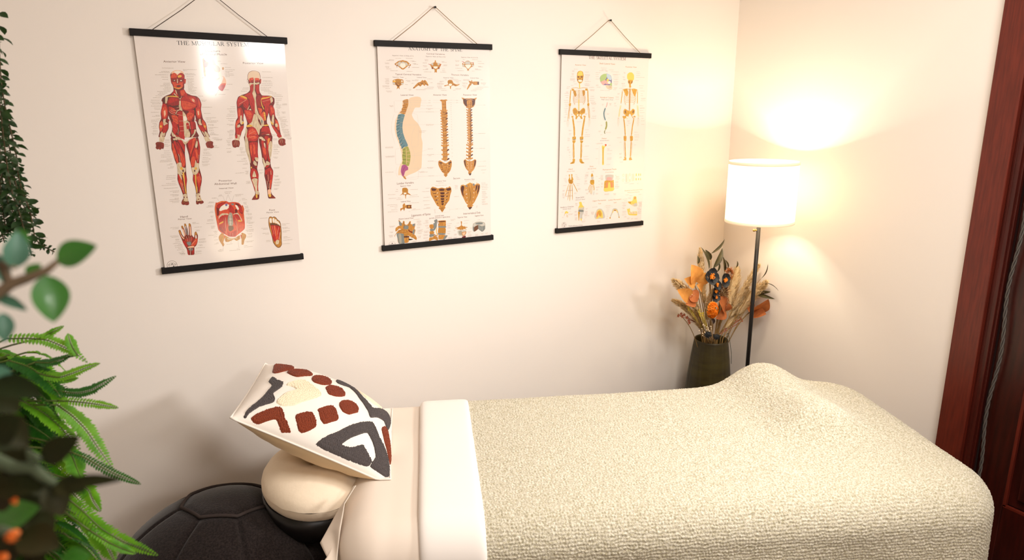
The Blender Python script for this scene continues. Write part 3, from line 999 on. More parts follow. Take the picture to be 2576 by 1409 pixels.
cF -1939 -3492 147 9
cF -1939 -3492 92 6
tF b -2052 -3492 -1811 -3493 45 SCIENCE
pK -1944 -3432 -1921 -3435 -1915 -3462 -1953 -3457
pK -1913 -3515 -1883 -3511 -1887 -3544 -1911 -3548
pA -330 2968 -283 2962 -290 2466 -342 2466 -341 2717
pO -296 2955 -244 2895 -170 2850 -191 2775 -264 2712 -320 2731 -328 2839
pR -296 2840 -199 2829 -250 2719 -309 2718
pT -139 2898 -15 2955 34 2793 144 2699 134 2603 49 2547 -25 2600 -96 2681 -140 2762
pN -60 2777 48 2793 122 2740 143 2658 78 2575 -6 2656
pA 213 2721 260 2722 253 2653 209 2653
pS -107 2517 -27 2587 78 2575 155 2549 172 2452 112 2383 -3 2299 -70 2298 -121 2380
pN -120 2448 -75 2380 32 2382 115 2410 67 2341 -44 2291 -83 2305
pT 31 2112 136 2231 222 2412 172 2452 238 2440 282 2343 284 2232 233 2121 153 1995 75 2022 39 2064
pO 38 2119 136 2224 271 2232 216 2093 146 1995 75 2022 34 2078
pR 42 2092 144 2176 250 2163 153 1995 76 2029
lE 3 35 2022 -30 1911 -79 1827
lK 7 20 2008 50 2043
lK 7 -82 1862 -59 1890
lF 3 -114 1876 -83 1918 -30 1911 -23 1855
x 300 2723 175 1
x 300 2654 297 1
x 295 2606 230 1
x 292 2571 121 1
x 267 2523 263 1
x 283 2482 256 1
x 285 2443 128 1
x 106 2908 93 1
x 184 2830 188 1
x -346 2431 119 1
x -408 2397 190 1
x -331 2325 132 1
x -275 2234 212 1
x -272 2197 205 1
x 315 2205 149 1
x -155 2053 106 1
x -204 1963 79 1
x 211 2037 135 1
x 21 1890 209 1
pH -1628 -2381 -1585 -2355 -1562 -2387 -1531 -2523 -1480 -2603 -1485 -2468 -1529 -2272 -1518 -2228 -1479 -2239 -1439 -2413 -1424 -2518 -1412 -2534 -1437 -2220 -1424 -2162 -1386 -2180 -1353 -2361 -1346 -2540 -1326 -2542 -1308 -2202 -1278 -2167 -1242 -2207 -1240 -2371 -1246 -2550 -1196 -2644 -1176 -2586 -1158 -2483 -1114 -2449 -1092 -2504 -1071 -2596 -1105 -2803 -1158 -2919 -1218 -2973 -1238 -3183 -1272 -3217 -1432 -3200 -1447 -3025 -1488 -2916 -1534 -2792 -1571 -2639 -1608 -2502
pA -1619 -2389 -1587 -2370 -1554 -2492 -1582 -2504 -1615 -2442
pT -1590 -2459 -1547 -2552 -1491 -2646 -1508 -2675 -1564 -2580
pA -1519 -2236 -1486 -2238 -1468 -2321 -1506 -2303
pT -1508 -2318 -1467 -2366 -1440 -2547 -1470 -2574 -1495 -2438
pA -1428 -2177 -1393 -2180 -1381 -2255 -1421 -2251
pG -1422 -2266 -1384 -2284 -1359 -2539 -1381 -2552 -1406 -2416
pS -1407 -2252 -1384 -2255 -1399 -2357
pA -1300 -2187 -1254 -2191 -1255 -2266 -1302 -2262
pT -1293 -2277 -1257 -2280 -1259 -2548 -1296 -2575 -1298 -2411
pA -1155 -2498 -1115 -2464 -1096 -2533 -1122 -2591 -1154 -2573
pS -1149 -2588 -1114 -2577 -1118 -2681 -1150 -2724
pO -1269 -2817 -1145 -2679 -1095 -2714 -1136 -2845 -1227 -2927 -1305 -2904
pR -1541 -2731 -1475 -2738 -1412 -2894 -1445 -2950 -1503 -2869
pR -1468 -2678 -1415 -2683 -1424 -2757 -1462 -2739
pR -1395 -2625 -1362 -2688 -1377 -2762 -1409 -2744
pR -1329 -2632 -1297 -2650 -1324 -2767 -1349 -2750
pR -1261 -2623 -1222 -2642 -1262 -2758 -1290 -2770
lA 7 -1488 -2617 -1425 -2772
lW 7 -1419 -2593 -1385 -2776
lW 7 -1344 -2585 -1345 -2780
lW 7 -1273 -2607 -1305 -2784
lW 8 -1152 -2738 -1289 -2876
pG -1427 -2787 -1345 -2773 -1294 -2800 -1317 -2888 -1372 -2898 -1409 -2864
pT -1417 -2938 -1334 -2916 -1227 -2927 -1231 -2972 -1407 -2969
pG -1395 -2985 -1275 -2998 -1283 -3072 -1318 -3084 -1318 -3023 -1343 -3006 -1357 -3065 -1388 -3046
pR -1435 -3042 -1403 -3060 -1405 -3196 -1431 -3185
pR -1297 -3071 -1241 -3061 -1268 -3180 -1305 -3206
lS 7 -1343 -2976 -1361 -3231
x -1852 -2266 261 1
x -1784 -2308 183 1
x -1189 -2155 107 1
x -1186 -2190 200 1
x -1146 -2312 215 1
x -1129 -2403 134 2
x -1890 -2539 248 1
x -1848 -2576 209 1
x -1745 -2652 118 2
x -1761 -2740 171 1
x -1833 -2792 236 1
x -1686 -2839 118 1
x -1795 -2866 223 1
x -1782 -2919 231 1
x -1694 -2963 139 1
x -1739 -3010 211 1
x -1605 -3062 86 1
x -1703 -3104 172 2
x -1674 -3145 165 1
x -1631 -3179 119 1
x -1054 -2710 203 2
x -1077 -2798 244 2
x -1102 -2902 142 2
x -1174 -3000 271 1
x -1192 -3104 176 2
x -1256 -3196 229 1
pO -454 -1655 -411 -1532 -390 -1559 -245 -1510 -98 -1520 -16 -1568 63 -1565 173 -1572 296 -1615 366 -1713 400 -1690 436 -1821 413 -1973 412 -2318 388 -2489 282 -2583 127 -2691 58 -2736 -131 -2710 -219 -2642 -353 -2561 -435 -2451 -453 -2245 -469 -2024 -476 -1787
pD -413 -1708 -366 -1627 -251 -1568 -109 -1553 -246 -1670 -337 -1798 -353 -1948 -420 -1994 -423 -1875
pR -404 -1692 -301 -1598 -141 -1559 -244 -1653 -347 -1746
pD 168 -1614 277 -1639 361 -1764 384 -1937 356 -1986 283 -1912 223 -1703
pR 288 -1691 372 -1816 375 -1953 298 -1913 248 -1773
lA 10 -407 -1574 -447 -1739 -466 -1990 -444 -2229
lA 10 390 -1715 410 -1922 396 -2230
lY 8 -343 -1553 -122 -1523
pS -335 -1781 -263 -1685 -115 -1611 -25 -1651 -33 -1735 -102 -1798 -201 -1842 -325 -1832
pS 162 -1682 225 -1686 277 -1809 226 -1839
pU -139 -1618 -67 -1606 -83 -1681 -130 -1686
pG 59 -1607 135 -1629 115 -1678 54 -1657
pO -279 -1836 -134 -1796 -76 -1851 -85 -1935 -273 -1938
pR -28 -1685 52 -1674 117 -1814 102 -1966 72 -1947 28 -1910 -34 -1905 -42 -1820
pD 149 -1817 212 -1821 216 -1941 135 -1952
lD 8 15 -1722 14 -1892
pW -375 -2014 -272 -1921 -85 -1935 -90 -1986 -278 -1988 -376 -2099
pW 86 -1965 232 -1942 336 -2191 317 -2223 254 -2047 99 -2000
pR -355 -2050 -232 -1992 -268 -2193 -391 -2250
pR 100 -1983 227 -1993 291 -2153 193 -2179
pY -382 -2234 -251 -2177 -255 -2219 -386 -2276
pY 209 -2180 318 -2206 315 -2241 219 -2233
pR -398 -2318 -275 -2260 -252 -2347 -256 -2535 -347 -2510
pR -209 -1993 -145 -1990 -181 -2183 -207 -2522 -250 -2484
lD 8 -226 -2009 -274 -2482
pR -138 -1990 -104 -2002 -121 -2222 -184 -2456
pR 83 -1999 133 -2140 157 -2382 100 -2309 66 -2169
lW 8 -167 -2048 -195 -2250 -200 -2609
lW 8 128 -2191 157 -2382 138 -2657
pO 167 -2280 329 -2259 364 -2400 285 -2549 168 -2591
lD 7 230 -2285 204 -2559
pC -400 -2335 -322 -2410 -231 -2606 -320 -2547 -403 -2437
pQ -74 -1987 -19 -1906 49 -1945 53 -2065 48 -2270 16 -2353 -94 -2344 -118 -2188 -97 -2053
lK 5 -74 -1987 -109 -2257
lK 5 51 -1997 40 -2269
lS 11 -27 -1991 -45 -2331
lS 5 -80 -2123 38 -2132
lS 5 -90 -2224 28 -2234
lK 5 -65 -2056 29 -2063
lK 5 -77 -2174 17 -2182
pE -111 -2359 30 -2371 36 -2475 -50 -2536 -111 -2514
pR -160 -2527 -71 -2586 45 -2545 127 -2518 117 -2621 60 -2719 -99 -2713 -158 -2664
lT 5 -71 -2586 -98 -2704
lT 5 -8 -2592 -4 -2713
pA -252 -2656 -119 -2754 55 -2771 206 -2698 210 -2820 92 -2878 18 -2819 -165 -2888 -257 -2862
pW -198 -2747 -42 -2779 88 -2756 116 -2794 -142 -2821
pA -444 -2690 -354 -2578 -280 -2619 -288 -2773 -323 -2890 -299 -2962 -346 -3035 -377 -2954 -441 -2810
pO -276 -2654 -246 -2674 -289 -2790
pA 278 -2618 402 -2681 409 -2769 342 -2885 304 -3021 240 -3015 260 -2807
pR 232 -2683 270 -2704 257 -2842
lE 3 -22 -1315 -105 -1511
lE 3 -22 -1315 50 -1538
lE 3 163 -1352 70 -1574
lE 3 -181 -1338 -144 -1508
lE 3 -359 -1410 -322 -1505
lE 3 354 -1508 265 -1604
lE 3 -46 -2813 -99 -2947
lE 3 131 -2812 148 -3128
lE 3 -338 -3036 -362 -3198
x -122 -1221 225 1
x -104 -1268 156 1
x -295 -1314 85 1
x -321 -1342 123 1
x -528 -1399 153 1
x 188 -1332 269 1
x 208 -1372 174 1
x 405 -1474 103 1
x 393 -1514 175 1
x -617 -1518 153 1
x -659 -1548 199 1
x -661 -1640 153 1
x -711 -1678 214 1
x -611 -1828 84 1
x -654 -1866 130 1
x -628 -1986 92 2
x -724 -2096 176 1
x -744 -2137 192 1
x -768 -2219 245 1
x -640 -2323 123 3
x -588 -2497 123 3
x -756 -2618 277 1
x -600 -2679 109 1
x -595 -2787 116 1
x -535 -2887 70 1
x -609 -2923 147 1
x 432 -1604 112 3
x 460 -1737 120 3
x 479 -1867 129 3
x 467 -1995 193 2
x 472 -2115 193 3
x 476 -2237 121 1
x 471 -2291 250 2
x 461 -2400 177 1
x 454 -2468 178 1
x 416 -2535 258 3
x 460 -2669 161 2
x 443 -2755 162 2
x 370 -2923 267 2
x 307 -3074 129 1
x 303 -3117 275 1
x -228 -2969 197 1
x 73 -3155 96 1
x -163 -3192 342 1
x -466 -3127 94 1
x -524 -3155 156 2
pE 1186 -2225 1214 -2157 1273 -2141 1312 -2174 1372 -2152 1436 -2192 1480 -2266 1542 -2324 1572 -2415 1575 -2539 1576 -2717 1552 -3000 1548 -3144 1489 -3236 1412 -3252 1333 -3185 1261 -3044 1243 -2864 1203 -2648 1174 -2469 1170 -2364
pA 1199 -2226 1221 -2166 1272 -2153 1311 -2191 1371 -2169 1426 -2209 1470 -2283 1532 -2341 1558 -2431 1561 -2538 1559 -2715 1535 -2999 1532 -3133 1482 -3218 1413 -3234 1343 -3168 1279 -3028 1259 -2866 1220 -2650 1191 -2471 1183 -2365
pS 1216 -2227 1260 -2196 1290 -2233 1278 -2373 1214 -2341
pS 1315 -2235 1352 -2194 1381 -2240 1379 -2363 1321 -2359
pS 1397 -2259 1431 -2244 1450 -2316 1443 -2395 1394 -2382
pS 1457 -2335 1492 -2320 1511 -2392 1498 -2444 1458 -2423
pS 1511 -2392 1536 -2394 1546 -2483 1512 -2481
pE 1218 -2385 1303 -2366 1466 -2424 1552 -2502 1538 -2571 1393 -2488 1229 -2456
pR 1229 -2456 1330 -2447 1462 -2476 1541 -2536 1514 -2854 1468 -2992 1366 -3000 1312 -3031 1279 -2832
pO 1310 -2481 1377 -2487 1445 -2670 1437 -2954 1367 -2983 1355 -2733
pR 1222 -2721 1279 -2832 1327 -3050 1284 -2975
lT 7 1277 -2478 1319 -2765
lT 7 1362 -2468 1363 -2840
lT 7 1491 -2532 1436 -2775
lS 9 1526 -2712 1463 -2956
lK 5 1454 -2564 1438 -2457
lK 5 1300 -2410 1340 -2519
pW 1357 -3000 1402 -2968 1468 -2992 1440 -3115 1355 -3124
pA 1353 -3142 1491 -3120 1531 -3052 1522 -3159 1447 -3232 1382 -3199
x 914 -2180 238 1
x 923 -2527 214 1
x 978 -2567 148 1
x 949 -2705 214 1
x 1028 -2747 132 1
x 1042 -2961 141 1
x 1038 -3001 141 1
x 1601 -2431 270 1
x 1614 -2475 135 1
x 1607 -2560 194 1
x 1620 -2600 237 1
x 1614 -2679 245 1
x 1610 -2716 136 1
x 1622 -2885 135 1
x 1618 -2926 229 1
x 1611 -3006 307 1
x 1592 -3133 230 1""","""tK serif -1007 3442 1093 3457 113 ANATOMY OF THE SPINE
tE b -318 3317 395 3317 48 Cervical Vertebrae
tF b -349 3230 419 3231 38 Superior View of Axis (C2)
tF b -1610 3228 -817 3230 37 Superior View of Atlas (C1)
tF b 1049 3237 1732 3235 39 Superior View of (C3-C7)
tE b -1532 2586 -553 2581 54 Typical Cervical Vertebra
tF b -1631 2493 -1225 2492 38 Superior View
tF b -716 2499 -351 2494 39 Lateral View
tE b 630 2599 1335 2592 56 Thoracic Vertebra
tF b 313 2499 720 2494 39 Superior View
tF b 1409 2503 1765 2498 40 Lateral View
pA -1538 2967 -1494 2992 -1405 3056 -1284 3083 -1231 3097 -1180 3085 -1060 3057 -976 2979 -929 2949 -954 2901 -1014 2915 -1086 2866 -1194 2785 -1238 2771 -1281 2783 -1364 2845 -1431 2891 -1481 2905 -1531 2936
pS -1345 2893 -1315 2972 -1288 2996 -1167 2999 -1143 2960 -1119 2897 -1174 2849 -1236 2816 -1295 2846
pN -1426 2985 -1355 3042 -1303 3035 -1315 2972 -1363 2876 -1404 2907
pN -1148 3023 -1079 3009 -1040 2931 -1084 2906 -1135 2944
pS -1487 2960 -1444 2977 -1428 2954 -1472 2929
pS -1012 2963 -968 2964 -969 2940 -1005 2931
pN -1287 3020 -1242 3045 -1165 3031 -1176 2991 -1271 2989
lD 16 -1455 2930 -1454 2843
lD 17 -980 2900 -1018 2828
pA -179 2981 -88 3023 -24 3049 6 3127 41 3099 48 3042 130 3028 237 2990 217 2925 159 2842 122 2817 67 2792 63 2686 18 2710 -28 2685 -24 2790 -86 2822 -130 2853 -173 2917
pN -152 2998 -88 3028 -62 2983 -91 2934 -144 2957
pN 93 3032 165 3013 182 2972 109 2947
pS -65 2903 107 2906 68 2841 4 2823 -49 2855
pc -62 2983 92 2987 90 2930 -55 2927
pD -139 2869 -93 2870 -95 2813 -131 2821
pD 124 2874 170 2875 159 2818 126 2825
lR 14 -251 2987 -180 2957
lR 14 247 2990 171 2907
pA 1091 3041 1186 3076 1263 3127 1358 3133 1432 3082 1546 3068 1564 2985 1543 2935 1467 2917 1360 2832 1349 2765 1321 2798 1282 2764 1284 2831 1201 2912 1097 2926
pN 1195 3060 1262 3111 1367 3113 1432 3057 1393 3015 1222 3011
pS 1203 2986 1449 3000 1409 2916 1322 2840 1238 2913
pN 1089 2984 1165 2994 1173 2928 1107 2935
pN 1488 3000 1554 2985 1543 2935 1486 2951
pS 1119 3042 1176 3051 1175 3018 1128 3012
pS 1460 3058 1517 3059 1517 3026 1469 3022
lR 14 1064 3106 1149 3092 1109 3025
lR 14 1566 3085 1489 3050
pA -1636 2398 -1522 2439 -1435 2456 -1349 2441 -1246 2418 -1234 2307 -1254 2251 -1324 2242 -1397 2178 -1392 2090 -1442 2137 -1505 2089 -1483 2177 -1532 2240 -1634 2255
pc -1532 2415 -1436 2440 -1342 2409 -1355 2322 -1528 2320
pB -1528 2312 -1356 2306 -1394 2226 -1440 2177 -1497 2241
pA -1511 2304 -1373 2298 -1429 2217
pN -1640 2319 -1570 2327 -1557 2256 -1625 2259
pN -1320 2322 -1234 2307 -1254 2251 -1314 2261
pS -1602 2391 -1550 2399 -1546 2359 -1595 2354
pS -1325 2394 -1265 2394 -1267 2354 -1319 2351
pY -1645 2382 -1525 2383 -1535 2344 -1622 2335
pA -891 2133 -780 2247 -688 2328 -580 2362 -515 2427 -471 2395 -416 2428 -347 2364 -280 2235 -334 2226 -387 2266 -442 2217 -512 2265 -605 2192 -656 2232 -729 2199 -838 2125
lB 14 -598 2345 -547 2281 -492 2314
lB 14 -435 2396 -403 2299 -315 2251
lB 14 -689 2296 -621 2232
lB 17 -873 2141 -837 2166
pA 341 2240 490 2274 474 2373 513 2431 588 2440 662 2424 715 2326 844 2277 958 2295 938 2261 805 2211 694 2243 618 2209 597 2118 569 2126 562 2209 489 2241 358 2207
pS 518 2291 584 2308 648 2292 638 2242 581 2217 526 2241
pc 503 2406 587 2424 670 2392 677 2325 510 2324
lB 12 695 2293 806 2235
pA 1340 2416 1436 2400 1466 2459 1493 2384 1570 2393 1763 2387 1752 2336 1760 2277 1548 2267 1491 2317 1414 2282 1354 2181 1266 2088 1257 2130 1317 2248 1377 2332 1349 2365
pB 1704 2378 1763 2378 1751 2277 1703 2285
pc 1376 2316 1452 2283 1335 2198
lB 9 1377 2366 1492 2350
x -1495 3153 206 1
x -1107 3163 262 1
x -1727 3096 170 1
x -1830 3073 263 1
x -937 3075 140 1
x -868 3056 141 1
x -1894 2990 161 2
x -862 2985 132 1
x -819 2967 158 1
x -1892 2863 153 2
x -1846 2784 179 1
x -894 2857 273 1
x -1704 2728 274 1
x -1102 2718 228 1
x -388 3128 134 2
x 259 3079 119 1
x 276 3056 184 1
x -473 3019 161 1
x 328 2967 156 2
x -468 2919 161 2
x -365 2816 99 1
x -473 2789 206 1
x -441 2710 288 1
x 277 2820 101 1
x 275 2763 120 1
x 201 2710 238 1
x 1113 3170 85 1
x 1492 3179 248 1
x 804 3130 168 2
x 1720 3122 164 1
x 1737 3044 261 1
x 808 2978 150 2
x 1735 2947 116 1
x 1754 2923 184 1
x 805 2858 281 1
x 1608 2845 116 1
x 1617 2820 241 1
x 896 2777 245 1
x 1473 2768 115 1
x -1923 2450 162 4
x -1174 2470 70 1
x -1143 2399 167 2
x -1914 2300 145 2
x -2021 2205 247 2
x -1175 2259 96 1
x -1923 2115 162 1
x -1225 2120 96 1
x -1903 2028 223 2
x -914 2406 123 1
x -790 2424 124 2
x -334 2462 217 1
x -937 2302 97 1
x -204 2330 82 1
x -1052 2092 106 2
x -778 2082 375 1
x -446 2120 343 1
x -345 2172 280 1
x 366 2446 83 1
x 626 2460 280 1
x 162 2389 165 2
x 727 2412 291 1
x 810 2373 112 1
x 59 2311 266 2
x 846 2324 103 1
x 55 2218 184 3
x 98 2123 285 1
x 784 2136 226 2
x 206 2061 231 1
x 689 2072 93 1
x 1113 2460 248 2
x 1832 2458 97 1
x 1063 2338 228 2
x 1830 2345 234 2
x 1070 2246 161 2
x 1935 2273 79 1
x 1125 2171 104 1
x 1691 2192 468 1
x 1593 2149 350 1
x 1506 2101 368 1
x 1428 2055 221 1
tE b -1360 1868 -872 1869 54 Lateral View
pX -1096 1724 -994 1803 -769 1838 -619 1815 -580 1723 -616 1586 -647 1459 -835 1449 -916 1312 -971 1197 -903 1035 -759 894 -664 729 -619 588 -640 400 -599 164 -643 -309 -687 -738 -937 -894 -1194 -977 -1375 -1063 -1496 -962 -1596 -957 -1558 -698 -1435 -468 -1434 -186 -1504 144 -1602 424 -1649 702 -1610 999 -1462 1271 -1332 1429 -1323 1611 -1245 1712
pA -1307 1679 -1244 1724 -1095 1746 -1091 1564 -1161 1382 -1231 1223 -1341 1235 -1425 1282 -1335 1361 -1357 1406 -1293 1474 -1315 1520 -1263 1588
lB 9 -1283 1679 -1110 1690
lB 9 -1286 1611 -1113 1633
lB 9 -1290 1531 -1129 1553
lB 9 -1318 1452 -1145 1473
lB 9 -1347 1372 -1181 1394
lB 9 -1387 1304 -1201 1325
pZ -1490 1203 -1365 1235 -1244 1200 -1287 1063 -1331 926 -1352 742 -1336 557 -1271 346 -1170 110 -1222 65 -1323 45 -1413 -22 -1434 72 -1490 190 -1508 329 -1564 447 -1580 608 -1586 746 -1565 907 -1520 1089
lM 21 -1491 1180 -1393 1167
lM 21 -1532 1089 -1421 1099
lM 21 -1561 998 -1437 1019
lM 21 -1578 895 -1454 928
lM 21 -1588 792 -1458 836
lM 21 -1594 678 -1463 733
lM 21 -1583 551 -1456 629
lM 21 -1564 447 -1449 525
lM 21 -1532 330 -1417 420
lM 22 -1501 213 -1385 315
lM 22 -1469 108 -1353 209
lM 22 -1425 1 -1307 114
lT 7 -1522 1043 -1460 1054
lT 7 -1557 838 -1482 859
lT 7 -1563 608 -1493 641
lT 7 -1505 387 -1442 420
lT 7 -1454 154 -1390 210
lQ 10 -1285 1109 -1371 1121
lQ 10 -1331 926 -1417 939
lQ 10 -1352 742 -1438 755
lQ 10 -1336 557 -1424 536
lQ 10 -1271 346 -1360 314
pJ -1388 -23 -1286 44 -1172 63 -1105 -127 -1088 -293 -1123 -504 -1179 -644 -1304 -615 -1427 -562 -1395 -422 -1413 -280 -1382 -141
lV 24 -1365 -47 -1276 -27
lV 24 -1394 -140 -1283 -168
lV 24 -1399 -246 -1263 -286
lV 24 -1406 -398 -1269 -415
lV 24 -1412 -516 -1301 -544
lT 12 -1245 -5 -1257 -570
lT 10 -1231 -122 -1109 -91
lT 10 -1224 -240 -1090 -222
lT 10 -1229 -358 -1104 -375
lT 10 -1247 -475 -1128 -504
pL -1429 -609 -1303 -591 -1207 -690 -1211 -785 -1314 -828 -1371 -968 -1387 -1039 -1447 -988 -1490 -843 -1472 -726
lD 10 -1305 -639 -1414 -823 -1408 -966
pA -1411 -1014 -1348 -1017 -1289 -1116 -1328 -1126 -1388 -1075
lN 5 -1634 1238 -1747 932 -1776 613 -1653 136
lN 5 -1617 -637 -1677 -834 -1625 -1050
lN 5 -1023 1701 -981 1541 -1076 1347
lN 5 -1033 83 -931 -180 -955 -440 -1026 -615
lN 5 -865 756 -988 526 -1033 83
lN 5 -1612 1690 -574 1696 -372 1700
lN 5 -1298 1629 -324 1612
lN 5 -1005 1553 -430 1511
lN 5 -1210 1405 -434 1405
lN 5 -1619 1295 -438 1296
lN 5 -1335 834 -457 837
lN 5 -1219 1200 -758 1195 -780 87 -1021 70
lN 5 -1624 1690 -1619 1295
lN 5 -1660 -14 -1663 -564 -1426 -539
lN 5 -1660 -14 -1425 1
lN 5 -1062 -270 -423 -270
lN 5 -907 -216 -415 -67
lN 5 -1133 -741 -416 -750
lN 5 -824 -660 -831 -1128 -1301 -1103
lN 5 -1350 -1065 -428 -1052
x -1813 1522 157 2
x -308 1700 76 1
x -311 1619 76 1
x -379 1515 204 1
x -409 1411 281 1
x -333 1381 102 1
x -426 1296 307 1
x -431 842 295 2
x -720 609 280 1
x -709 566 203 1
x -402 -51 207 1
x -436 -257 272 1
x -373 -296 104 1
x -419 -505 233 1
x -454 -736 273 2
x -795 -877 218 2
x -577 -899 142 1
x -428 -1052 235 1
x -2035 67 304 2
x -2053 -263 355 2
x -2084 -838 320 1
tE b -114 1875 428 1876 55 Anterior View
tE b 1100 1877 1666 1878 57 Posterior View
pA 137 1699 203 1734 306 1727 398 1741 462 1699 396 1676 397 1324 434 1253 388 614 387 183 379 -469 194 -462 216 188 217 617 173 1255 216 1372 213 1653
vA B 149 94 293 293 1325 296 616 301 137
vA B 173 129 310 298 41 300 -466
lB 7 249 1559 392 1563
lB 7 245 1442 396 1446
lB 7 238 1255 395 1258
lB 7 233 1090 390 1093
lB 7 240 925 390 927
lB 7 235 759 384 761
lB 7 235 593 384 595
lB 8 229 427 384 428
lB 8 223 260 384 260
lW 8 226 92 390 99
lW 8 222 -28 391 -29
lW 8 216 -197 391 -191
lW 8 224 -342 391 -344
pA 7 -527 74 -494 177 -558 308 -613 417 -556 512 -499 555 -574 545 -721 486 -890 403 -984 335 -1030 374 -1044 291 -1131 201 -1035 242 -1013 139 -922 39 -747 3 -648
pB 46 -553 163 -582 149 -618 57 -602
pB 415 -593 537 -561 522 -609 428 -630
lB 18 69 -651 161 -667
lB 18 92 -737 171 -753
lB 18 116 -823 182 -826
lB 18 152 -910 206 -906
lB 18 413 -666 494 -657
lB 18 405 -751 478 -742
lB 18 386 -836 448 -826
lB 18 365 -921 419 -911
lS 18 169 -650 187 -656
lS 18 381 -664 402 -665
lS 18 378 -750 394 -751
lB 10 240 -683 359 -683
lB 10 236 -780 351 -780
lB 10 247 -866 340 -865
lB 10 244 -939 330 -938
lB 8 241 -1049 334 -1054
pA 1018 1804 1098 1792 1177 1769 1339 1781 1528 1769 1664 1805 1594 1697 1577 1554 1507 1459 1412 1435 1277 1448 1171 1496 1093 1603 1083 1722
pB 1097 1745 1258 1757 1446 1757 1581 1745 1564 1578 1494 1495 1412 1459 1251 1472 1158 1532 1107 1627
pA 1243 1698 1445 1709 1453 1459 1263 1448
lT 13 1190 1722 1338 1750 1513 1709
lA 157 1336 1448 1338 594 1337 107
lA 119 1332 120 1304 -494
vA B 149 94 248 1331 1436 1338 594 1340 107
vA B 124 119 285 1319 34 1298 -481
lB 20 1403 1650 1378 593 1380 57
lT 10 1302 1388 1295 498 1287 -382
lB 8 1253 1555 1441 1555
lB 8 1246 1269 1434 1244
lB 8 1242 1126 1431 1100
lB 8 1238 958 1427 931
lB 8 1234 790 1423 762
lB 8 1243 620 1433 592
lB 8 1239 451 1429 434
lB 8 1248 280 1426 264
lB 31 1298 -518 1305 -543
lB 21 1279 -136 1334 -150
lB 21 1276 -259 1331 -273
lB 21 1265 -381 1328 -408
pA 1051 -545 1120 -487 1201 -552 1393 -572 1532 -503 1587 -567 1555 -740 1468 -911 1383 -982 1311 -1128 1230 -1024 1246 -963 1139 -846 1074 -694
pB 1064 -558 1119 -524 1129 -672 1167 -822 1101 -720
pB 1518 -540 1573 -567 1542 -715 1484 -812 1502 -638
lT 10 1241 -603 1273 -952
lT 10 1364 -608 1342 -955
lS 21 1199 -626 1204 -646
lS 21 1191 -724 1196 -744
lS 21 1221 -825 1227 -840
lS 21 1405 -634 1410 -649
lS 21 1389 -745 1394 -758
lS 21 1387 -832 1386 -852
pB 1257 -1051 1368 -1044 1311 -1123
lN 5 -132 1711 137 1704
lN 5 -136 1626 199 1625
lN 5 436 1711 1015 1698
lN 5 433 1617 1067 1615
lN 5 -143 1417 166 1408
lN 5 -148 1293 162 1298
lN 5 -165 837 172 836
lN 5 1471 458 1968 463
lN 5 1549 1530 1988 1528
lN 5 1459 -93 1958 -109
lN 5 1558 -603 1949 -602
lN 5 -206 -266 135 -266
lN 5 -215 -506 19 -552
lN 5 -235 -1062 213 -1073
x 803 1698 66 1
x 801 1623 66 1
x 1946 1529 69 1
x 1705 469 291 1
x 1735 -102 237 1
x 1879 -599 126 1
x 1638 -789 364 1
x 1789 -931 211 1
x 1842 -1049 99 1
x 580 1710 31 1
x 577 1617 31 1
x 575 1546 31 1
x 572 1476 32 1
x 570 1412 32 1
x 568 1346 32 1
x 572 1275 31 1
x 569 1200 32 1
x 572 1103 31 1
x 569 1015 32 1
x 569 920 31 1
x 571 825 32 1
x 568 737 32 1
x 568 646 32 1
x 568 550 32 1
x 568 454 31 1
x 570 358 37 1
x 570 269 37 1
x 570 173 37 1
x 568 38 32 1
x 564 -93 32 1
x 565 -233 32 1
x 561 -367 32 1
tE b 597 -1226 882 -1231 64 Sacrum
tE b -112 -1286 300 -1289 44 Anterior View
tE b 1072 -1291 1501 -1289 45 Posterior View
tE b -1660 -1303 -1006 -1300 79 Lumbar Vertebra
tE b -1536 -1393 -1133 -1393 51 Superior View
tE b -1537 -1970 -1163 -1975 52 Lateral View
tE b -1152 -2535 -387 -2533 81 Ligaments of Spine
tE b -1662 -2616 -1077 -2618 56 Antero Lateral View
tE b -199 -2614 162 -2618 54 Lateral view
tE b -442 -2682 417 -2684 49 (partially sectioned in sagittal plane)
tE b 987 -2627 1729 -2634 76 Intervertebral Disk
tE b 737 -2747 1145 -2750 55 Superior View
tE b 1481 -2742 1861 -2742 55 Sagittal View
pA -1460 -1457 -1407 -1436 -1303 -1442 -1243 -1510 -1248 -1629 -1187 -1673 -1137 -1736 -1210 -1711 -1272 -1687 -1326 -1724 -1347 -1863 -1368 -1801 -1368 -1721 -1460 -1676 -1577 -1724 -1501 -1663 -1468 -1625 -1474 -1535
pc -1450 -1477 -1366 -1453 -1263 -1489 -1268 -1588 -1445 -1587
pS -1416 -1623 -1322 -1624 -1318 -1675 -1408 -1679
lK 10 -1441 -1627 -1437 -1717
lK 10 -1274 -1637 -1273 -1707
pA -1479 -2074 -1413 -2014 -1383 -2041 -1375 -2101 -1332 -2084 -1132 -2094 -1146 -2158 -1128 -2230 -1318 -2222 -1379 -2182 -1427 -2299 -1455 -2236 -1529 -2251 -1563 -2309 -1579 -2207 -1484 -2174
pB -1312 -2096 -1154 -2107 -1165 -2217 -1307 -2211
pA -1281 -2118 -1187 -2125 -1190 -2195 -1285 -2188
lK 8 -1420 -2159 -1443 -2298
pA -349 -1543 -259 -1467 -130 -1505 -44 -1541 110 -1520 263 -1559 309 -1521 375 -1535 432 -1487 497 -1553 509 -1677 455 -1818 404 -2021 289 -2158 219 -2256 239 -2310 182 -2357 100 -2471 26 -2366 -49 -2299 -3 -2261 -111 -2191 -193 -2042 -275 -1893 -346 -1746
pB -316 -1525 -197 -1532 -111 -1568 -156 -1626 -287 -1618
pB 285 -1581 464 -1551 483 -1634 349 -1657
pc -33 -1552 110 -1540 252 -1579 216 -1669 18 -1657
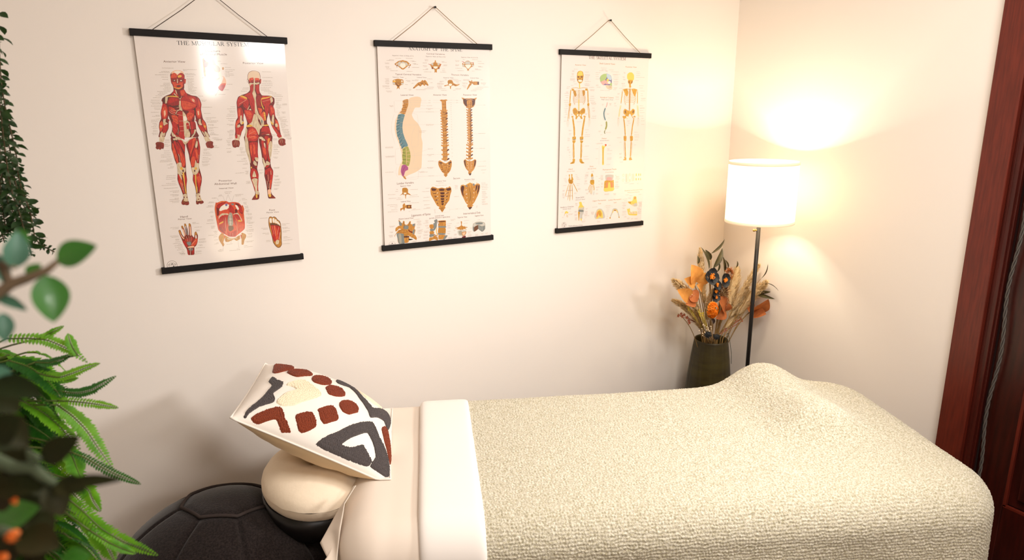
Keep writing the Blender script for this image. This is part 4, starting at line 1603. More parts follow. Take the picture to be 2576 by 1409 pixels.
pB -1 -1574 109 -1560 218 -1587 183 -1647 18 -1637
pB 38 -1699 214 -1710 190 -1780 69 -1773
pB 45 -1812 211 -1823 175 -1892 76 -1886
pB 52 -1925 196 -1929 172 -1995 72 -1988
pB 71 -2023 193 -2027 157 -2097 80 -2092
pB 79 -2122 178 -2125 143 -2189 88 -2185
lB 25 -247 -1732 -116 -1720
lB 25 -187 -1858 -88 -1844
lB 25 -158 -1983 -59 -1979
lB 25 -108 -2109 -53 -2103
lB 26 279 -1755 391 -1731
lB 26 265 -1867 354 -1863
lB 26 249 -2000 316 -1990
lB 26 223 -2132 279 -2116
lS 55 -76 -1706 -72 -1723
lS 55 -81 -1835 -77 -1849
lS 42 -64 -1969 -59 -1979
lS 47 269 -1728 273 -1744
lS 43 249 -1856 253 -1866
lS 38 245 -1989 249 -2000
lS 34 222 -2137 227 -2145
lB 11 17 -2314 206 -2307
lB 11 38 -2357 182 -2357
lB 11 58 -2400 158 -2401
pA 878 -1596 915 -1474 1005 -1469 1096 -1484 1211 -1429 1304 -1392 1394 -1449 1531 -1488 1625 -1442 1717 -1489 1726 -1625 1663 -1832 1567 -2015 1470 -2177 1375 -2276 1433 -2280 1350 -2359 1274 -2455 1200 -2369 1145 -2281 1191 -2263 1101 -2173 1014 -1999 928 -1827
pB 899 -1639 936 -1517 1027 -1501 1047 -1606 998 -1748 1016 -1937 951 -1808
pB 1554 -1531 1624 -1494 1598 -1639 1526 -1760 1541 -1593
pB 1658 -1517 1711 -1541 1665 -1748 1592 -1890 1620 -1682
pc 1161 -1633 1253 -1577 1315 -1873 1286 -2143 1217 -2139
pc 1345 -1603 1437 -1608 1384 -1877 1356 -2127 1310 -2082
lB 13 1265 -1556 1315 -1873 1274 -2143
lY 30 1292 -1402 1300 -1558
lY 20 1165 -1457 1257 -1421
lY 20 1372 -1417 1486 -1465
lY 17 995 -1437 1049 -1523
lY 18 1603 -1399 1543 -1489
pG 1107 -1495 1164 -1478 1186 -1541 1128 -1548
pG 1417 -1451 1486 -1444 1496 -1518 1427 -1524
lS 52 1126 -1663 1132 -1678
lS 57 1133 -1819 1142 -1845
lS 44 1152 -1971 1157 -1984
lS 44 1148 -2130 1152 -2147
lS 44 1463 -1652 1465 -1668
lS 44 1451 -1793 1455 -1810
lS 40 1428 -1968 1433 -1981
lS 40 1413 -2121 1416 -2131
pA 1216 -2181 1286 -2133 1377 -2192 1351 -2317 1236 -2319
pB 1200 -2359 1373 -2360 1274 -2442
pA -1792 -2917 -1663 -2846 -1558 -2855 -1479 -2964 -1524 -3021 -1647 -2949 -1756 -3041 -1808 -3037
pA -1674 -2653 -1622 -2647 -1573 -2732 -1511 -2758 -1487 -2679 -1435 -2693 -1429 -2805 -1346 -2833 -1280 -2777 -1234 -2709 -1182 -2724 -1196 -2805 -1091 -2854 -1025 -2798 -1018 -2881 -1055 -3001 -1015 -3066 -1065 -3227 -1024 -3272 -974 -3380 -999 -3450 -1114 -3367 -1239 -3293 -1365 -3240 -1505 -3515 -1715 -3495 -1747 -3287 -1781 -3121 -1850 -3257 -1836 -3177 -1758 -3082 -1671 -3008 -1524 -3021 -1539 -2898
pG -1643 -2666 -1553 -2754 -1547 -2836 -1631 -2849 -1658 -2746
pG -1464 -2863 -1347 -2853 -1285 -2899 -1311 -2999 -1438 -2998 -1489 -2943
pG -1133 -2830 -1026 -2819 -1040 -2900 -1115 -2914
pG -1132 -3056 -1046 -3043 -1086 -3225 -1139 -3199
pG -1770 -3122 -1489 -3168 -1466 -3354 -1474 -3539 -1696 -3527 -1729 -3350
pQ -1699 -3169 -1595 -3178 -1589 -3507 -1663 -3510
pA -1691 -3007 -1522 -2981 -1334 -3028 -1317 -3122 -1445 -3151 -1655 -3112 -1704 -3056
lB 10 -1662 -3040 -1523 -3011 -1356 -3057 -1358 -3097 -1528 -3103 -1653 -3081 -1662 -3040
pc -1479 -3189 -1319 -3163 -1301 -3246 -1472 -3272
pA -1473 -3292 -1283 -3310 -1288 -3433 -1334 -3511 -1463 -3519
pB -1482 -3260 -1281 -3269 -1294 -3319 -1474 -3312
pD -1301 -3021 -1228 -3047 -1125 -3139 -1190 -3154 -1273 -3095
pA -1286 -2919 -1204 -2988 -1099 -3018 -1145 -3106 -1250 -3066
lB 12 -1508 -2697 -1452 -2844 -1480 -2984
lB 12 -1213 -2721 -1261 -2840 -1305 -2877
lB 10 -1240 -3314 -1113 -3357 -1009 -3439
pK -1307 -3369 -1116 -3408 -1203 -3431 -1288 -3433
pA -434 -2910 -313 -2899 -260 -2966 -297 -3067 -407 -3068 -448 -2992
pA -444 -3169 -300 -3161 -258 -3217 -294 -3276 -437 -3274
pA -464 -3407 -331 -3399 -241 -3344 -132 -3417 -114 -3524 -159 -3541 -246 -3490 -335 -3503 -480 -3542
pG -252 -2759 -152 -2715 -113 -2750 -135 -2873 -151 -3017 -233 -3135 -288 -3130 -271 -2965 -290 -2880 -223 -2845
pG -429 -3076 -286 -3079 -256 -3154 -410 -3161
pG -448 -3283 -283 -3288 -264 -3363 -452 -3387
pA -99 -2792 1 -2780 234 -2795 231 -2903 239 -2988 215 -3049 219 -3260 184 -3299 -104 -3252 -74 -3024 -93 -2939 -47 -2880
pB -44 -2807 200 -2817 199 -2848 -34 -2839
pG -73 -2993 227 -3018 225 -3075 -71 -3049
pc -65 -3087 213 -3101 197 -3258 -59 -3235
pG -105 -3262 196 -3300 183 -3351 -96 -3326
pA -74 -3338 182 -3362 203 -3427 110 -3524 -91 -3505
pG 193 -3384 294 -3393 223 -3493 154 -3539 98 -3523
lY 30 -141 -3039 -168 -3183 -140 -3311 -97 -3368
lA 26 -293 -3255 -240 -3323 -141 -3353
lA 26 -285 -3340 -198 -3400 -133 -3438
lB 11 -261 -3300 -131 -3386
lB 13 -131 -2748 -91 -2876 -59 -2921
pA 865 -2893 893 -2878 917 -2907 907 -3044 986 -3094 1146 -3140 1031 -3151 1121 -3223 983 -3200 936 -3239 845 -3231 777 -3182 663 -3193 755 -3138 619 -3122 779 -3097 873 -3042
lc 15 619 -3122 778 -3150
lc 16 1158 -3141 1007 -3160
lc 15 1033 -3076 973 -3157
pN 730 -3242 891 -3213 1086 -3252 1095 -3360 1023 -3460 884 -3480 770 -3437 723 -3326
pQ 774 -3278 890 -3256 908 -3428 794 -3397
pA 900 -3321 1085 -3305 1058 -3421 930 -3473
pT 922 -3344 1061 -3325 1024 -3418 942 -3442
pD 906 -3503 1046 -3462 1063 -3528 996 -3582 916 -3558
lY 18 743 -3190 788 -3204
lY 18 995 -3190 1030 -3187
pQ 1375 -3127 1405 -3023 1547 -2959 1734 -2964 1899 -3021 1925 -3131 1918 -3282 1821 -3371 1750 -3365 1611 -3255 1433 -3347 1376 -3277
pN 1391 -3107 1428 -3024 1570 -2976 1734 -2981 1887 -3037 1897 -3129 1778 -3151 1614 -3083 1437 -3154
pG 1499 -3009 1663 -2990 1816 -3018 1803 -3067 1662 -3076 1521 -3054
pG 1383 -3149 1437 -3171 1433 -3343 1381 -3278
pE 1437 -3165 1609 -3093 1606 -3255 1440 -3343
pG 1619 -3094 1778 -3172 1908 -3151 1906 -3281 1822 -3360 1750 -3358 1623 -3252
lN 9 1660 -3130 1670 -3260
lN 9 1730 -3168 1732 -3320
lN 9 1801 -3185 1798 -3347
lN 4 1384 -2914 1925 -2904 1922 -3044
lN 4 1384 -2914 1381 -3042
lN 4 -280 -1436 -278 -1375 446 -1386 444 -1468
lN 4 239 -2299 385 -2299 379 -2476 -231 -2461
lN 4 393 -2389 663 -2382
lN 4 1030 -2298 1014 -2450 1348 -2454
lN 4 777 -2380 1016 -2377
x -1699 -1482 72 1
x -1734 -1555 103 1
x -2027 -1663 287 1
x -2003 -1799 297 1
x -1653 -1802 114 1
x -1708 -1854 239 1
x -1149 -1525 295 1
x -1148 -1735 275 1
x -1225 -1797 402 1
x -2067 -2038 380 1
x -1968 -2099 289 1
x -1796 -2167 114 1
x -1923 -2232 237 1
x -2061 -2301 371 1
x -1203 -2023 382 1
x -1075 -2248 95 1
x -1151 -2285 362 1
x -1260 -2336 64 1
x -542 -1507 151 1
x -686 -1630 290 1
x -642 -1849 248 1
x -668 -1979 280 1
x -631 -2134 237 1
x -549 -2242 162 1
x -659 -2275 271 1
x -26 -1335 230 1
x -150 -1437 472 1
x 645 -1479 134 3
x 663 -1600 113 1
x 610 -1900 202 1
x 663 -2382 102 1
x -226 -2337 55 5
x 1100 -1329 377 1
x 1787 -1444 187 1
x 1798 -1504 257 1
x 1785 -1566 269 1
x 1796 -1625 292 1
x 1806 -1693 234 1
x 1804 -1773 164 2
x 1803 -1857 199 2
x 1801 -1942 176 1
x 1800 -1999 259 2
x 1798 -2083 165 2
x 1797 -2174 164 2
x 1795 -2259 259 2
x 1548 -2331 58 3
x -1083 -2661 257 1
x -957 -2722 182 4
x -952 -2856 193 2
x -956 -2958 128 2
x -961 -3071 248 3
x -955 -3185 194 2
x -950 -3310 151 3
x -1183 -3484 214 2
x -1165 -3544 269 1
x -2037 -2835 217 2
x -2038 -3051 145 2
x -2075 -3175 186 3
x -612 -2730 130 3
x -692 -2836 206 1
x -620 -2919 131 2
x -580 -3011 109 2
x -672 -3138 196 3
x -710 -3280 207 2
x -715 -3394 196 2
x -632 -3496 132 2
x 437 -2784 203 2
x 263 -2937 214 1
x 284 -3002 146 2
x 292 -3087 135 2
x 288 -3234 146 1
x 285 -3308 113 2
x 291 -3467 192 3
x 992 -2871 242 1
x 693 -2942 102 1
x 989 -2977 173 1
x 598 -3061 91 1
x 549 -3204 90 2
x 566 -3372 125 2
x 540 -3490 148 2
x 1142 -3321 174 3
x 1150 -3451 163 3
x 1583 -2887 117 1
x 1261 -3186 93 1
x 1477 -3459 129 3
x 1725 -3449 130 2
x 1915 -3445 131 2
cF -1959 -3543 134 4
tF b -2084 -3540 -1833 -3545 37 SCIENCE
pK -1969 -3460 -1945 -3472 -1943 -3509 -1968 -3507""","""tE serif -868 3398 1022 3381 118 THE SKELETAL SYSTEM
tc b -1512 3124 -978 3122 52 Anterior View
tc b -310 3203 470 3193 60 Skull (Lateral View)
tc b 1026 3095 1605 3093 55 Posterior View
tc b -248 1847 446 1833 62 Vertebral Column
tF b -181 1771 418 1757 41 (Right Lateral View)
pA -1414 2707 -1398 2846 -1323 2909 -1227 2920 -1130 2881 -1088 2743 -1105 2618 -1141 2494 -1217 2431 -1313 2436 -1384 2507 -1413 2615
pY -1378 2800 -1303 2894 -1188 2896 -1128 2804 -1146 2742 -1357 2723
pB -1395 2701 -1311 2715 -1298 2653 -1375 2640
pB -1223 2716 -1126 2711 -1140 2643 -1210 2648
pB -1279 2632 -1240 2632 -1247 2586 -1286 2591
pS -1346 2560 -1169 2562 -1179 2493 -1314 2492
pB -1393 2615 -1347 2584 -1361 2529 -1400 2559
pB -1162 2602 -1116 2618 -1130 2540 -1161 2556
lY 48 -1282 2430 -1271 2244
lA 17 -1692 2225 -1463 2258 -1290 2228 -1077 2261 -862 2240
lW 55 -1300 2181 -1300 1821
lY 42 -1300 1806 -1297 1270
kB -1357 1759 -1239 1285 8
lA 76 -1661 2179 -1538 2164
lA 77 -998 2183 -881 2183
rA -1595 2148 -1308 2181 -963 1553 10
pC -1583 2133 -1480 2149 -1419 1962 -1495 1900 -1566 2024
pC -1133 2151 -1016 2151 -1013 1995 -1089 1916 -1119 2026
lA 48 -1699 2179 -1725 1899 -1739 1619
lA 28 -1750 1588 -1791 1274 -1824 991
lA 21 -1712 1587 -1745 1274 -1778 991
lA 49 -873 2184 -854 1900 -835 1616
lA 28 -858 1584 -811 1265 -773 1009
lA 21 -811 1584 -764 1297 -741 1009
pA -1789 1619 -1682 1650 -1688 1540 -1772 1525
pA -886 1616 -789 1647 -779 1552 -864 1521
hT -1824 976 -1819 675 97
hT -764 977 -772 671 97
pA -1600 1367 -1544 1445 -1448 1454 -1369 1365 -1309 1302 -1251 1317 -1137 1427 -1039 1452 -979 1362 -995 1235 -1093 1204 -1150 1141 -1108 1013 -1186 1014 -1247 1111 -1325 1112 -1400 1001 -1459 1018 -1442 1129 -1559 1225
pC -1570 1367 -1486 1413 -1407 1334 -1386 1255 -1521 1256
pC -1193 1332 -1078 1411 -1017 1347 -1054 1252 -1191 1243
pS -1366 1207 -1307 1191 -1333 1128 -1384 1144
pS -1256 1190 -1190 1199 -1189 1135 -1239 1126
pB -1329 1318 -1251 1317 -1288 1206
lA 77 -1596 1099 -1510 637 -1496 285
lA 78 -992 1092 -1080 629 -1119 275
lA 56 -1650 1100 -1557 1114
lA 57 -1051 1115 -953 1091
pA -1589 287 -1426 299 -1423 170 -1579 158
pA -1218 278 -1052 290 -1061 160 -1207 148
lG 21 -1560 183 -1431 186
lG 21 -1208 187 -1062 170
pA -1586 142 -1423 138 -1479 27 -1557 29
pA -1207 132 -1048 111 -1106 16 -1177 34
lA 64 -1530 60 -1512 -296 -1502 -621
lW 18 -1569 29 -1579 -293 -1549 -619
lA 64 -1146 49 -1146 -308 -1155 -635
lW 18 -1082 31 -1091 -310 -1123 -636
pA -1565 -619 -1447 -623 -1453 -721 -1483 -802 -1659 -817 -1680 -783 -1563 -717
pA -1218 -632 -1099 -637 -1069 -737 -960 -807 -1107 -828 -1208 -748
lB 11 -1621 -806 -1504 -735
lB 11 -1148 -750 -1008 -812
x -1572 2981 190 1
x -1647 2918 114 2
x -1664 2811 114 3
x -1719 2687 171 1
x -1736 2610 228 3
x -1582 2489 95 1
x -1543 2403 134 1
x -1694 2340 114 1
x -1883 2295 133 1
x -1901 2233 133 1
x -1936 2091 113 2
x -2011 2029 227 1
x -1991 1946 190 1
x -1933 1868 114 1
x -2026 1753 209 1
x -2006 1676 228 1
x -1967 1598 152 1
x -1947 1535 133 1
x -2003 1439 172 1
x -1983 1370 114 1
x -1982 1292 96 1
x -1942 1207 95 1
x -2017 1095 114 1
x -2015 931 115 1
x -1033 2877 194 1
x -1031 2781 253 2
x -1029 2697 214 1
x -1028 2644 195 1
x -1026 2582 175 1
x -1025 2511 293 1
x -1042 2417 234 1
x -1041 2370 273 2
x -805 2272 256 1
x -763 2178 236 2
x -737 1916 178 1
x -754 1831 237 1
x -760 1752 217 1
x -711 1679 238 1
x -690 1631 258 2
x -645 1440 139 1
x -623 1344 139 2
x -637 1110 220 1
x -674 1033 259 1
x -1379 890 235 1
x -975 1219 118 2
x -1675 1210 77 2
x -980 562 199 1
x -938 458 80 1
x -995 359 278 1
x -993 288 278 1
x -1779 563 135 2
x -1758 429 116 1
x -1757 377 97 1
x -1832 245 116 2
x -1831 165 116 2
x -1846 -123 97 2
x -1844 -220 136 2
x -1765 -319 97 2
x -1743 -466 70 1
x -1723 -548 59 1
x -1702 -630 59 1
x -964 -109 219 1
x -1034 -541 260 1
x -1031 -646 280 1
pU -284 2629 -235 2739 -98 2814 101 2829 265 2762 330 2636 326 2509 345 2206 122 2221 36 2363 -125 2378 -227 2472
pI -271 2597 -235 2739 -98 2814 61 2822 66 2696 -10 2569 -129 2536 -248 2503
p1 61 2822 223 2793 321 2652 291 2572 149 2603 74 2696
p2 -228 2488 -129 2536 -10 2569 112 2507 235 2445 115 2405 -6 2427 -124 2372
pY 61 2601 128 2628 182 2578 132 2507 71 2532
pS 112 2507 252 2540 276 2445 176 2412
pI 255 2445 336 2462 336 2350 238 2356
pX 36 2379 340 2334 345 2206 122 2221 38 2300
lB 14 180 2301 322 2292
lM 14 272 2547 313 2525
l2 43 132 1677 104 1548 66 1467
lZ 58 42 1452 -29 1258 -12 1096 59 933
lJ 73 105 900 123 704 63 541
lV 37 64 525 17 460 52 377
kM -74 1420 75 933 9
kV 44 884 156 572 6
pY 1129 2647 1122 2807 1222 2895 1368 2898 1477 2796 1485 2619 1404 2560 1237 2558
pA 1181 2583 1424 2586 1408 2472 1327 2407 1353 2293 1248 2293 1243 2406 1186 2470
pB 1196 2535 1259 2535 1254 2455 1211 2470
pB 1363 2536 1405 2537 1388 2456 1354 2455
lA 26 879 2177 1105 2227 1294 2196 1503 2229 1717 2172
pA 940 2194 1147 2211 1216 2065 1140 1902 1030 2032
pA 1399 2196 1651 2214 1637 2067 1560 1903 1447 2066
rA 982 2194 1281 2212 1641 1541 9
lC 52 1290 2293 1292 1772 1305 1279
kB 1232 2195 1354 1312 14
lA 37 900 2161 871 1870 840 1610
lY 22 821 1561 768 1317 737 1055
lY 18 862 1561 810 1316 770 1054
lA 37 1696 2165 1710 1870 1714 1607
lY 23 1699 1557 1745 1309 1784 1042
lY 19 1751 1557 1780 1308 1827 1042
hT 730 1022 735 660 93
hT 1794 1009 1790 640 93
pA 985 1315 1056 1406 1184 1346 1291 1312 1375 1312 1477 1403 1586 1343 1572 1194 1448 1112 1537 1012 1624 977 1495 1012 1360 1180 1297 1180 1200 983 1135 1017 1032 985 966 1052 1109 1133 1002 1200
pS 1132 1083 1216 1089 1232 1016 1157 1000
pS 1322 1087 1407 1086 1402 1007 1342 1014
pB 1039 1314 1100 1347 1127 1215 1063 1232
pB 1480 1344 1545 1310 1519 1228 1464 1228
lA 52 1009 1019 1079 653 1125 253
lA 53 1559 1012 1490 646 1453 244
lA 52 944 1069 1036 1084
lA 53 1534 1078 1633 1061
pA 1041 255 1180 251 1176 50 1061 70
pA 1380 246 1530 243 1530 57 1402 44
lO 26 1098 203 1116 169
lO 27 1455 194 1465 160
lA 45 1112 52 1146 -353 1176 -659
lA 46 1453 42 1445 -363 1433 -669
lW 15 1061 53 1075 -283 1133 -658
lW 15 1505 41 1511 -298 1476 -671
pA 1098 -622 1206 -661 1211 -780 1040 -763 1123 -708
pA 1378 -684 1484 -654 1486 -706 1541 -769 1383 -787
pY -95 -129 -26 -108 36 -150 74 -52 149 -87 126 -136 58 -184 21 -315 24 -648 36 -917 -54 -919 -55 -645 -73 -312
pO 66 -58 136 -60 150 -120 85 -135
lA 37 -28 -181 -14 -881
lN 7 -229 -142 -227 -905
x -233 3053 299 1
x -203 2981 239 1
x -23 2947 140 2
x -321 2942 219 1
x 176 2982 222 1
x 401 2907 264 1
x -496 2861 237 1
x 259 2911 122 1
x 364 2811 387 2
x 408 2701 265 1
x 411 2622 265 2
x 415 2526 265 2
x 418 2446 245 3
x 424 2271 204 2
x -463 2375 119 2
x -420 2281 199 1
x -238 2155 201 1
x 3 2150 242 1
x 407 2191 163 1
x -494 2783 158 1
x -492 2704 158 1
x -489 2610 178 1
x -140 1591 101 2
x 223 1628 122 3
x 135 1208 123 2
x 202 1029 62 1
x -195 742 101 2
x -289 499 122 2
x 100 432 246 1
x -183 340 102 1
x 932 2894 104 2
x 1597 2927 189 1
x 1600 2863 211 1
x 1603 2788 211 1
x 1586 2707 466 1
x 1550 2577 190 1
x 878 2714 124 2
x 903 2612 144 2
x 827 2450 186 2
x 873 2338 186 1
x 711 2250 310 1
x 637 2031 124 2
x 540 1902 185 2
x 544 1798 185 1
x 475 1643 103 2
x 492 1530 123 1
x 1772 2362 234 1
x 1798 2264 170 1
x 1846 2143 235 1
x 1873 2028 107 1
x 1877 1946 128 1
x 1904 1837 257 2
x 1887 1738 258 1
x 1833 1524 194 1
x 1837 1441 280 2
x 1843 1324 215 1
x 1869 1234 259 1
x 1854 1091 216 1
x 1967 990 130 1
x 1950 889 195 1
x 1979 738 152 1
x 1203 900 148 2
x 1250 800 127 1
x 1169 712 106 1
x 1608 409 193 1
x 1613 301 258 1
x 1616 234 259 1
x 1619 173 259 1
x 1623 72 216 1
x 686 197 231 1
x 819 0 127 1
x 1633 -132 86 1
x 838 -478 127 2
x 844 -630 127 2
x 895 -845 148 1
x 233 -113 124 1
x 184 -254 124 2
x 186 -331 270 1
x 191 -471 228 1
x 197 -648 229 1
x 199 -705 208 1
x 165 -922 208 1
x -314 -7 244 1
x -415 -31 366 1
x -409 -235 142 1
x -398 -648 102 1
tc b -96 158 150 158 59 Femur
tF b -183 81 267 82 40 (Cross Section)
tc b -1753 -1063 -1557 -1060 59 Hand
tc b -1839 -1143 -1454 -1136 38 (Dorsal View)
tc b -682 -998 -505 -993 60 Foot
tc b -779 -1083 -372 -1076 38 (Dorsal View)
tc b -8 -1162 703 -1170 61 Permanent Teeth
tc b 120 -1273 566 -1273 39 (Cross Section)
tF b -1371 -2283 -950 -2276 65 Knee Joint
tF b -1395 -2367 -909 -2361 43 (Anterior View)
tF b -2145 -2642 -1472 -2639 60 Auditory Ossicles
tF b -2018 -2716 -1612 -2716 43 (Medial View)
tc b -508 -2476 202 -2480 57 Upper Permanent
tc b -217 -2610 -62 -2608 49 Teeth
tc b 327 -2497 1022 -2491 58 Lower Permanent
tc b 607 -2624 757 -2621 49 Teeth
tA b 1193 -2134 2163 -2130 40 Mandibular and Permanent Teeth
tA b 1344 -2215 2011 -2221 32 (Oblique Lateral Exposed)
tK b -1727 -3461 -1001 -3479 44 TheArtofScience.Online
cF -1951 -3374 113 7
cF -1951 -3374 71 5
pK -1972 -3285 -1942 -3294 -1941 -3324 -1972 -3317
pK -1945 -3407 -1914 -3410 -1914 -3440 -1940 -3438
tF b -2047 -3376 -1856 -3380 26 SCIENCE
pA -1745 -1264 -1687 -1256 -1693 -1362 -1658 -1469 -1759 -1474 -1718 -1381
pA -1624 -1249 -1561 -1252 -1567 -1347 -1514 -1456 -1543 -1529 -1620 -1493 -1609 -1366
pC -1759 -1474 -1569 -1485 -1517 -1583 -1592 -1654 -1719 -1625 -1750 -1549
lB 9 -1721 -1508 -1594 -1536
lB 9 -1694 -1584 -1580 -1580
lB 7 -1658 -1480 -1668 -1617
lA 23 -1731 -1635 -1828 -1906 -1905 -2168
lA 23 -1680 -1649 -1726 -1955 -1776 -2327
lA 26 -1642 -1651 -1663 -1959 -1676 -2376
lA 26 -1579 -1648 -1556 -1965 -1539 -2343
lA 28 -1529 -1614 -1398 -1825 -1292 -2014
kB -1828 -1906 -1536 -1934 2
kB -1875 -2138 -1532 -2171 2
pA -622 -1331 -571 -1258 -531 -1292 -503 -1380 -540 -1443 -606 -1439
pN -606 -1439 -555 -1382 -488 -1424 -481 -1511 -551 -1528 -604 -1504
pA -642 -1545 -459 -1544 -442 -1686 -480 -1749 -585 -1743 -660 -1674
lB 10 -627 -1611 -469 -1641
lB 10 -615 -1568 -472 -1565
lA 21 -638 -1718 -713 -1844 -749 -1982
lA 21 -606 -1731 -672 -1911 -694 -2084
lA 21 -572 -1744 -618 -1958 -627 -2131
lA 21 -527 -1746 -552 -1984 -574 -2167
lA 38 -480 -1749 -444 -1903 -452 -2001
lG 14 -440 -2034 -468 -2185
lG 10 -709 -1996 -734 -2059
lG 10 -615 -2110 -627 -2153
pN 139 -1369 548 -1379 553 -1522 503 -1629 166 -1611
p2 203 -1503 282 -1464 471 -1495 489 -1606 487 -1958 433 -1955 398 -1733 315 -1662 252 -1769 244 -1944 189 -1919
pA 87 -1650 206 -1602 476 -1627 578 -1611 594 -2053 356 -2083 87 -2066
p3 169 -1720 222 -1701 289 -1683 397 -1689 506 -1717 547 -1741 515 -1982 447 -1956 385 -1732 290 -1727 244 -1955 190 -1941
pY 290 -1727 343 -1686 398 -1733 421 -1998 286 -2001
pY 83 -1934 595 -1931 594 -2053 356 -2083 87 -2066
lG 5 182 -1699 177 -1940
lG 5 519 -1696 528 -1961
lA 20 1244 -1370 1259 -1725
lY 15 1336 -1385 1356 -1720
lY 20 1446 -1357 1457 -1491
lY 20 1452 -1613 1462 -1725
lY 17 1570 -1386 1584 -1710
lY 18 1656 -1390 1671 -1703
lY 50 1796 -1386 1799 -1498
lY 50 1797 -1587 1802 -1688
lY 45 1934 -1393 1939 -1494
lY 40 1933 -1594 1937 -1684
lY 33 2033 -1398 2038 -1499
lY 33 2043 -1600 2048 -1690
cY 1095 -1428 49 7
cY 1090 -1638 50 7
pY 1380 -2607 1534 -2607 1645 -2569 1694 -2402 1835 -2400 1870 -2539 1906 -2700 1913 -2838 1743 -2849 1598 -2770 1454 -2692
pA 1394 -2608 1535 -2618 1567 -2700 1454 -2687
p3 1737 -2416 1837 -2446 1785 -2544 1727 -2506
pN 1683 -2776 1765 -2713 1878 -2698 1913 -2838 1771 -2846
pX 1595 -2702 1682 -2753 1742 -2837 1627 -2783
pY 1352 -2923 1437 -2940 1462 -2885 1522 -2969 1542 -3085 1910 -3090 1919 -3263 1647 -3242 1448 -3203 1385 -3050
pX 1471 -3091 1898 -3123 1901 -3192 1502 -3150
lS 15 1501 -3116 1885 -3145
lC 13 1555 -3063 1587 -3157
lC 13 1697 -3074 1730 -3179
pN -397 -3138 -353 -2986 -264 -2837 -145 -2802 -23 -2833 102 -2976 162 -3159 138 -3247 -10 -3258 -333 -3243
pY -281 -3191 -299 -3012 -236 -2884 -130 -2847 -21 -2900 37 -3038 56 -3218 -11 -3235 -120 -3182 -226 -3240 -333 -3243
p3 -281 -3191 -290 -3035 -209 -2908 -179 -3021 -228 -3151
pA -208 -2930 -102 -2894 -17 -3034 -40 -3166 -149 -3113
lX 7 -349 -3119 -289 -2902 -144 -2835
lN 55 437 -3237 540 -3054 589 -2900 684 -2874 796 -2916 871 -3079 933 -3254
lY 40 554 -3055 632 -2937 700 -2920 784 -2960 843 -3066
lA 35 618 -2936 700 -2926 770 -2959
pH 632 -2937 742 -2945 702 -2976
pC 402 -3246 478 -3229 466 -3296 411 -3280
pC 897 -3240 947 -3244 954 -3301 907 -3286
lT 5 109 -2776 188 -2715 432 -2714 571 -2776
pY -1205 -2452 -1089 -2449 -1034 -2584 -954 -2677 -957 -2786 -1028 -2868 -1184 -2856 -1238 -2765 -1227 -2657 -1177 -2573
pN -1213 -2702 -1136 -2674 -1095 -2776 -1146 -2827 -1217 -2789
pN -1071 -2690 -967 -2687 -957 -2764 -1016 -2836 -1081 -2799
pG -1212 -2778 -977 -2806 -975 -2883 -1223 -2865
pA -1249 -2873 -1158 -2869 -1168 -3011 -1189 -3251 -1215 -3227 -1233 -3006
pN -1144 -2892 -975 -2883 -987 -2959 -1037 -3043 -1021 -3176 -1126 -3157 -1142 -3013
pY -1126 -3168 -1047 -3174 -1071 -3283
lG 7 -955 -2633 -944 -2875 -1023 -3088
pC -1222 -2908 -1144 -2914 -1181 -2988
pY -1915 -2834 -1840 -2785 -1737 -2847 -1762 -2889 -1838 -2872 -1901 -2911
lA 14 -1902 -2867 -1951 -2983
lA 14 -1813 -2874 -1811 -3026
cA -1785 -3017 33 9
x -1887 -1292 50 1
x -1998 -1405 125 1
x -1973 -1459 126 1
x -1947 -1513 126 1
x -1908 -1566 88 1
x -2019 -1708 163 1
x -2042 -1904 114 2
x -2052 -2041 113 3
x -2043 -2159 101 3
x -1408 -1274 76 1
x -1394 -1345 128 1
x -1367 -1415 140 1
x -1340 -1482 166 1
x -1337 -1668 154 1
x -1348 -1742 128 1
x -1294 -1874 141 2
x -1457 -2047 115 2
x -884 -1211 155 1
x -939 -1283 194 3
x -945 -1362 207 1
x -944 -1426 156 1
x -943 -1475 104 1
x -941 -1551 117 3
x -982 -1688 195 1
x -906 -1930 130 2
x -850 -2095 117 2
x -600 -1171 118 2
x -358 -1405 93 1
x -358 -1854 199 2
x -355 -1963 132 2
x -351 -2127 120 2
x -134 -1377 146 3
x -118 -1486 133 3
x -102 -1563 106 1
x -71 -1707 80 3
x -94 -1847 107 2
x -223 -1498 79 1
x -225 -1615 53 1
x -216 -1753 53 1
x 644 -1410 81 1
x 687 -1463 191 1
x 688 -1496 150 1
x 662 -1545 246 1
x 665 -1604 205 1
x 667 -1671 164 2
x 670 -1737 150 1
x 672 -1814 151 2
x 662 -1891 219 2
x 678 -1970 178 1
x 104 -2188 257 2
x 577 -2196 151 3
x -1403 -2492 116 4
x -1011 -2472 105 1
x -874 -2748 131 2
x -892 -2868 144 3
x -934 -2985 171 3
x -919 -3074 264 1
x -904 -3153 105 1
x -942 -3223 66 1
x -1058 -3295 197 2
x -1422 -2839 129 2
x -1428 -2958 143 3
x -1407 -3102 130 4
x -1358 -3215 91 1
x -2092 -2820 113 1
x -1687 -2814 90 1
x -1749 -2922 244 2
x -2051 -3044 88 1
x -512 -2720 266 1
x -580 -2935 173 4
x -263 -3349 202 3
x 202 -2704 217 1
x 191 -2777 244 1
x 233 -2840 150 1
x 235 -2908 136 1
x 211 -2984 163 1
x 241 -3076 109 1
x 257 -3156 82 2
x 234 -3266 81 2
x 1242 -2305 182 1
x 1453 -2353 169 1
x 1387 -2439 169 2
x 1974 -2330 143 1
x 1097 -2482 251 1
x 1169 -2548 167 1
x 1061 -2624 293 1
x 1119 -2691 168 1
x 1094 -2757 195 2
x 1976 -2671 215 7
x 1071 -2868 167 2
x 1917 -2930 158 2
x 1949 -3001 187 2
x 1105 -3024 210 2
x 1968 -3094 187 4
x 1108 -3109 210 1
x 1083 -3182 253 1
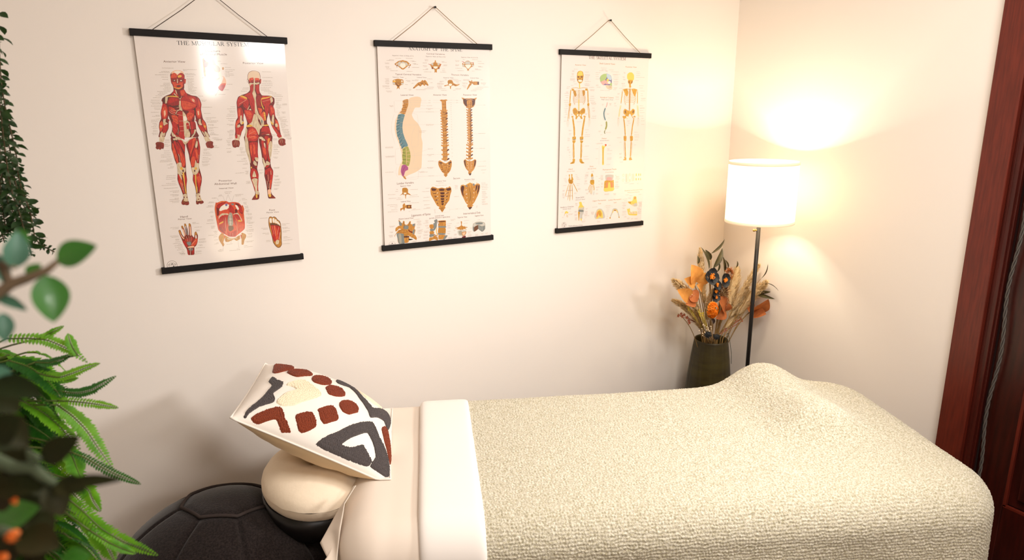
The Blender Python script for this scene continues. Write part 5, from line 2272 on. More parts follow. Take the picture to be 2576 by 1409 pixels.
x 1198 -3263 141 2
x 1370 -3346 141 2
x 1583 -3381 142 2
x 1768 -3396 201 2
x 1164 -1771 251 1
x 1444 -1825 253 1
x 1865 -1833 85 1"""]
POSTERS = [([0.2365, 2.439, -0.1417], [(-0.2266, 0.3792), (0.229, 0.3698), (0.2239, -0.374), (-0.2263, -0.375)]), ([0.984, 2.439, -0.1425], [(-0.2243, 0.374), (0.2326, 0.3751), (0.2267, -0.3747), (-0.235, -0.3744)]), ([1.7431, 2.439, -0.1483], [(-0.2253, 0.3733), (0.2342, 0.3698), (0.2268, -0.3734), (-0.2358, -0.3698)])]
ART_COL = dict(R='C4231C', D='7E1512', O='DE5530', Y='E8B548', W='DFCBAA', T='EBB795', S='EEE2D2', C='A51D1A', c='B27A2A', B='5A2415', H='8F2E20',
               A='C98F3C', K='2A2422', E='6A4026', F='77655A', G='7C807C', N='C3BDB2', Q='A29A88', M='38606A', Z='5E8088', J='9C9A48', V='6F7034',
               L='A34D80', X='E3C6A6', U='7A6A9A', I='A9C07A')
ART_COL.update({'1': 'B9CBD6', '2': 'EFA8A0', '3': 'D98A50'})
EXTRA = {'A': ('C98F3C', 'A4621E', 240), 'R': ('C4231C', '9A1814', 260), 'O': ('DE5530', 'BE2E1C', 260), 'D': ('7E1512', '4E0D0B', 260), 'C': ('A51D1A', '7A1310', 260),
         'Y': ('E8B548', 'D89A30', 200), 'W': ('DFCBAA', 'B99C78', 220), 'B': ('5A2415', '3A1810', 200), 'H': ('8F2E20', '6A2015', 200)}
art_mats = {}


def art_material(k, tint=False):
    key = k + ('_pale' if tint else '')
    if key not in art_mats:
        c = ART_COL[k]
        ex = EXTRA.get(k)
        if tint and k in 'AB':
            c, ex = ('D8A63C', ('D8A63C', 'B88424', 240)) if k == 'A' else ('8A5A30', None)
        if tint and k == 'C':
            c, ex = 'C08A30', None
        if tint and k == 'Y':
            c, ex = 'EDC95C', None
        art_mats[key] = mat('ink_'+key, c, 0.4, 0.3, noise=(ex[2], 0.8, ex[1]) if ex else None, coat=1.0, bump=(7, 0.10, 0.012), stretch=(1, 1, .35) if ex else None)
    return art_mats[key]


m_paper = mat('laminated_paper', 'EADFD7', 0.4, 0.3, coat=1.0, bump=(7, 0.10, 0.012))
m_caption = mat('ink_caption', 'B0A090', 0.4, 0.3, coat=1.0, bump=(7, 0.10, 0.012))
m_rail = mat('black_wood_rail', '100D0C', 0.6, 0.25, noise=(60, .6, '1C1715'), stretch=(1, 8, 8), bump=(120, .2, .002))
m_cord = mat('hanging_cord', '8A6A44', .8)
m_pin = mat('black_pin', '141211', .35)

# a small serif alphabet: strokes (x0,y0,x1,y1,w) in a unit-high box; w 1 = thick, 0 = thin
TH, TN = .15, .06


def serif_glyph(ch):
    S, wd = [], .7

    def ln(x0, y0, x1, y1, w):
        S.append(((x0, y0), (x1, y1), w))

    def sf(x, y, half=.13):
        S.append(((x-half, y), (x+half, y), TN))

    def arc(cx, cy, rx, ry, a0, a1, w, n=10, vary=True):
        for i in range(n):
            p, q = a0+(a1-a0)*i/n, a0+(a1-a0)*(i+1)/n
            ww = w if not vary else TN+(w-TN)*abs(math.cos((p+q)/2))
            S.append(((cx+rx*math.cos(p), cy+ry*math.sin(p)), (cx+rx*math.cos(q), cy+ry*math.sin(q)), ww))
    if ch == 'T':
        ln(.35, 0, .35, 1, TH); ln(.02, .97, .68, .97, TN); ln(.04, .97, .04, .78, TN); ln(.66, .97, .66, .78, TN); sf(.35, .02)
    elif ch == 'H':
        wd = .85; ln(.17, 0, .17, 1, TH); ln(.68, 0, .68, 1, TH); ln(.17, .5, .68, .5, TN)
        for x in (.17, .68):
            sf(x, .02); sf(x, .98)
    elif ch == 'E':
        wd = .68; ln(.16, 0, .16, 1, TH); ln(.05, .98, .6, .98, TN); ln(.05, .02, .64, .02, TN); ln(.16, .52, .48, .52, TN)
        ln(.6, .98, .6, .78, TN); ln(.64, .02, .64, .24, TN); ln(.48, .42, .48, .62, TN)
    elif ch == 'F':
        wd = .62; ln(.16, 0, .16, 1, TH); ln(.05, .98, .58, .98, TN); ln(.16, .5, .46, .5, TN); ln(.58, .98, .58, .78, TN); ln(.46, .4, .46, .6, TN); sf(.16, .02)
    elif ch == 'M':
        wd = 1.0; ln(.15, 0, .15, 1, TN); ln(.15, 1, .5, .05, TH); ln(.5, .05, .84, 1, TN); ln(.84, 0, .84, 1, TH); sf(.15, .02); sf(.84, .02); sf(.1, .98, .08); sf(.88, .98, .08)
    elif ch == 'N':
        wd = .85; ln(.15, 0, .15, 1, TN); ln(.15, 1, .7, 0, TH); ln(.7, 0, .7, 1, TN); sf(.15, .02); sf(.1, .98, .08); sf(.7, .98)
    elif ch == 'U':
        wd = .82; ln(.17, .35, .17, 1, TH); ln(.66, .35, .66, 1, TN); arc(.415, .33, .245, .32, PI, 2*PI, TH*.8); sf(.17, .98); sf(.66, .98)
    elif ch == 'S':
        wd = .58; arc(.29, .74, .2, .23, .25*PI, 1.3*PI, TH*.7, vary=False); ln(.16, .6, .43, .4, TH); arc(.29, .26, .2, .23, -.75*PI, .35*PI, TH*.7, vary=False)
        ln(.46, .95, .46, .75, TN); ln(.09, .05, .09, .27, TN)
    elif ch == 'C':
        wd = .75; arc(.42, .5, .32, .47, .22*PI, 1.78*PI, TH, 14); ln(.68, .95, .68, .72, TN)
    elif ch == 'O':
        wd = .84; arc(.42, .5, .33, .47, 0, 2*PI, TH, 20)
    elif ch == 'L':
        wd = .62; ln(.16, 0, .16, 1, TH); ln(.05, .02, .58, .02, TN); ln(.58, .02, .58, .25, TN); sf(.16, .98)
    elif ch == 'A':
        wd = .8; ln(.12, 0, .38, 1, TN); ln(.38, 1, .68, 0, TH); ln(.22, .35, .56, .35, TN); sf(.12, .02, .1); sf(.68, .02, .12)
    elif ch in 'RP':
        wd = .76 if ch == 'R' else .66
        ln(.16, 0, .16, 1, TH); arc(.34, .74, .2, .24, -PI/2, PI/2, TH); ln(.1, .98, .34, .98, TN); ln(.16, .5, .34, .5, TN); sf(.16, .02)
        if ch == 'R':
            ln(.36, .48, .66, 0, TH); sf(.68, .02, .08)
    elif ch == 'Y':
        wd = .76; ln(.1, 1, .38, .45, TH); ln(.66, 1, .38, .45, TN); ln(.38, 0, .38, .48, TH); sf(.38, .02); sf(.1, .98, .11); sf(.66, .98, .09)
    elif ch == 'K':
        wd = .8; ln(.16, 0, .16, 1, TH); ln(.62, 1, .2, .45, TN); ln(.3, .55, .68, 0, TH); sf(.16, .02); sf(.16, .98); sf(.62, .98, .1); sf(.7, .02, .09)
    elif ch == 'I':
        wd = .36; ln(.18, 0, .18, 1, TH); sf(.18, .02); sf(.18, .98)
    else:
        wd = .42
    return S, wd


text_cache = {}


def text_mesh(s):
    if s not in text_cache:
        cu = bpy.data.curves.new('lettering', 'FONT')
        cu.body = s
        cu.resolution_u = 2
        to = bpy.data.objects.new('lettering', cu)
        COL.objects.link(to)
        dg = bpy.context.evaluated_depsgraph_get()
        dg.update()
        me = bpy.data.meshes.new_from_object(to.evaluated_get(dg))
        vs = [(v.co.x, v.co.y) for v in me.vertices]
        fs = [tuple(p.vertices) for p in me.polygons]
        bpy.data.objects.remove(to)
        bpy.data.curves.remove(cu)
        bpy.data.meshes.remove(me)
        text_cache[s] = (vs, fs)
    return text_cache[s]


def smooth_poly(P, n=3, closed=True):
    out = []
    N = len(P)
    for i in range(N if closed else N-1):
        if closed:
            a, b, c, d = P[i-1], P[i], P[(i+1) % N], P[(i+2) % N]
        else:
            a, b, c, d = P[max(i-1, 0)], P[i], P[i+1], P[min(i+2, N-1)]
        for k in range(n):
            t = k/n
            h1, h2, h3, h4 = 2*t**3-3*t*t+1, t**3-2*t*t+t, -2*t**3+3*t*t, t**3-t*t
            out.append(tuple(h1*b[j]+h2*.30*(c[j]-a[j])+h3*c[j]+h4*.30*(d[j]-b[j]) for j in (0, 1)))
    if not closed:
        out.append(P[-1])
    return out


class Print2D:
    """flat printed shapes on the chart, each a hair above those it overlaps"""

    def __init__(self, pale):
        self.mb = MB()
        self.mats = [m_caption]
        self.keys = {'x': 0}
        self.layers = []
        self.pale = pale

    def mi(self, k):
        if k not in self.keys:
            self.keys[k] = len(self.mats)
            self.mats.append(art_material(k, self.pale))
        return self.keys[k]

    def layer(self, pts):
        xs, ys = [p[0] for p in pts], [p[1] for p in pts]
        bb = (min(xs), min(ys), max(xs), max(ys))
        L = 1
        for (q, l) in self.layers:
            if l >= L and not (q[0] > bb[2] or q[2] < bb[0] or q[1] > bb[3] or q[3] < bb[1]):
                L = l+1
        self.layers.append((bb, L))
        return L

    def faces(self, pts, fs, k, L):
        y = -0.00008 - 0.00002*L
        self.mb.add([(x*1e-4, y, z*1e-4) for (x, z) in pts], fs, self.mi(k), False)

    def poly(self, P, k):
        P = smooth_poly(P)
        tri = tessellate_polygon([[Vector((x, z, 0)) for x, z in P]])
        A = sum(P[i-1][0]*P[i][1]-P[i][0]*P[i-1][1] for i in range(len(P)))
        fs = []
        for t in tri:
            a, b, c = [P[i] for i in t]
            ar = (b[0]-a[0])*(c[1]-a[1])-(b[1]-a[1])*(c[0]-a[0])
            fs.append(tuple(t) if ar > 0 else (t[0], t[2], t[1]))
        self.faces(P, fs, k, self.layer(P))

    def stroke(self, P, w, k, L=None, sm=True, ends=True):
        if sm and len(P) > 2:
            P = smooth_poly(P, 3, False)
        vs = []
        for i, p in enumerate(P):
            a, b = P[max(i-1, 0)], P[min(i+1, len(P)-1)]
            dx, dy = b[0]-a[0], b[1]-a[1]
            l = math.hypot(dx, dy) or 1
            ww = w/2
            if ends and len(P) > 3 and i in (0, len(P)-1):
                ww *= .4
            vs.append((p[0]-dy/l*ww, p[1]+dx/l*ww))
            vs.append((p[0]+dy/l*ww, p[1]-dx/l*ww))
        fs = [(2*i+1, 2*i+3, 2*i+2, 2*i) for i in range(len(P)-1)]
        self.faces(vs, fs, k, L or self.layer(vs))

    def text(self, k, st, a, b, h, s):
        dx, dy = b[0]-a[0], b[1]-a[1]
        Lw = math.hypot(dx, dy)
        ux, uy = dx/Lw, dy/Lw
        bb = [(a[0], a[1]), (b[0], b[1]+h)]
        L = self.layer(bb)
        if st == 'serif':
            gl = [serif_glyph(c) for c in s]
            tot = sum(g[1] for g in gl)
            sx = Lw/tot
            x = 0
            for S, wd in gl:
                for (p, q, w_) in S:
                    P = [(a[0]+ux*(x+t[0])*sx, a[1]+uy*(x+t[0])*sx+t[1]*h) for t in (p, q)]
                    self.stroke(P, w_*h*1.05, k, L, False)
                x += wd
        else:
            vs, fs = text_mesh(s)
            if not vs:
                return
            x0, x1 = min(v[0] for v in vs), max(v[0] for v in vs)
            hh = .70
            P = [(a[0]+ux*(v[0]-x0)/(x1-x0)*Lw, a[1]+uy*(v[0]-x0)/(x1-x0)*Lw+v[1]/hh*h) for v in vs]
            self.faces(P, fs, k, L)

    def caption(self, x, y, w, n, rng):
        for r in range(n):
            yy = y - r*32
            ww = w*(1 if r == 0 else rng.uniform(.6, 1))
            p = x + (0 if r == 0 else rng.uniform(0, w-ww))
            e = p+ww
            while p < e-6:
                q = min(e, p+rng.uniform(25, 62))
                k = p
                while k < q:
                    hgt = rng.choice((9, 11, 15))
                    kk = min(q, k+rng.uniform(4, 8))
                    self.mb.add([(k*1e-4, -.0002, (yy-6)*1e-4), (kk*1e-4, -.0002, (yy-6)*1e-4), (kk*1e-4, -.0002, (yy-6+hgt)*1e-4), (k*1e-4, -.0002, (yy-6+hgt)*1e-4)], [(0, 1, 2, 3)], 0, False)
                    k = kk + 2.2
                p = q+9


def pairs(t):
    t = list(map(float, t))
    return list(zip(t[0::2], t[1::2]))


def draw(art, pale, seed):
    pr = Print2D(pale)
    rng = random.Random(seed)
    for ln in art.split('\n'):
        t = ln.split()
        k, c = t[0][0], t[0][1:]
        if k == 'p':
            pr.poly(pairs(t[1:]), c)
        elif k == 'l':
            pr.stroke(pairs(t[2:]), float(t[1]), c)
        elif k == 'x':
            pr.caption(float(t[1]), float(t[2]), float(t[3]), int(t[4]), rng)
        elif k == 't':
            pr.text(c, t[1], (float(t[2]), float(t[3])), (float(t[4]), float(t[5])), float(t[6]), ' '.join(t[7:]))
        elif k == 'c':
            x, y, r, wv = map(float, t[1:])
            pr.stroke([(x+r*math.cos(i*PI/12), y+r*math.sin(i*PI/12)) for i in range(25)], wv, c, sm=False, ends=False)
        elif k == 'v':      # vertebrae with side spurs along a line
            c2 = t[1]
            wd, st, nub = map(float, t[2:5])
            P = smooth_poly(pairs(t[5:]), 4, False)
            L = sum(math.dist(P[i], P[i+1]) for i in range(len(P)-1))
            n = int(L/st)
            for i in range(n+1):
                s_ = i/n*L
                j = 0
                while j < len(P)-2 and s_ > math.dist(P[j], P[j+1]):
                    s_ -= math.dist(P[j], P[j+1])
                    j += 1
                d = math.dist(P[j], P[j+1]) or 1
                x = P[j][0]+(P[j+1][0]-P[j][0])*s_/d
                y = P[j][1]+(P[j+1][1]-P[j][1])*s_/d
                pr.stroke([(x-nub/2, y+st*.25), (x-wd*.35, y-st*.1), (x-wd*.3, y)], st*.42, c, sm=False)
                pr.stroke([(x+nub/2, y+st*.25), (x+wd*.35, y-st*.1), (x+wd*.3, y)], st*.42, c2 if i % 2 else c, sm=False)
                pr.stroke([(x-wd*.42, y), (x+wd*.42, y)], st*.3, c, sm=False)
                pr.stroke([(x-wd*.4, y-st*.45), (x+wd*.4, y-st*.45)], st*.1, c2, sm=False)
        elif k == 'k':      # rows of short dark bars inside a box
            (x0, y0), (x1, y1) = pairs(t[1:5])
            n = int(t[5])
            for i in range(n):
                y = y0+(y1-y0)*(i+.5)/n
                pr.stroke([(x0, y), (x1, y)], 5, c, sm=False)
        elif k == 'r':      # rib cage
            (x0, y0), (cx, cy), (x1, y1) = pairs(t[1:7])
            n = int(t[7])
            for i in range(n):
                f = i/(n-1)
                y = y0+(y1-y0)*f*.8
                dr = abs(y1-y0)*.16
                wdt = math.sin(PI*(.22+.5*f))
                for sd, xe in ((-1, x0), (1, x1)):
                    e = cx+(xe-cx)*wdt
                    pr.stroke([(cx, y), (cx+(e-cx)*.6, y+dr*.1), (e, y-dr*.6), (cx+(e-cx)*.75, y-dr)], 12, c)
        elif k == 'h':      # hand bones
            (x0, y0), (x1, y1) = pairs(t[1:5])
            wd = float(t[5])
            pr.stroke([(x0-wd*.3, y0), (x0+wd*.3, y0-8)], 16, 'A', sm=False)
            for i in range(5):
                o = (i-2)/2
                le = (.72, .95, 1, .93, .62)[i]
                pr.stroke([(x0+o*wd*.35, y0), (x0+o*wd*.55, y0+(y1-y0)*.5*le), (x1+o*wd*.62, y0+(y1-y0)*le)], 5, c)
    return pr


NAMES = [('large laminated anatomy chart with two red muscled standing figures, leftmost on the wall', (523, -22)),
         ('laminated chart of golden vertebrae and long spines hanging in the middle of the wall', (1093, 18)),
         ('laminated chart of two yellow standing skeletons, nearest the wall corner and lamp', (1534, 51))]
CORD_PX = [((384, 71), (672, 89)), ((987, 101), (1201, 108)), ((1446, 122), (1611, 131))]
for n_, ((cx, cy, cz), cor) in enumerate(POSTERS):
    cz += CAM_H
    root = thing('wall_chart', (cx, YL-.0085, cz), NAMES[n_][0], 'wall chart', 'anatomy charts hanging on the wall')
    # rails
    (tl, tr, br, bl) = cor
    RH = .0205

    def rail(name, a, b, sgn):
        m_ = MB()
        ax, az, bx, bz = a[0], a[1], b[0], b[1]
        L = math.hypot(bx-ax, bz-az)
        ang = math.atan2(bz-az, bx-ax)
        M = Matrix.Rotation(-ang, 3, 'Y')
        c = Vector(((ax+bx)/2, 0.002, (az+bz)/2 + sgn*RH/2))
        m_.box(c + Vector((0, -.0045, 0)), (L, .006, RH), M)
        m_.box(c + Vector((0, .0035, 0)), (L, .006, RH), M)
        o_ = m_.build(name, m_rail, root)
        bevel(o_, .001)
    rail('hanger_rail', tl, tr, -1)
    rail('hanger_rail', bl, br, 1)
    # paper: gently waving thin sheet
    pr = draw(ART[n_], n_ == 2, n_)
    sh = MB()
    ins = .010
    nx, nz = 12, 24
    vs = []
    for side in (0, 1):
        for j in range(nz+1):
            for i in range(nx+1):
                u, v = i/nx, j/nz
                x = (bl[0]+ins)*(1-u)*(1-v)+(br[0]-ins)*u*(1-v)+(tl[0]+ins)*(1-u)*v+(tr[0]-ins)*u*v
                z = (bl[1]+.008)*(1-u)*(1-v)+(br[1]+.008)*u*(1-v)+(tl[1]-.008)*(1-u)*v+(tr[1]-.008)*u*v
                vs.append((x, side*.0007, z))
    N1 = (nx+1)*(nz+1)
    fs = []
    for j in range(nz):
        for i in range(nx):
            a = j*(nx+1)+i
            fs.append((a, a+1, a+nx+2, a+nx+1))
            fs.append((N1+a+nx+1, N1+a+nx+2, N1+a+1, N1+a))
    for j in range(nz):
        for i in (0, nx):
            a = j*(nx+1)+i
            fs.append((a, a+nx+1, N1+a+nx+1, N1+a))
    pi_ = len(pr.mats)
    pr.mats.append(m_paper)
    pr.mb.add(vs, fs, pi_, False)
    pr.mb.build('printed_sheet', pr.mats, root)
    # cord
    (pa, pb) = CORD_PX[n_]
    A_ = on_y(pa[0], pa[1]+3, YL-.013) - root.location
    B_ = on_y(pb[0], pb[1]+3, YL-.013) - root.location
    T_ = on_y(*NAMES[n_][1], YL-.010) - root.location
    m_ = MB()
    m_.tube([A_, A_.lerp(T_, .5)+Vector((0, 0, -.001)), T_+Vector((-.002, 0, .002)), T_+Vector((.002, 0, .002)), B_.lerp(T_, .5)+Vector((0, 0, -.001)), B_], .0011, 6)
    m_.build('hanging_cord', m_cord if n_ else mat('dark_cord', '3A2A20', .8), root)
    # pin in the wall
    pm = MB()
    T = on_y(*NAMES[n_][1], YL-.010)
    pm.tube([(T.x, YL+.002, T.z-.001), (T.x, YL-.012, T.z-.001)], .0012, 8)
    pm.tube([(T.x, YL-.012, T.z-.001), (T.x, YL-.014, T.z-.001), (T.x, YL-.019, T.z-.001), (T.x, YL-.021, T.z-.001)], [.002, .0038, .0042, .003], 12)
    if n_:
        po = pm.build('push_pin', m_pin, origin=(T.x, YL-.010, T.z))
        tag(po, ['', 'small black pin holding the cord of the spine chart', 'small black pin holding the cord of the skeleton chart'][n_], 'pin', 'black pins above the charts')

# ------------------------------------------------------------------ massage table
TA = Vector((0.92916, -0.36967, 0))
TB = Vector((-0.36967, -0.92916, 0))
TF = Vector((0.93, 2.09, 0))
A0, A1, TW, TZ = -.375, 1.43, .83, .70
TROT = math.atan2(TA.y, TA.x)


def tpt(a, b, z):
    q = TF + TA*a + TB*b
    return Vector((q.x, q.y, z))


def drape(s, t, z0, rp=.10, rv=.05, a0=A0, a1=A1, hump=True, ripple=.010, flare=.04, k=22.0):
    """cloth coordinates (metres along and across the table) -> world points"""
    s = np.asarray(s, float)
    t = np.asarray(t, float)
    ca = np.clip(s, a0+rp, a1-rp)
    cb = np.clip(t, rp, TW-rp)
    da, db = s-ca, t-cb
    d = np.hypot(da, db)
    ua, ub = np.where(d > 0, da/np.maximum(d, 1e-9), 0), np.where(d > 0, db/np.maximum(d, 1e-9), 0)
    fl = rp-rv
    e = np.maximum(d-fl, 0)
    th = np.minimum(e/rv, PI/2)
    h = np.minimum(d, fl) + rv*np.sin(th)
    drop = rv*(1-np.cos(th)) + np.maximum(e-rv*PI/2, 0)
    hang = np.maximum(e-rv*PI/2, 0)
    arc = ca*1.0 - cb*1.0 + np.arctan2(ub, ua)*.12
    h = h + hang*flare + ripple*np.sin(arc*k)*np.clip(hang/.12, 0, 1) + ripple*.5*np.sin(arc*k*2.3+1.3)*np.clip(hang/.12, 0, 1)
    A = ca+ua*h
    B = cb+ub*h
    z = z0-drop
    if hump:
        gb = 1/(1+np.exp((B-.475)/.017))
        prof = .082*(1-.30*np.exp(-((B-.24)/.11)**2))
        hh = prof*gb*np.exp(-np.abs((A-1.05-.06*B)/.115)**2.2)
        hh = hh + .010*np.exp(-((A-1.05)/.3)**2)*gb
        z = z + hh*np.clip(1-hang/.25, 0, 1)
        z = z + .003*(vnoise(A*6, B*6, 3)-.5)
    X = TF.x + TA.x*A + TB.x*B
    Y = TF.y + TA.y*A + TB.y*B
    return np.stack([X, Y, z], -1)


def normals(P):
    g0 = np.gradient(P, axis=0)
    g1 = np.gradient(P, axis=1)
    n = np.cross(g0, g1)
    n /= np.maximum(np.linalg.norm(n, axis=-1, keepdims=True), 1e-9)
    # outward = up on the flat top
    if n[n.shape[0]//2, n.shape[1]//2, 2] < 0:
        n = -n
    return n


root = thing('massage_table', tpt((A0+A1)/2, TW/2, 0), 'padded massage table under cream sheets and a pale textured blanket', 'massage table')
m_vinyl = mat('table_vinyl', '2A211D', .5)
m_legw = mat('table_beech', 'B98B5A', .45, noise=(8, .5, '9A6E40'), stretch=(1, 1, 8))
b = MB()
M3 = Matrix.Rotation(TROT, 3, 'Z')
b.box(tpt((A0+A1)/2, TW/2, .648), (A1-A0-.16, TW-.16, .066), M3)
bevel(rel(b.build('padded_top', m_vinyl), root), .03, 4)
b = MB()
for bb_ in (.15, TW-.15):
    b.box(tpt((A0+A1)/2, bb_, .59), (A1-A0-.32, .025, .06), M3)
for aa in (A0+.16, (A0+A1)/2, A1-.16):
    b.box(tpt(aa, TW/2, .59), (.025, TW-.325, .058), M3)
rel(b.build('table_frame', m_legw), root)
for aa in (A0+.22, A1-.22):
    for bb_ in (.15, TW-.15):
        b = MB()
        b.box(tpt(aa, bb_, .285), (.045, .03, .56), M3)
        b.box(tpt(aa, bb_, .006), (.05, .036, .012), M3)
        rel(b.build('leg', m_legw), root)

# fitted sheet over the head half
m_sheet = mat('cream_sheet', 'E8D9CA', .75, .25, bump=(500, .05, .0006), sheen=.15)
m_fold = mat('white_folded_sheet', 'F2EAE3', .8, .2, bump=(500, .05, .0006), sheen=.15)
s = np.linspace(A0-.20, -.03, 130)
t = np.linspace(-.30, TW+.42, 260)
S_, T_ = np.meshgrid(s, t, indexing='ij')
P = drape(S_, T_, TZ+.002, rp=.11, rv=.095, hump=False, ripple=.013, flare=.16, k=26)
N = normals(P)
wr = (vnoise(S_*9, T_*5, 5)-.5)*.004 + (vnoise(S_*30, T_*4, 8)-.5)*.0015
P = P + N*(wr*np.clip((.25-S_)/.1, 0, 1))[..., None]
o = grid_mesh('fitted_sheet', P, m_sheet)
o.location = (0, 0, 0)
tag(o, 'smooth cream bottom sheet covering the head end of the massage table', 'sheet')
so = o.modifiers.new('thickness', 'SOLIDIFY')
so.thickness = .0015
so.offset = -1
# stitched hem down the head edge
hem = MB()
tt = np.linspace(.30, TW+.41, 90)
for off, rad in ((.014, .0011), (.0175, .0011)):
    H = drape(np.full_like(tt, A0-.20+off), tt, TZ+.003, rp=.11, rv=.095, hump=False, ripple=.013, flare=.16, k=26)
    hem.tube([Vector(q) for q in H], rad, 5)
hm = hem.build('stitched_hem', mat('hem_thread', 'F6EBDD', .8))
hm.parent = o
# loose corner of the sheet spreading out beyond the table head
ia = [at(896, 1222, 1.83), at(868, 1262, 1.79), at(858, 1320, 1.74), at(852, 1370, 1.70), at(846, 1440, 1.66)]
ib = [at(890, 1224, 1.85), at(848, 1296, 1.80), at(806, 1364, 1.74), at(824, 1394, 1.70), at(790, 1440, 1.64)]
G = np.zeros((33, 13, 3))
for i in range(33):
    q = i/8
    j = min(int(q), 3)
    pa, pb = ia[j].lerp(ia[j+1], q-j), ib[j].lerp(ib[j+1], q-j)
    for k in range(13):
        f = k/12
        pq = pa.lerp(pb, f) + Vector((-.3, -1, 0)).normalized()*(.014*math.sin(PI*f*1.5+i*.12)*min(i/10, 1))
        G[i, k] = pq
cn = grid_mesh('sheet_corner', G, m_sheet)
cn.parent = o
so = cn.modifiers.new('thickness', 'SOLIDIFY')
so.thickness = .0015

# blanket
m_blanket = mat('sage_chenille', 'E9E1CE', .95, .1, noise=(210, 1.0, 'B8AE90'), bump=(420, .9, .003), sheen=.3)
ds = .0023
s = np.arange(-.10, A1+.42, ds)
t = np.arange(-.34, TW+.40, ds)
S_, T_ = np.meshgrid(s, t, indexing='ij')
P = drape(S_, T_, TZ+.012, rp=.165, rv=.10, ripple=.006, flare=.03, k=9)
N = normals(P)
pit = .0088
row = np.floor(T_/pit)
ph = (np.sin(row*12.9898)*43758.5453) % 1.0
wob = (vnoise(S_*60, T_*60, 11)-.5)*.006
rib = np.abs(np.sin(PI*(T_+wob)/pit))**.8
bob = .5+.5*np.cos(2*PI*(S_/.0082 + ph + (vnoise(S_*40, row*3.1, 12)-.5)*1.2))
fuzz = vnoise(S_*420, T_*420, 13)-.5
blob = vnoise(S_*230, T_*230, 14)
P = P + N*(.0034*(rib*(.45+.55*bob)) + .0022*blob + .0014*fuzz)[..., None]
o = grid_mesh('chenille_blanket', P, m_blanket)
tag(o, 'pale sage chenille blanket spread over the massage table with a raised bolster hump', 'blanket')
del P, N, blob, S_, T_, rib, bob, fuzz, wob, row, ph

# top sheet folded back over the blanket edge
s = np.linspace(-.168, -.002, 40)
t = np.linspace(-.32, TW+.40, 240)
S_, T_ = np.meshgrid(s, t, indexing='ij')
P = drape(S_, T_, TZ+.012, rp=.165, rv=.10, ripple=.006, flare=.03, k=9)
N = normals(P)
c_ = (S_+.085)/.083
prof = np.clip(1-np.abs(c_)**10, 0, 1)**.5
P = P + N*(.0085*prof*(1+.15*(vnoise(S_*3, T_*5, 4)-.5)) - .007*(1-prof))[..., None]
P[..., 0] += TA.x*(.012*(T_-.4)); P[..., 1] += TA.y*(.012*(T_-.4))
o = grid_mesh('folded_top_sheet', P, m_fold)
tag(o, 'white band of top sheet folded back over the blanket edge', 'sheet')
so = o.modifiers.new('thickness', 'SOLIDIFY')
so.thickness = .002
so.offset = -1

# ------------------------------------------------------------------ face cradle
cc = tpt(-.475, .415, .655)
root = thing('face_cradle', (cc.x, cc.y, .56), 'cream covered padded face cradle sticking out from the table head, under the patterned cushion', 'face cradle')
m_pad = mat('cradle_cover', 'F1DFC6', .8, .2, bump=(60, .25, .004), sheen=.2)
m_blk = mat('black_plastic', '0E0B0A', .42)
Rm = Matrix.Rotation(math.radians(-8), 3, TB) @ M3
nU, nV = 96, 28
U, V = np.meshgrid(np.linspace(0, 2*PI, nU+1), np.linspace(0, 2*PI, nV+1), indexing='ij')
R0 = .070
rr = .080 + .006*np.cos(U)
cx_ = (R0 + rr*np.cos(V)*1.0)
x = cx_*np.cos(U)*1.02
y = cx_*np.sin(U)*1.28
z = rr*.80*np.sin(V) + .003*(vnoise(U*6, V*4, 2)-.5)
Q = np.stack([x, y, z], -1) @ np.array(Rm).T + np.array([cc.x, cc.y, .652])
grid_mesh('padded_ring', Q, m_pad, root=root)
b = MB()
b.add([], [])
ring = []
for i in range(49):
    a = 2*PI*i/48
    p = Rm @ Vector((.125*math.cos(a), .15*math.sin(a), -.052))
    ring.append(p + Vector((cc.x, cc.y, .652)))
b.tube(ring, .016, 10, cap=False)
for sg in (-1, 1):
    q0 = Rm @ Vector((.02, .07*sg, -.066))
    b.tube([q0 + Vector((cc.x, cc.y, .652)), tpt(-.36, .385+(-.07)*sg, .612), tpt(-.30, .385+(-.07)*sg, .60)], .011, 10)
b.box(Rm @ Vector((.0, .0, -.078)) + Vector((cc.x, cc.y, .652)), (.16, .20, .02), Rm)
rel(b.build('black_support', m_blk), root)
# dark elastic-edged apron hanging under the ring
prof = [(.15, 0), (.152, -.03), (.14, -.07), (.11, -.10)]
b = MB()
for i, (r_, z_) in enumerate(prof):
    pass
vs, fs = [], []
for i, (r_, z_) in enumerate(prof):
    for k in range(40):
        a = 2*PI*k/40
        p = Rm @ Vector((r_*.92*math.cos(a), r_*1.15*math.sin(a), z_-.035))
        vs.append(p + Vector((cc.x, cc.y, .652)))
for i in range(len(prof)-1):
    for k in range(40):
        fs.append((i*40+k, i*40+(k+1) % 40, (i+1)*40+(k+1) % 40, (i+1)*40+k))
b.add(vs, fs)
o = rel(b.build('black_apron', m_blk), root)
so = o.modifiers.new('t', 'SOLIDIFY')
so.thickness = .004

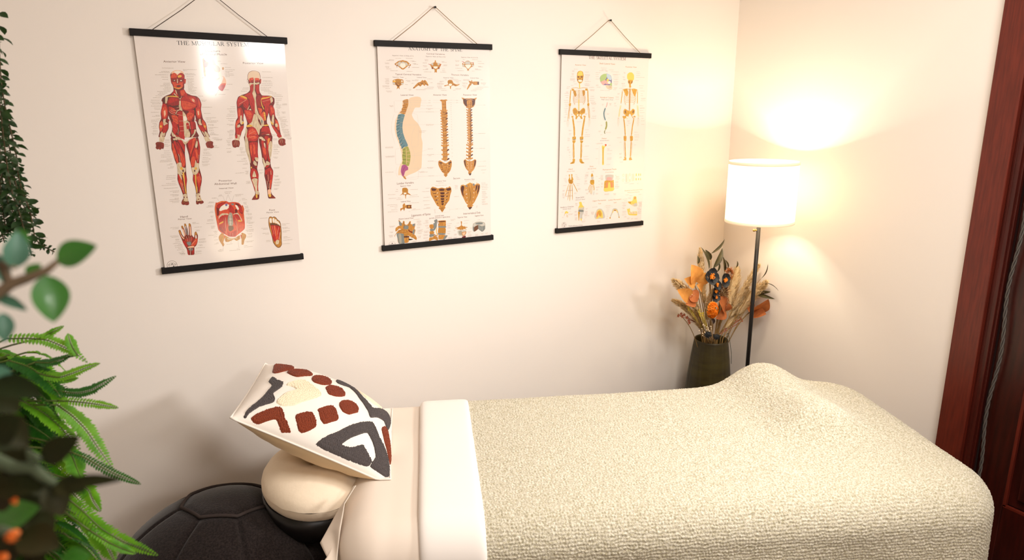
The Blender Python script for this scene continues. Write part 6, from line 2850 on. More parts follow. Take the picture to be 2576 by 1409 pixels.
# ------------------------------------------------------------------ tufted cushion
CP = [0.38461, 1.95628, -0.90966, 0.03661, 0.52054, -0.33925, 0.45979, 0.01763, 0.10266, 0.53006]
TUFTS = {"rust":[[-863,270,-886,665,-870,855,-787,794,-688,733,-619,467,-695,292,-772,186,-825,171],[-688,216,-665,330,-581,414,-467,460,-368,277,-437,133,-543,49,-642,102],[-368,110,-353,224,-254,353,-155,353,-102,209,-117,87,-209,-19,-308,-26,-353,34],[-163,-79,-133,19,-34,95,49,102,110,-26,102,-102,3,-216,-95,-231,-140,-155],[64,-338,87,-247,186,-155,270,-148,330,-224,330,-315,231,-452,140,-467,87,-406],[-155,-619,-125,-566,-34,-467,26,-467,110,-589,117,-650,41,-733,-19,-779,-79,-741,-125,-673],[-361,-817,-353,-779,-270,-711,-201,-695,-117,-779,-95,-848,-148,-908,-209,-946,-254,-939,-323,-878],[-802,-962,-787,-916,-695,-825,-619,-764,-566,-749,-521,-787,-452,-878,-346,-954,-330,-969,-406,-985,-452,-977,-551,-908,-627,-946,-695,-985,-764,-985],[718,-231,764,-87,832,-72,901,-239,977,-505,962,-695,901,-612,802,-437]],"grey":[[-840,-148,-840,-11,-802,-19,-749,-133,-673,-193,-657,-323,-718,-490,-665,-619,-665,-688,-779,-787,-848,-908,-855,-969,-886,-962,-893,-870,-863,-756,-817,-612,-794,-429,-779,-285],[-49,437,19,589,186,589,338,292,467,155,543,117,688,444,863,802,908,460,886,201,832,-72,749,64,635,-34,521,-216,460,-102,300,140,155,391,-11,285],[-11,-977,49,-908,178,-779,323,-574,513,-346,581,-315,703,-475,802,-543,908,-665,985,-863,969,-954,901,-962,688,-954,718,-825,650,-688,528,-574,406,-711,270,-893,330,-901,422,-870,505,-787,597,-840,695,-908,665,-962,589,-977,376,-985,140,-985]],"cream":[[-619,-270,-612,-201,-521,-79,-437,-41,-308,-148,-201,-254,-171,-330,-231,-444,-346,-566,-429,-657,-551,-718,-635,-680,-635,-612,-589,-467,-490,-338,-559,-277],[254,597,346,604,513,627,673,680,802,749,886,825,863,802,749,711,574,368,414,346]]}
ax_ = Vector(CP[3:6])
CR = np.array(Matrix.Rotation(ax_.length, 3, ax_.normalized()))
CT = np.array(CP[:3]) + np.array([0, 0, CAM_H])


def cushion(u, v, side=1, off=0.0):
    L, c, Tf, pw = CP[6:10]
    X = L/2*u*(1-c*(1-v*v)*u*u)
    Y = L/2*v*(1-c*(1-u*u)*v*v)
    base = np.power(np.maximum((1-u**2)*(1-v**2), 0), pw)
    h = (Tf if side > 0 else -.088)*base + off
    W_ = np.stack([X, Y, h], -1) @ CR.T + CT
    # the side lying on the table is pressed flat by it
    on = (W_[..., 0]-TF.x)*TA.x + (W_[..., 1]-TF.y)*TA.y
    k_ = np.clip((on-A0)/.03, 0, 1)
    low = .7075 + np.maximum(off, 0)*.5 if side > 0 else .7065
    W_[..., 2] = np.where(k_ > 0, np.maximum(W_[..., 2], low*k_ + W_[..., 2]*(1-k_)), W_[..., 2])
    return W_


root = thing('tufted_cushion', tuple(CT), 'square white cushion with rust and grey tufted loops, leaning on the face cradle', 'cushion')
m_linen = mat('white_cotton', 'EDE4DA', .85, .2, bump=(350, .2, .0012), sheen=.2)
m_back = mat('cream_backing', 'EBCFA6', .85, .2, bump=(40, .3, .003), sheen=.2)
g = np.sin(np.linspace(-PI/2, PI/2, 81))
U, V = np.meshgrid(g, g, indexing='ij')
wr = .0025*(vnoise(U*9+3, V*9, 21)-.5)*np.minimum((1-U**2)*(1-V**2)*3, 1)
grid_mesh('front_cover', cushion(U, V, 1, wr), m_linen, root=root)
wr = .006*(vnoise(U*5+3, V*11, 22)-.5)*np.minimum((1-U**2)*(1-V**2)*6, 1)
grid_mesh('back_cover', cushion(U, V, -1, wr), m_back, root=root)
pp = []
for k in range(4):
    for i in range(30):
        q = -1+2*i/30
        pp.append({0: (q, -1), 1: (1, q), 2: (-q, 1), 3: (-1, -q)}[k])
pp.append(pp[0])
E_ = cushion(np.array([q[0]*1.008 for q in pp]), np.array([q[1]*1.008 for q in pp]))
b = MB()
b.tube([Vector(e) for e in E_], .0026, 8)
rel(b.build('seam_piping', m_linen), root)
m_tuft = {'rust': mat('rust_wool', '86402A', .95, .1, noise=(400, .6, '6A2C1A'), sheen=.3),
          'grey': mat('grey_wool', '57504F', .95, .1, noise=(400, .6, '443E3D'), sheen=.3),
          'cream': mat('cream_wool', 'EBDCC0', .95, .1, sheen=.3)}
res = 600
gg = np.linspace(-.99, .99, res)
GU, GV = np.meshgrid(gg, gg, indexing='ij')


def inside(P, X, Y):
    r = np.zeros(X.shape, bool)
    d = np.full(X.shape, 9.0)
    n = len(P)
    for i in range(n):
        (x0, y0), (x1, y1) = P[i-1], P[i]
        c = ((y0 > Y) != (y1 > Y)) & (X < (x1-x0)*(Y-y0)/((y1-y0) or 1e-9)+x0)
        r ^= c
        L2 = (x1-x0)**2+(y1-y0)**2 or 1e-9
        tt_ = np.clip(((X-x0)*(x1-x0)+(Y-y0)*(y1-y0))/L2, 0, 1)
        d = np.minimum(d, np.hypot(X-x0-tt_*(x1-x0), Y-y0-tt_*(y1-y0)))
    return r, d


for kcol, polys in TUFTS.items():
    for poly in polys:
        P2 = [(poly[i]/1000, poly[i+1]/1000) for i in range(0, len(poly), 2)]
        P2 = smooth_poly(P2, 3)
        ins_, dd = inside(P2, GU, GV)
        if ins_.sum() < 10:
            continue
        i0, i1 = np.where(ins_.any(1))[0][[0, -1]]
        j0, j1 = np.where(ins_.any(0))[0][[0, -1]]
        sl = (slice(max(i0-1, 0), i1+2), slice(max(j0-1, 0), j1+2))
        U, V, I, Dm = GU[sl], GV[sl], ins_[sl], dd[sl]
        x_, y_ = U*.23, V*.23
        cell = .0056
        Dm = Dm + (vnoise(U*70, V*70, 33)-.5)*.012
        rr_ = np.floor((Dm*.23)/cell)
        loop = np.abs(np.sin(PI*(Dm*.23)/cell))**.6
        ang = np.arctan2(V-V.mean(), U-U.mean())
        alng = np.abs(np.sin(PI*(x_+y_*.7+rr_*.0021)/.0056))**.6*np.abs(np.sin(PI*(y_-x_*.6)/.0062+rr_*1.7))**.4
        hgt = (.0062 if kcol != 'cream' else .0046)*np.clip(Dm*.23/.0022, 0, 1)**.5*(.34+.66*loop*alng) + .0008*(vnoise(U*150, V*150, 31)-.5)
        hgt = np.where(I, hgt, -.001)
        fm = (I[:-1, :-1] | I[1:, :-1] | I[1:, 1:] | I[:-1, 1:])
        pt = grid_mesh('tufted_motif', cushion(U, V, 1, hgt), m_tuft[kcol], uvfaces=fm, root=root)
        pt['label'] = {'rust': 'rust red tufted wool patch', 'grey': 'dark grey tufted wool zigzag', 'cream': 'cream tufted wool patch'}[kcol]

# ------------------------------------------------------------------ exercise ball
BC = Vector((.060, 1.880, .325))
root = thing('exercise_ball', (BC.x, BC.y, 0), 'large charcoal felt covered exercise ball beside the table head', 'exercise ball')
m_felt = mat('charcoal_felt', '2B2422', .97, .1, noise=(220, .9, '171211'), bump=(260, .5, .002), sheen=.25)
m_pipe = mat('felt_piping', '3A322F', .97, .1, bump=(200, .4, .002))
RB = .325
n_seg = 8
ro = math.radians(-86)
BN = Vector((.128, .128, .984)).normalized()
BE = Vector((0, 1, 0)).cross(BN).normalized()
BM = np.array([BE, BN.cross(BE), BN])
nth, nph = 90, 240
TH_, PH_ = np.meshgrid(np.linspace(.0, PI-.02, nth), np.linspace(0, 2*PI, nph+1), indexing='ij')
ds_ = np.abs(((PH_-ro)/(2*PI/n_seg)+.5) % 1.0-.5)*(2*PI/n_seg)*np.sin(TH_)*RB
puff = -.008*np.exp(-(ds_/.006)**2)*np.clip((TH_-.38)/.1, 0, 1)
thd = .375/np.cos(((PH_-ro) % (2*PI/n_seg))-PI/n_seg)*math.cos(PI/n_seg)**.6
flat = np.where(TH_ < thd, 1, 0)
rad = RB+puff - .005*np.exp(-((TH_-thd)*RB/.008)**2)
P = np.stack([rad*np.sin(TH_)*np.cos(PH_), rad*np.sin(TH_)*np.sin(PH_), rad*np.cos(TH_)], -1) @ BM +np.array(BC)
grid_mesh('felt_cover', P, m_felt, root=root)
ring = []
for i in range(97):
    a = 2*PI*i/96
    th = .375/math.cos(((a-ro) % (2*PI/n_seg))-PI/n_seg)*math.cos(PI/n_seg)**.6
    ring.append(BC+Vector(np.array([math.sin(th)*math.cos(a), math.sin(th)*math.sin(a), math.cos(th)]) @ BM)*(RB+.002))
b = MB()
b.tube(ring, .0045, 8, cap=False)
rel(b.build('top_panel_piping', m_pipe), root)

# ------------------------------------------------------------------ floor lamp
LX, LY = 2.262, 2.043
root = thing('floor_lamp', (LX, LY, 0), 'slim black floor lamp with a glowing white drum shade in the corner', 'floor lamp')
m_black = mat('black_metal', '120E0C', .4, metal=.3)
b = MB()
b.lathe([(0, 0), (.12, 0), (.125, .006), (.12, .018), (.02, .026), (.009, .034)], 48, (LX, LY, 0))
rel(b.build('base', m_black), root)
b = MB()
b.tube([(LX, LY, .02), (LX, LY, .7), (LX, LY, 1.30)], .0085, 16)
rel(b.build('pole', m_black), root)
b = MB()
b.tube([(LX, LY, 1.19), (LX-.014, LY+.0074, 1.19)], .004, 10)
b.ball((LX-.0165, LY+.0087, 1.19), .006, 8)
rel(b.build('switch_knob', mat('brass', 'C8A25A', .3, metal=.8)), root)
SR, ZT, ZB = .139, CAM_H-.222, CAM_H-.474
m_shade = mat('linen_shade', 'FFF6E8', .8, .1, trans=(.55, 'FFF3DC'), emit=('FFE9C4', 2.6))
m_trim = mat('shade_trim', 'F4DFC6', .8, .1, emit=('FFDDB0', .45))
b = MB()
b.lathe([(SR, ZB), (SR, (ZB+ZT)/2), (SR, ZT), (SR-.0015, ZT), (SR-.0015, (ZB+ZT)/2), (SR-.0015, ZB)], 96, (LX, LY, 0), close=True)
sh = rel(b.build('lamp_shade', m_shade), root)
for z0 in (ZB-.001, ZT-.011):
    b = MB()
    b.lathe([(SR-.002, z0), (SR+.0012, z0), (SR+.0016, z0+.006), (SR+.0012, z0+.012), (SR-.002, z0+.012)], 96, (LX, LY, 0), close=True)
    rel(b.build('shade_trim', m_trim), root)
b = MB()
for k in range(3):
    a = 2*PI*k/3+.4
    b.tube([(LX, LY, 1.295), (LX+(SR-.002)*math.cos(a), LY+(SR-.002)*math.sin(a), 1.235)], .0016, 6)
b.tube([(LX, LY, 1.285), (LX, LY, 1.34)], .016, 16)
rel(b.build('bulb_holder', m_black), root)
b = MB()
b.ball((LX, LY, 1.385), .032, 14)
rel(b.build('light_bulb', mat('lit_bulb', 'FFFFFF', .5, emit=('FFE2B0', 30))), root)
ll = light('lamp_bulb_light', 'POINT', (LX, LY, 1.385), 88, (1.0, .88, .68), .034)
rel(ll, root)

# ------------------------------------------------------------------ vase
VX, VY = 2.275, 2.285
root = None
m_vase = mat('olive_glaze', '3C330C', .5, .4, noise=(5, .8, '281F06'), stretch=(1, 1, 5), bump=(60, .2, .002))
prof = [(.0, 0), (.086, 0), (.092, .01), (.104, .10), (.112, .22), (.110, .33), (.101, .44), (.090, .54), (.082, .60), (.078, .625), (.077, .632), (.074, .632), (.072, .62), (.08, .54), (.095, .4), (.09, .1), (.0, .05)]
b = MB()
b.lathe(prof, 96, (VX, VY, 0), rib=lambda q, z: -.020*math.exp(-((((q*10/(2*PI)) % 1)-.5)*2*PI/10/.035)**2)+.003*math.sin(3*q))
o = b.build('tall_vase', m_vase, origin=(VX, VY, 0))
tag(o, 'tall dark olive ceramic vase standing on the floor in the corner', 'vase')

# ------------------------------------------------------------------ dried bouquet
FV = 3.356


def fv(x, y, Y=VY):
    p = on_y(1660+x/FV, 560+y/FV, min(Y, YL-.02))
    if p.x > XR-.03:        # the right wall is nearer here
        q = (p - cam.location)*((XR-.03)/p.x)
        p = cam.location + q
    return p


MOUTH = Vector((VX, VY, .555))
rnd = random.Random(7)
m_plume = mat('pampas', 'F6E6C4', .95, .1, noise=(120, .8, 'E2C694'), trans=(.3, 'F0D8A0'))
m_stem = mat('dried_stem', '8A6A3A', .9)
m_olive = mat('olive_leaf', '4A4220', .6, noise=(60, .7, '2E2A14'))
m_terr = mat('terracotta_leaf', 'C0703A', .7, noise=(50, .7, '9A4E24'), trans=(.25, 'D08040'))
m_amber = mat('amber_leaf', 'DE9A48', .7, noise=(50, .7, 'C27A30'), trans=(.25, 'E0A050'))
m_poppy = mat('ink_blue_petal', '1E2226', .7, noise=(60, .7, '101214'))
m_orange = mat('orange_petal', 'F08A10', .6, trans=(.25, 'F0A020'))
m_rustf = mat('rust_floret', '8A4A20', .85, noise=(80, .8, '5E2E14'))
m_yel = mat('yellow_floret', 'D8BE3A', .7)
m_white = mat('pale_berry', 'E8D2B4', .5)


def bez(a, b, c, n=10):
    return [a*((1-t_)**2)+b*(2*t_*(1-t_))+c*(t_*t_) for t_ in [i/n for i in range(n+1)]]


def plume(path, wmax, n, label, dens=1.0):
    """path: list of Vectors, stem foot first, tip last"""
    root_ = thing('pampas_plume', tuple(path[0]), label, 'dried flower', 'pampas plumes in the vase')
    b_ = MB()
    b_.tube(path, [.0022]*(len(path)-1)+[.0005], 6)
    rel(b_.build('stem', m_stem), root_)
    b_ = MB()
    L = len(path)-1
    st = int(L*.42)
    for i in range(n):
        f = rnd.random()
        pos = st + f*(L-st)
        j = min(int(pos), L-1)
        p = path[j].lerp(path[j+1], pos-j)
        d = (path[j+1]-path[j]).normalized()
        r_ = Vector((rnd.gauss(0, 1), rnd.gauss(0, .8), rnd.gauss(0, 1)))
        side = (r_-d*r_.dot(d)).normalized()
        ww = wmax*1.5*(math.sin(PI*min(.12+f*.88, 1))**.7+.15)
        ln_ = ww*rnd.uniform(.5, 1.1)
        q = p + side*ln_*.55 + d*ln_*.95
        q.z -= ln_*.12
        m1 = p.lerp(q, .5)+side*ln_*.08
        nn = d.cross(side)*.0016
        b_.add([p-nn, p+nn, m1+nn*1.3, m1-nn*1.3, q], [(0, 1, 2, 3), (3, 2, 4)], 0, False)
        for _ in range(2):
            c2 = p.lerp(q, rnd.uniform(.3, .95))
            e = c2 + (d*.7+side*rnd.uniform(-.6, .9)+Vector((rnd.gauss(0, .3), rnd.gauss(0, .3), rnd.gauss(0, .3))))*ln_*.22
            b_.add([c2-nn*.8, c2+nn*.8, e], [(0, 1, 2)], 0, False)
    rel(b_.build('feathery_head', m_plume), root_)


PL = [((110, 480), (330, 640), .030, 'pale pampas plume reaching furthest left over the vase'),
      ((102, 652), (300, 720), .020, 'thin pampas plume stretching low to the left'),
      ((340, 215), (360, 560), .024, 'upright narrow pampas plume behind the amber leaf'),
      ((450, 560), (360, 760), .020, 'short pampas plume left of the orange hydrangea'),
      ((655, 380), (600, 700), .036, 'broad upright pampas plume right of the dark poppies'),
      ((900, 495), (680, 700), .032, 'pampas plume leaning right past the lamp pole, lower one'),
      ((842, 352), (640, 640), .024, 'slender pampas plume leaning right with the highest right tip'),
      ((265, 742), (360, 900), .022, 'small tan plume low on the left of the vase mouth'),
      ((690, 745), (560, 880), .024, 'small tan plume low on the right of the vase mouth'),
      ((560, 560), (540, 760), .028, 'tan plume in the centre behind the terracotta leaf'),
      ((740, 560), (620, 740), .030, 'dense tan plume just left of the lamp pole'),
      ((215, 560), (330, 720), .022, 'tan plume crossing the lower amber leaves')]
for i, (tip, mid, wm, lb) in enumerate(PL):
    Yt = VY + (-.05 if i % 3 == 0 else .03)
    c = fv(*tip, Yt)
    m1 = fv(*mid, VY-.02)
    foot = MOUTH + Vector(((c.x-VX)*.12, (c.y-VY)*.2, -.25))
    rim = MOUTH + Vector(((c.x-VX)*.18, (c.y-VY)*.3, .085))
    path = [foot] + bez(rim, m1, c, 14)
    plume(path, wm, 1100 if wm > .028 else 800, lb)

LV = [((415, 400), (345, 205), .018), ((430, 315), (383, 228), .022), ((432, 262), (548, 138), .016), ((450, 385), (528, 213), .030), ((572, 400), (548, 312), .014),
      ((545, 420), (532, 285), .014), ((640, 385), (652, 322), .012), ((852, 475), (913, 347), .010), ((780, 575), (936, 585), .016), ((795, 590), (974, 647), .018),
      ((903, 512), (1003, 580), .010), ((322, 350), (318, 280), .014), ((480, 420), (500, 330), .016), ((600, 420), (560, 380), .016), ((690, 640), (770, 570), .014)]
LVL = ['long olive leaf rising left of the amber leaf', 'short broad olive leaf near the top of the bouquet', 'topmost twisted olive leaf in front of the wall corner', 'widest olive leaf curving up from the dark poppies',
       'olive leaf hooked above the rust tassel', 'thin upright olive leaf above the centre poppy', 'small olive leaf tip standing alone right of centre', 'thin olive leaf high on the right of the lamp pole',
       'dark olive leaf pointing right, upper of the pair by the pole', 'dark olive leaf pointing right, lower of the pair by the pole', 'narrowest olive leaf at the far right end of the bouquet',
       'small olive leaf at the left of the upright plume', 'olive leaf directly above the largest poppy', 'olive leaf curled beside the rust tassel', 'olive leaf inside the right hand plumes']
for i, ((bx, by), (tx, ty), wd) in enumerate(LV):
    A_, B_ = fv(bx, by, VY), fv(tx, ty, VY+rnd.uniform(-.03, .03))
    r_ = thing('olive_leaf_sprig', tuple(MOUTH), LVL[i], 'dried leaf', 'olive leaves in the bouquet')
    b_ = MB()
    b_.leaf(A_, B_, wd, Vector((rnd.uniform(-.4, .4), -1, rnd.uniform(-.2, .4))), fold=.5, curl=.08, shape=.85, n=9)
    rel(b_.build('leaf_blade', m_olive), r_)
    b_ = MB()
    b_.tube(bez(MOUTH+Vector((0, 0, -.2)), MOUTH.lerp(A_, .5)+Vector((0, 0, .06)), A_, 8), .0013, 5)
    rel(b_.build('stem', m_stem), r_)


def stemmed(name, head, label, cat, group):
    r_ = thing(name, tuple(MOUTH), label, cat, group)
    b_ = MB()
    f0 = MOUTH + Vector(((head.x-VX)*.1, (head.y-VY)*.1, -.2))
    b_.tube(bez(f0, MOUTH.lerp(head, .45)+Vector(((head.x-VX)*-.1, 0, .04)), head+Vector((0, .01, 0)), 10), .0016, 6)
    rel(b_.build('stem', m_stem), r_)
    return r_


# poppies
for (x_, y_, rp_, lb) in ((432, 455, 50, 'largest dark blue poppy with an orange centre, highest of the poppies'), (545, 487, 44, 'dark poppy seen from the side, rightmost of the poppies'),
                          (478, 527, 34, 'small dark poppy between the largest one and the lower one'), (466, 578, 38, 'dark poppy with orange showing, below the small one'), (470, 632, 30, 'closed dark poppy bud lowest in the row of poppies')):
    hd = fv(x_, y_, VY-.07)
    r_ = stemmed('dark_poppy', hd, lb, 'dried flower', 'dark poppies in the bouquet')
    R_ = rp_/FV*.0017*1.4
    face = Vector((rnd.uniform(-.4, .3), -1, rnd.uniform(-.1, .5))).normalized()
    s1 = face.cross(Vector((0, 0, 1))).normalized()
    s2 = s1.cross(face)
    b_ = MB()
    for k in range(7):
        a = 2*PI*k/7+rnd.random()
        dr = s1*math.cos(a)+s2*math.sin(a)
        b_.leaf(hd, hd+dr*R_*1.15+face*R_*.30, R_*1.25, face, fold=.35, curl=-.18, n=6, shape=1.25)
    rel(b_.build('petals', m_poppy), r_)
    b_ = MB()
    for k in range(26):
        a = rnd.uniform(0, 2*PI)
        q = rnd.uniform(.1, .42)*R_
        e = hd + (s1*math.cos(a)+s2*math.sin(a))*q + face*R_*.28
        b_.tube([hd+face*R_*.05, e], .0007, 4)
        b_.ball(e, R_*.075, 4)
    b_.ball(hd+face*R_*.1, R_*.25, 8)
    rel(b_.build('centre', m_orange), r_)

# broad leaves
BL = [((300, 510), (265, 355), .075, m_amber, 'large pale amber leaf at the upper left'), ((300, 515), (205, 475), .050, m_amber, 'pale amber leaf pointing left, just under the large one'), ((330, 520), (385, 420), .050, m_amber, 'amber leaf beside the largest poppy'),
      ((260, 640), (145, 565), .055, m_amber, 'orange leaf at the left edge below the plume'), ((300, 650), (215, 690), .045, m_terr, 'terracotta leaf low on the left'), ((250, 590), (320, 665), .055, m_terr, 'deep orange leaf behind the left plumes'),
      ((360, 560), (310, 525), .035, m_amber, 'small amber leaf left of the lower poppies'), ((555, 740), (482, 625), .062, m_terr, 'pointed terracotta leaf right of the hydrangea, upper one'), ((555, 745), (470, 812), .045, m_terr, 'terracotta leaf drooping under the hydrangea'),
      ((560, 745), (583, 680), .035, m_terr, 'small terracotta leaf right of the pointed one'), ((795, 745), (917, 645), .070, m_terr, 'terracotta leaf right of the lamp pole, uppermost'), ((790, 750), (898, 775), .055, m_terr, 'terracotta leaf right of the lamp pole, lowest'),
      ((790, 745), (722, 690), .045, m_terr, 'terracotta leaf left of the lamp pole')]
for (a, c, wd, mm, lb) in BL:
    A_, B_ = fv(*a, VY-.045), fv(*c, VY-.06)
    r_ = stemmed('autumn_leaf', A_, lb, 'dried leaf', 'autumn leaves in the bouquet')
    b_ = MB()
    b_.leaf(A_, B_, wd*1.15, Vector((rnd.uniform(-.3, .3), -1, .2)), fold=.22, curl=.10, n=10, shape=.72)
    o_ = rel(b_.build('leaf_blade', mm), r_)
    b_ = MB()
    d = (B_-A_)
    side = d.cross(Vector((0, -1, 0))).normalized()
    nn = Vector((0, -1, 0))
    b_.tube([A_+nn*.001, A_.lerp(B_, .5)+nn*(.004+.0*wd), B_], .0006, 4)
    rel(b_.build('midrib', m_stem), r_)

# hydrangea
hd = fv(443, 738, VY-.10)
r_ = stemmed('orange_hydrangea', hd, 'bright orange hydrangea cluster low in the middle of the bouquet', 'dried flower', None)
b_ = MB()
b_.ball(hd, .018, 8, 0, (1, .8, 1.4))
for i in range(80):
    v = Vector((rnd.gauss(0, 1), -abs(rnd.gauss(0, 1))*1.1, rnd.gauss(0, 1.2))).normalized()
    c = hd + Vector((v.x*.026, v.y*.020, v.z*.036))
    s1 = v.cross(Vector((.1, .2, 1))).normalized()
    s2 = v.cross(s1)
    a0 = rnd.random()
    for k in range(4):
        a = a0+k*PI/2
        dr = s1*math.cos(a)+s2*math.sin(a)
        b_.leaf(c, c+dr*.0085+v*.002, .009, v, fold=.2, curl=-.1, n=4, shape=1.2)
rel(b_.build('petals', m_orange), r_)
b_ = MB()
b_.leaf(fv(450, 860, VY-.08), fv(430, 795, VY-.10), .016, Vector((0, -1, 0)), n=6)
rel(b_.build('leaf_blade', mat('deep_brown_leaf', '2E160C', .7)), r_)

# rust tassels, star sprig, berries, thistles
for (x_, y_, rx, ry, lb, mm) in ((588, 440, .018, .034, 'shaggy rust orange tassel head right of the dark poppies', mat('burnt_orange', 'A85A1C', .8)), (540, 590, .022, .040, 'brown russet seed head below the rightmost poppy', m_rustf)):
    hd = fv(x_, y_, VY-.05)
    r_ = stemmed('shaggy_seed_head', hd, lb, 'dried flower', 'shaggy seed heads in the bouquet')
    b_ = MB()
    for i in range(170):
        v = Vector((rnd.gauss(0, 1), rnd.gauss(0, 1), rnd.gauss(0, 1))).normalized()
        p = hd + Vector((v.x*rx*.6, v.y*rx*.6, v.z*ry*.6))
        q = p + Vector((v.x*rx, v.y*rx, v.z*ry*.5+.006))*rnd.uniform(.4, .9)
        b_.tube([p, q], [.0011, .0004], 4)
    rel(b_.build('filaments', mm), r_)
hd = fv(165, 775, VY)
r_ = stemmed('star_flower_sprig', hd, 'sprig of small red brown star flowers sticking out low on the left', 'dried flower', None)
b_ = MB()
for (x_, y_) in ((175, 770), (152, 785), (200, 778), (240, 825), (225, 800), (185, 790), (245, 845)):
    c = fv(x_, y_, VY-.01)
    for k in range(5):
        a = 2*PI*k/5+rnd.random()*.5
        b_.leaf(c, c+Vector((math.cos(a)*.010, -.003, math.sin(a)*.010)), .005, Vector((0, -1, 0)), n=4)
    b_.tube([c, fv(300, 840, VY)], .0007, 4)
rel(b_.build('florets', mat('red_brown_petal', '8A4426', .8)), r_)
for (x_, y_, rp_, lb) in ((405, 945, 36, 'dark blue thistle head on the left of the vase rim'), (476, 965, 30, 'dark blue thistle head on the right of the vase rim')):
    hd = fv(x_, y_, VY-.105)
    r_ = thing('blue_thistle', tuple(MOUTH), lb, 'dried flower', 'dark thistles at the vase rim')
    b_ = MB()
    R_ = rp_/FV*.0017
    for i in range(90):
        v = Vector((rnd.gauss(0, 1), rnd.gauss(0, 1)-.4, rnd.gauss(0, 1))).normalized()
        b_.tube([hd+v*R_*.5, hd+v*R_*1.05], [.0016, .0004], 4)
    b_.ball(hd, R_*.75, 8)
    rel(b_.build('spiky_head', m_poppy), r_)
    b_ = MB()
    b_.tube([hd+Vector((0, .01, 0)), MOUTH+Vector((0, 0, .03)), MOUTH+Vector((0, 0, -.2))], .0016, 5)
    rel(b_.build('stem', m_stem), r_)
r_ = thing('berry_sprig', tuple(MOUTH), 'sprig of tiny cream and pink berries just above the thistles', 'dried flower')
b_ = MB()
for i in range(26):
    c = fv(rnd.gauss(395, 28), rnd.gauss(905, 20), VY-.10+rnd.uniform(-.01, .01))
    b_.ball(c, rnd.uniform(.0018, .0030), 5)
    b_.tube([c, MOUTH+Vector((-.01, -.03, .07))], .0004, 4)
rel(b_.build('berries', m_white), r_)
r_ = thing('yellow_floret_sprig', tuple(MOUTH), 'sprig of tiny yellow green florets left of the orange hydrangea', 'dried flower')
b_ = MB()
for i in range(34):
    if i < 24:
        c = fv(rnd.gauss(348, 16), rnd.gauss(762, 10), VY-.06)
    else:
        c = fv(rnd.gauss(236, 8), rnd.gauss(722, 8), VY-.02)
    b_.leaf(c, c+Vector((rnd.gauss(0, .004), -.001, rnd.gauss(0, .004))), .004, Vector((0, -1, 0)), n=3)
    b_.tube([c, MOUTH+Vector((-.02, -.02, .08))], .0004, 4)
rel(b_.build('florets', m_yel), r_)
r_ = thing('red_berry_sprig', tuple(MOUTH), 'sprig of small orange red berries low on the right by the lamp pole', 'dried flower')
b_ = MB()
for i in range(12):
    c = fv(rnd.gauss(672, 12), rnd.gauss(825, 10), VY-.03)
    b_.ball(c, .003, 5)
    b_.tube([c, MOUTH+Vector((.02, 0, .08))], .0005, 4)
rel(b_.build('berries', mat('red_berry', 'D0481A', .5)), r_)
b_ = MB()
b_.tube([fv(560, 945, VY-.09), fv(577, 932, VY-.10), fv(590, 1000, VY-.12), fv(603, 1100, VY-.12), fv(603, 1192, VY-.12)], .0012, 5)
b_.tube([fv(572, 935, VY-.10), fv(566, 980, VY-.11), fv(568, 1015, VY-.11)], .001, 5)
o = b_.build('trailing_wire', mat('green_wire', '2E2E16', .5), origin=fv(560, 945, VY-.09))
tag(o, 'thin dark green wire trailing down outside the right of the vase', 'wire')

# ------------------------------------------------------------------ plants at the left, near the camera
m_fern = mat('fern_green', '6CAA22', .5, .4, noise=(30, .9, '3A8018'), trans=(.42, 'A8D83A'))
m_fern2 = mat('fern_deep', '245E1A', .5, .4, noise=(30, .9, '123E10'), trans=(.3, '5AA02A'))
m_rach = mat('fern_rachis', '4A5A1E', .6)


def frond_mesh(b1, b2, path, w, n, rn, up_=None):
    w, n = w*.62, int(n*1.12)
    """pinnate frond: rachis along path, n pairs of leaflets of length w"""
    P_ = []
    for i in range(len(path)-1):
        P_ += [path[i].lerp(path[i+1], k/6) for k in range(6)]
    P_.append(path[-1])
    # smooth twice
    for _ in range(3):
        P_ = [P_[0]]+[(P_[i-1]+P_[i]*2+P_[i+1])/4 for i in range(1, len(P_)-1)]+[P_[-1]]
    N_ = len(P_)-1
    b2.tube(P_, [.0016*(1-.7*i/N_) for i in range(N_+1)], 5)
    view = Vector(fw)
    nrm = Vector((rn.uniform(-.5, .5), rn.uniform(-.5, .5), rn.uniform(.2, 1))) if up_ is None else up_
    for i in range(n):
        f = (i+.6)/n
        pos = f*N_
        j = min(int(pos), N_-1)
        p = P_[j].lerp(P_[j+1], pos-j)
        d = (P_[j+1]-P_[j]).normalized()
        side = d.cross(nrm).normalized()
        ll_ = w*(math.sin(PI*min(1, .16+.84*f))**.6)*rn.uniform(.88, 1.08)
        for sg in (-1, 1):
            tip = p + side*sg*ll_ + d*ll_*.35 + nrm.normalized()*rn.uniform(-.15, .05)*ll_
            b1.leaf(p+side*sg*.0006, tip, max(ll_*.40, .0032), nrm, fold=.15, curl=.08, n=4, shape=.75)


def v0(x, y, d):
    return at(x/3.355, 560+y/3.355, d)


def v9(x, y, d):
    return at(x/2.769, 900+y/2.769, d)


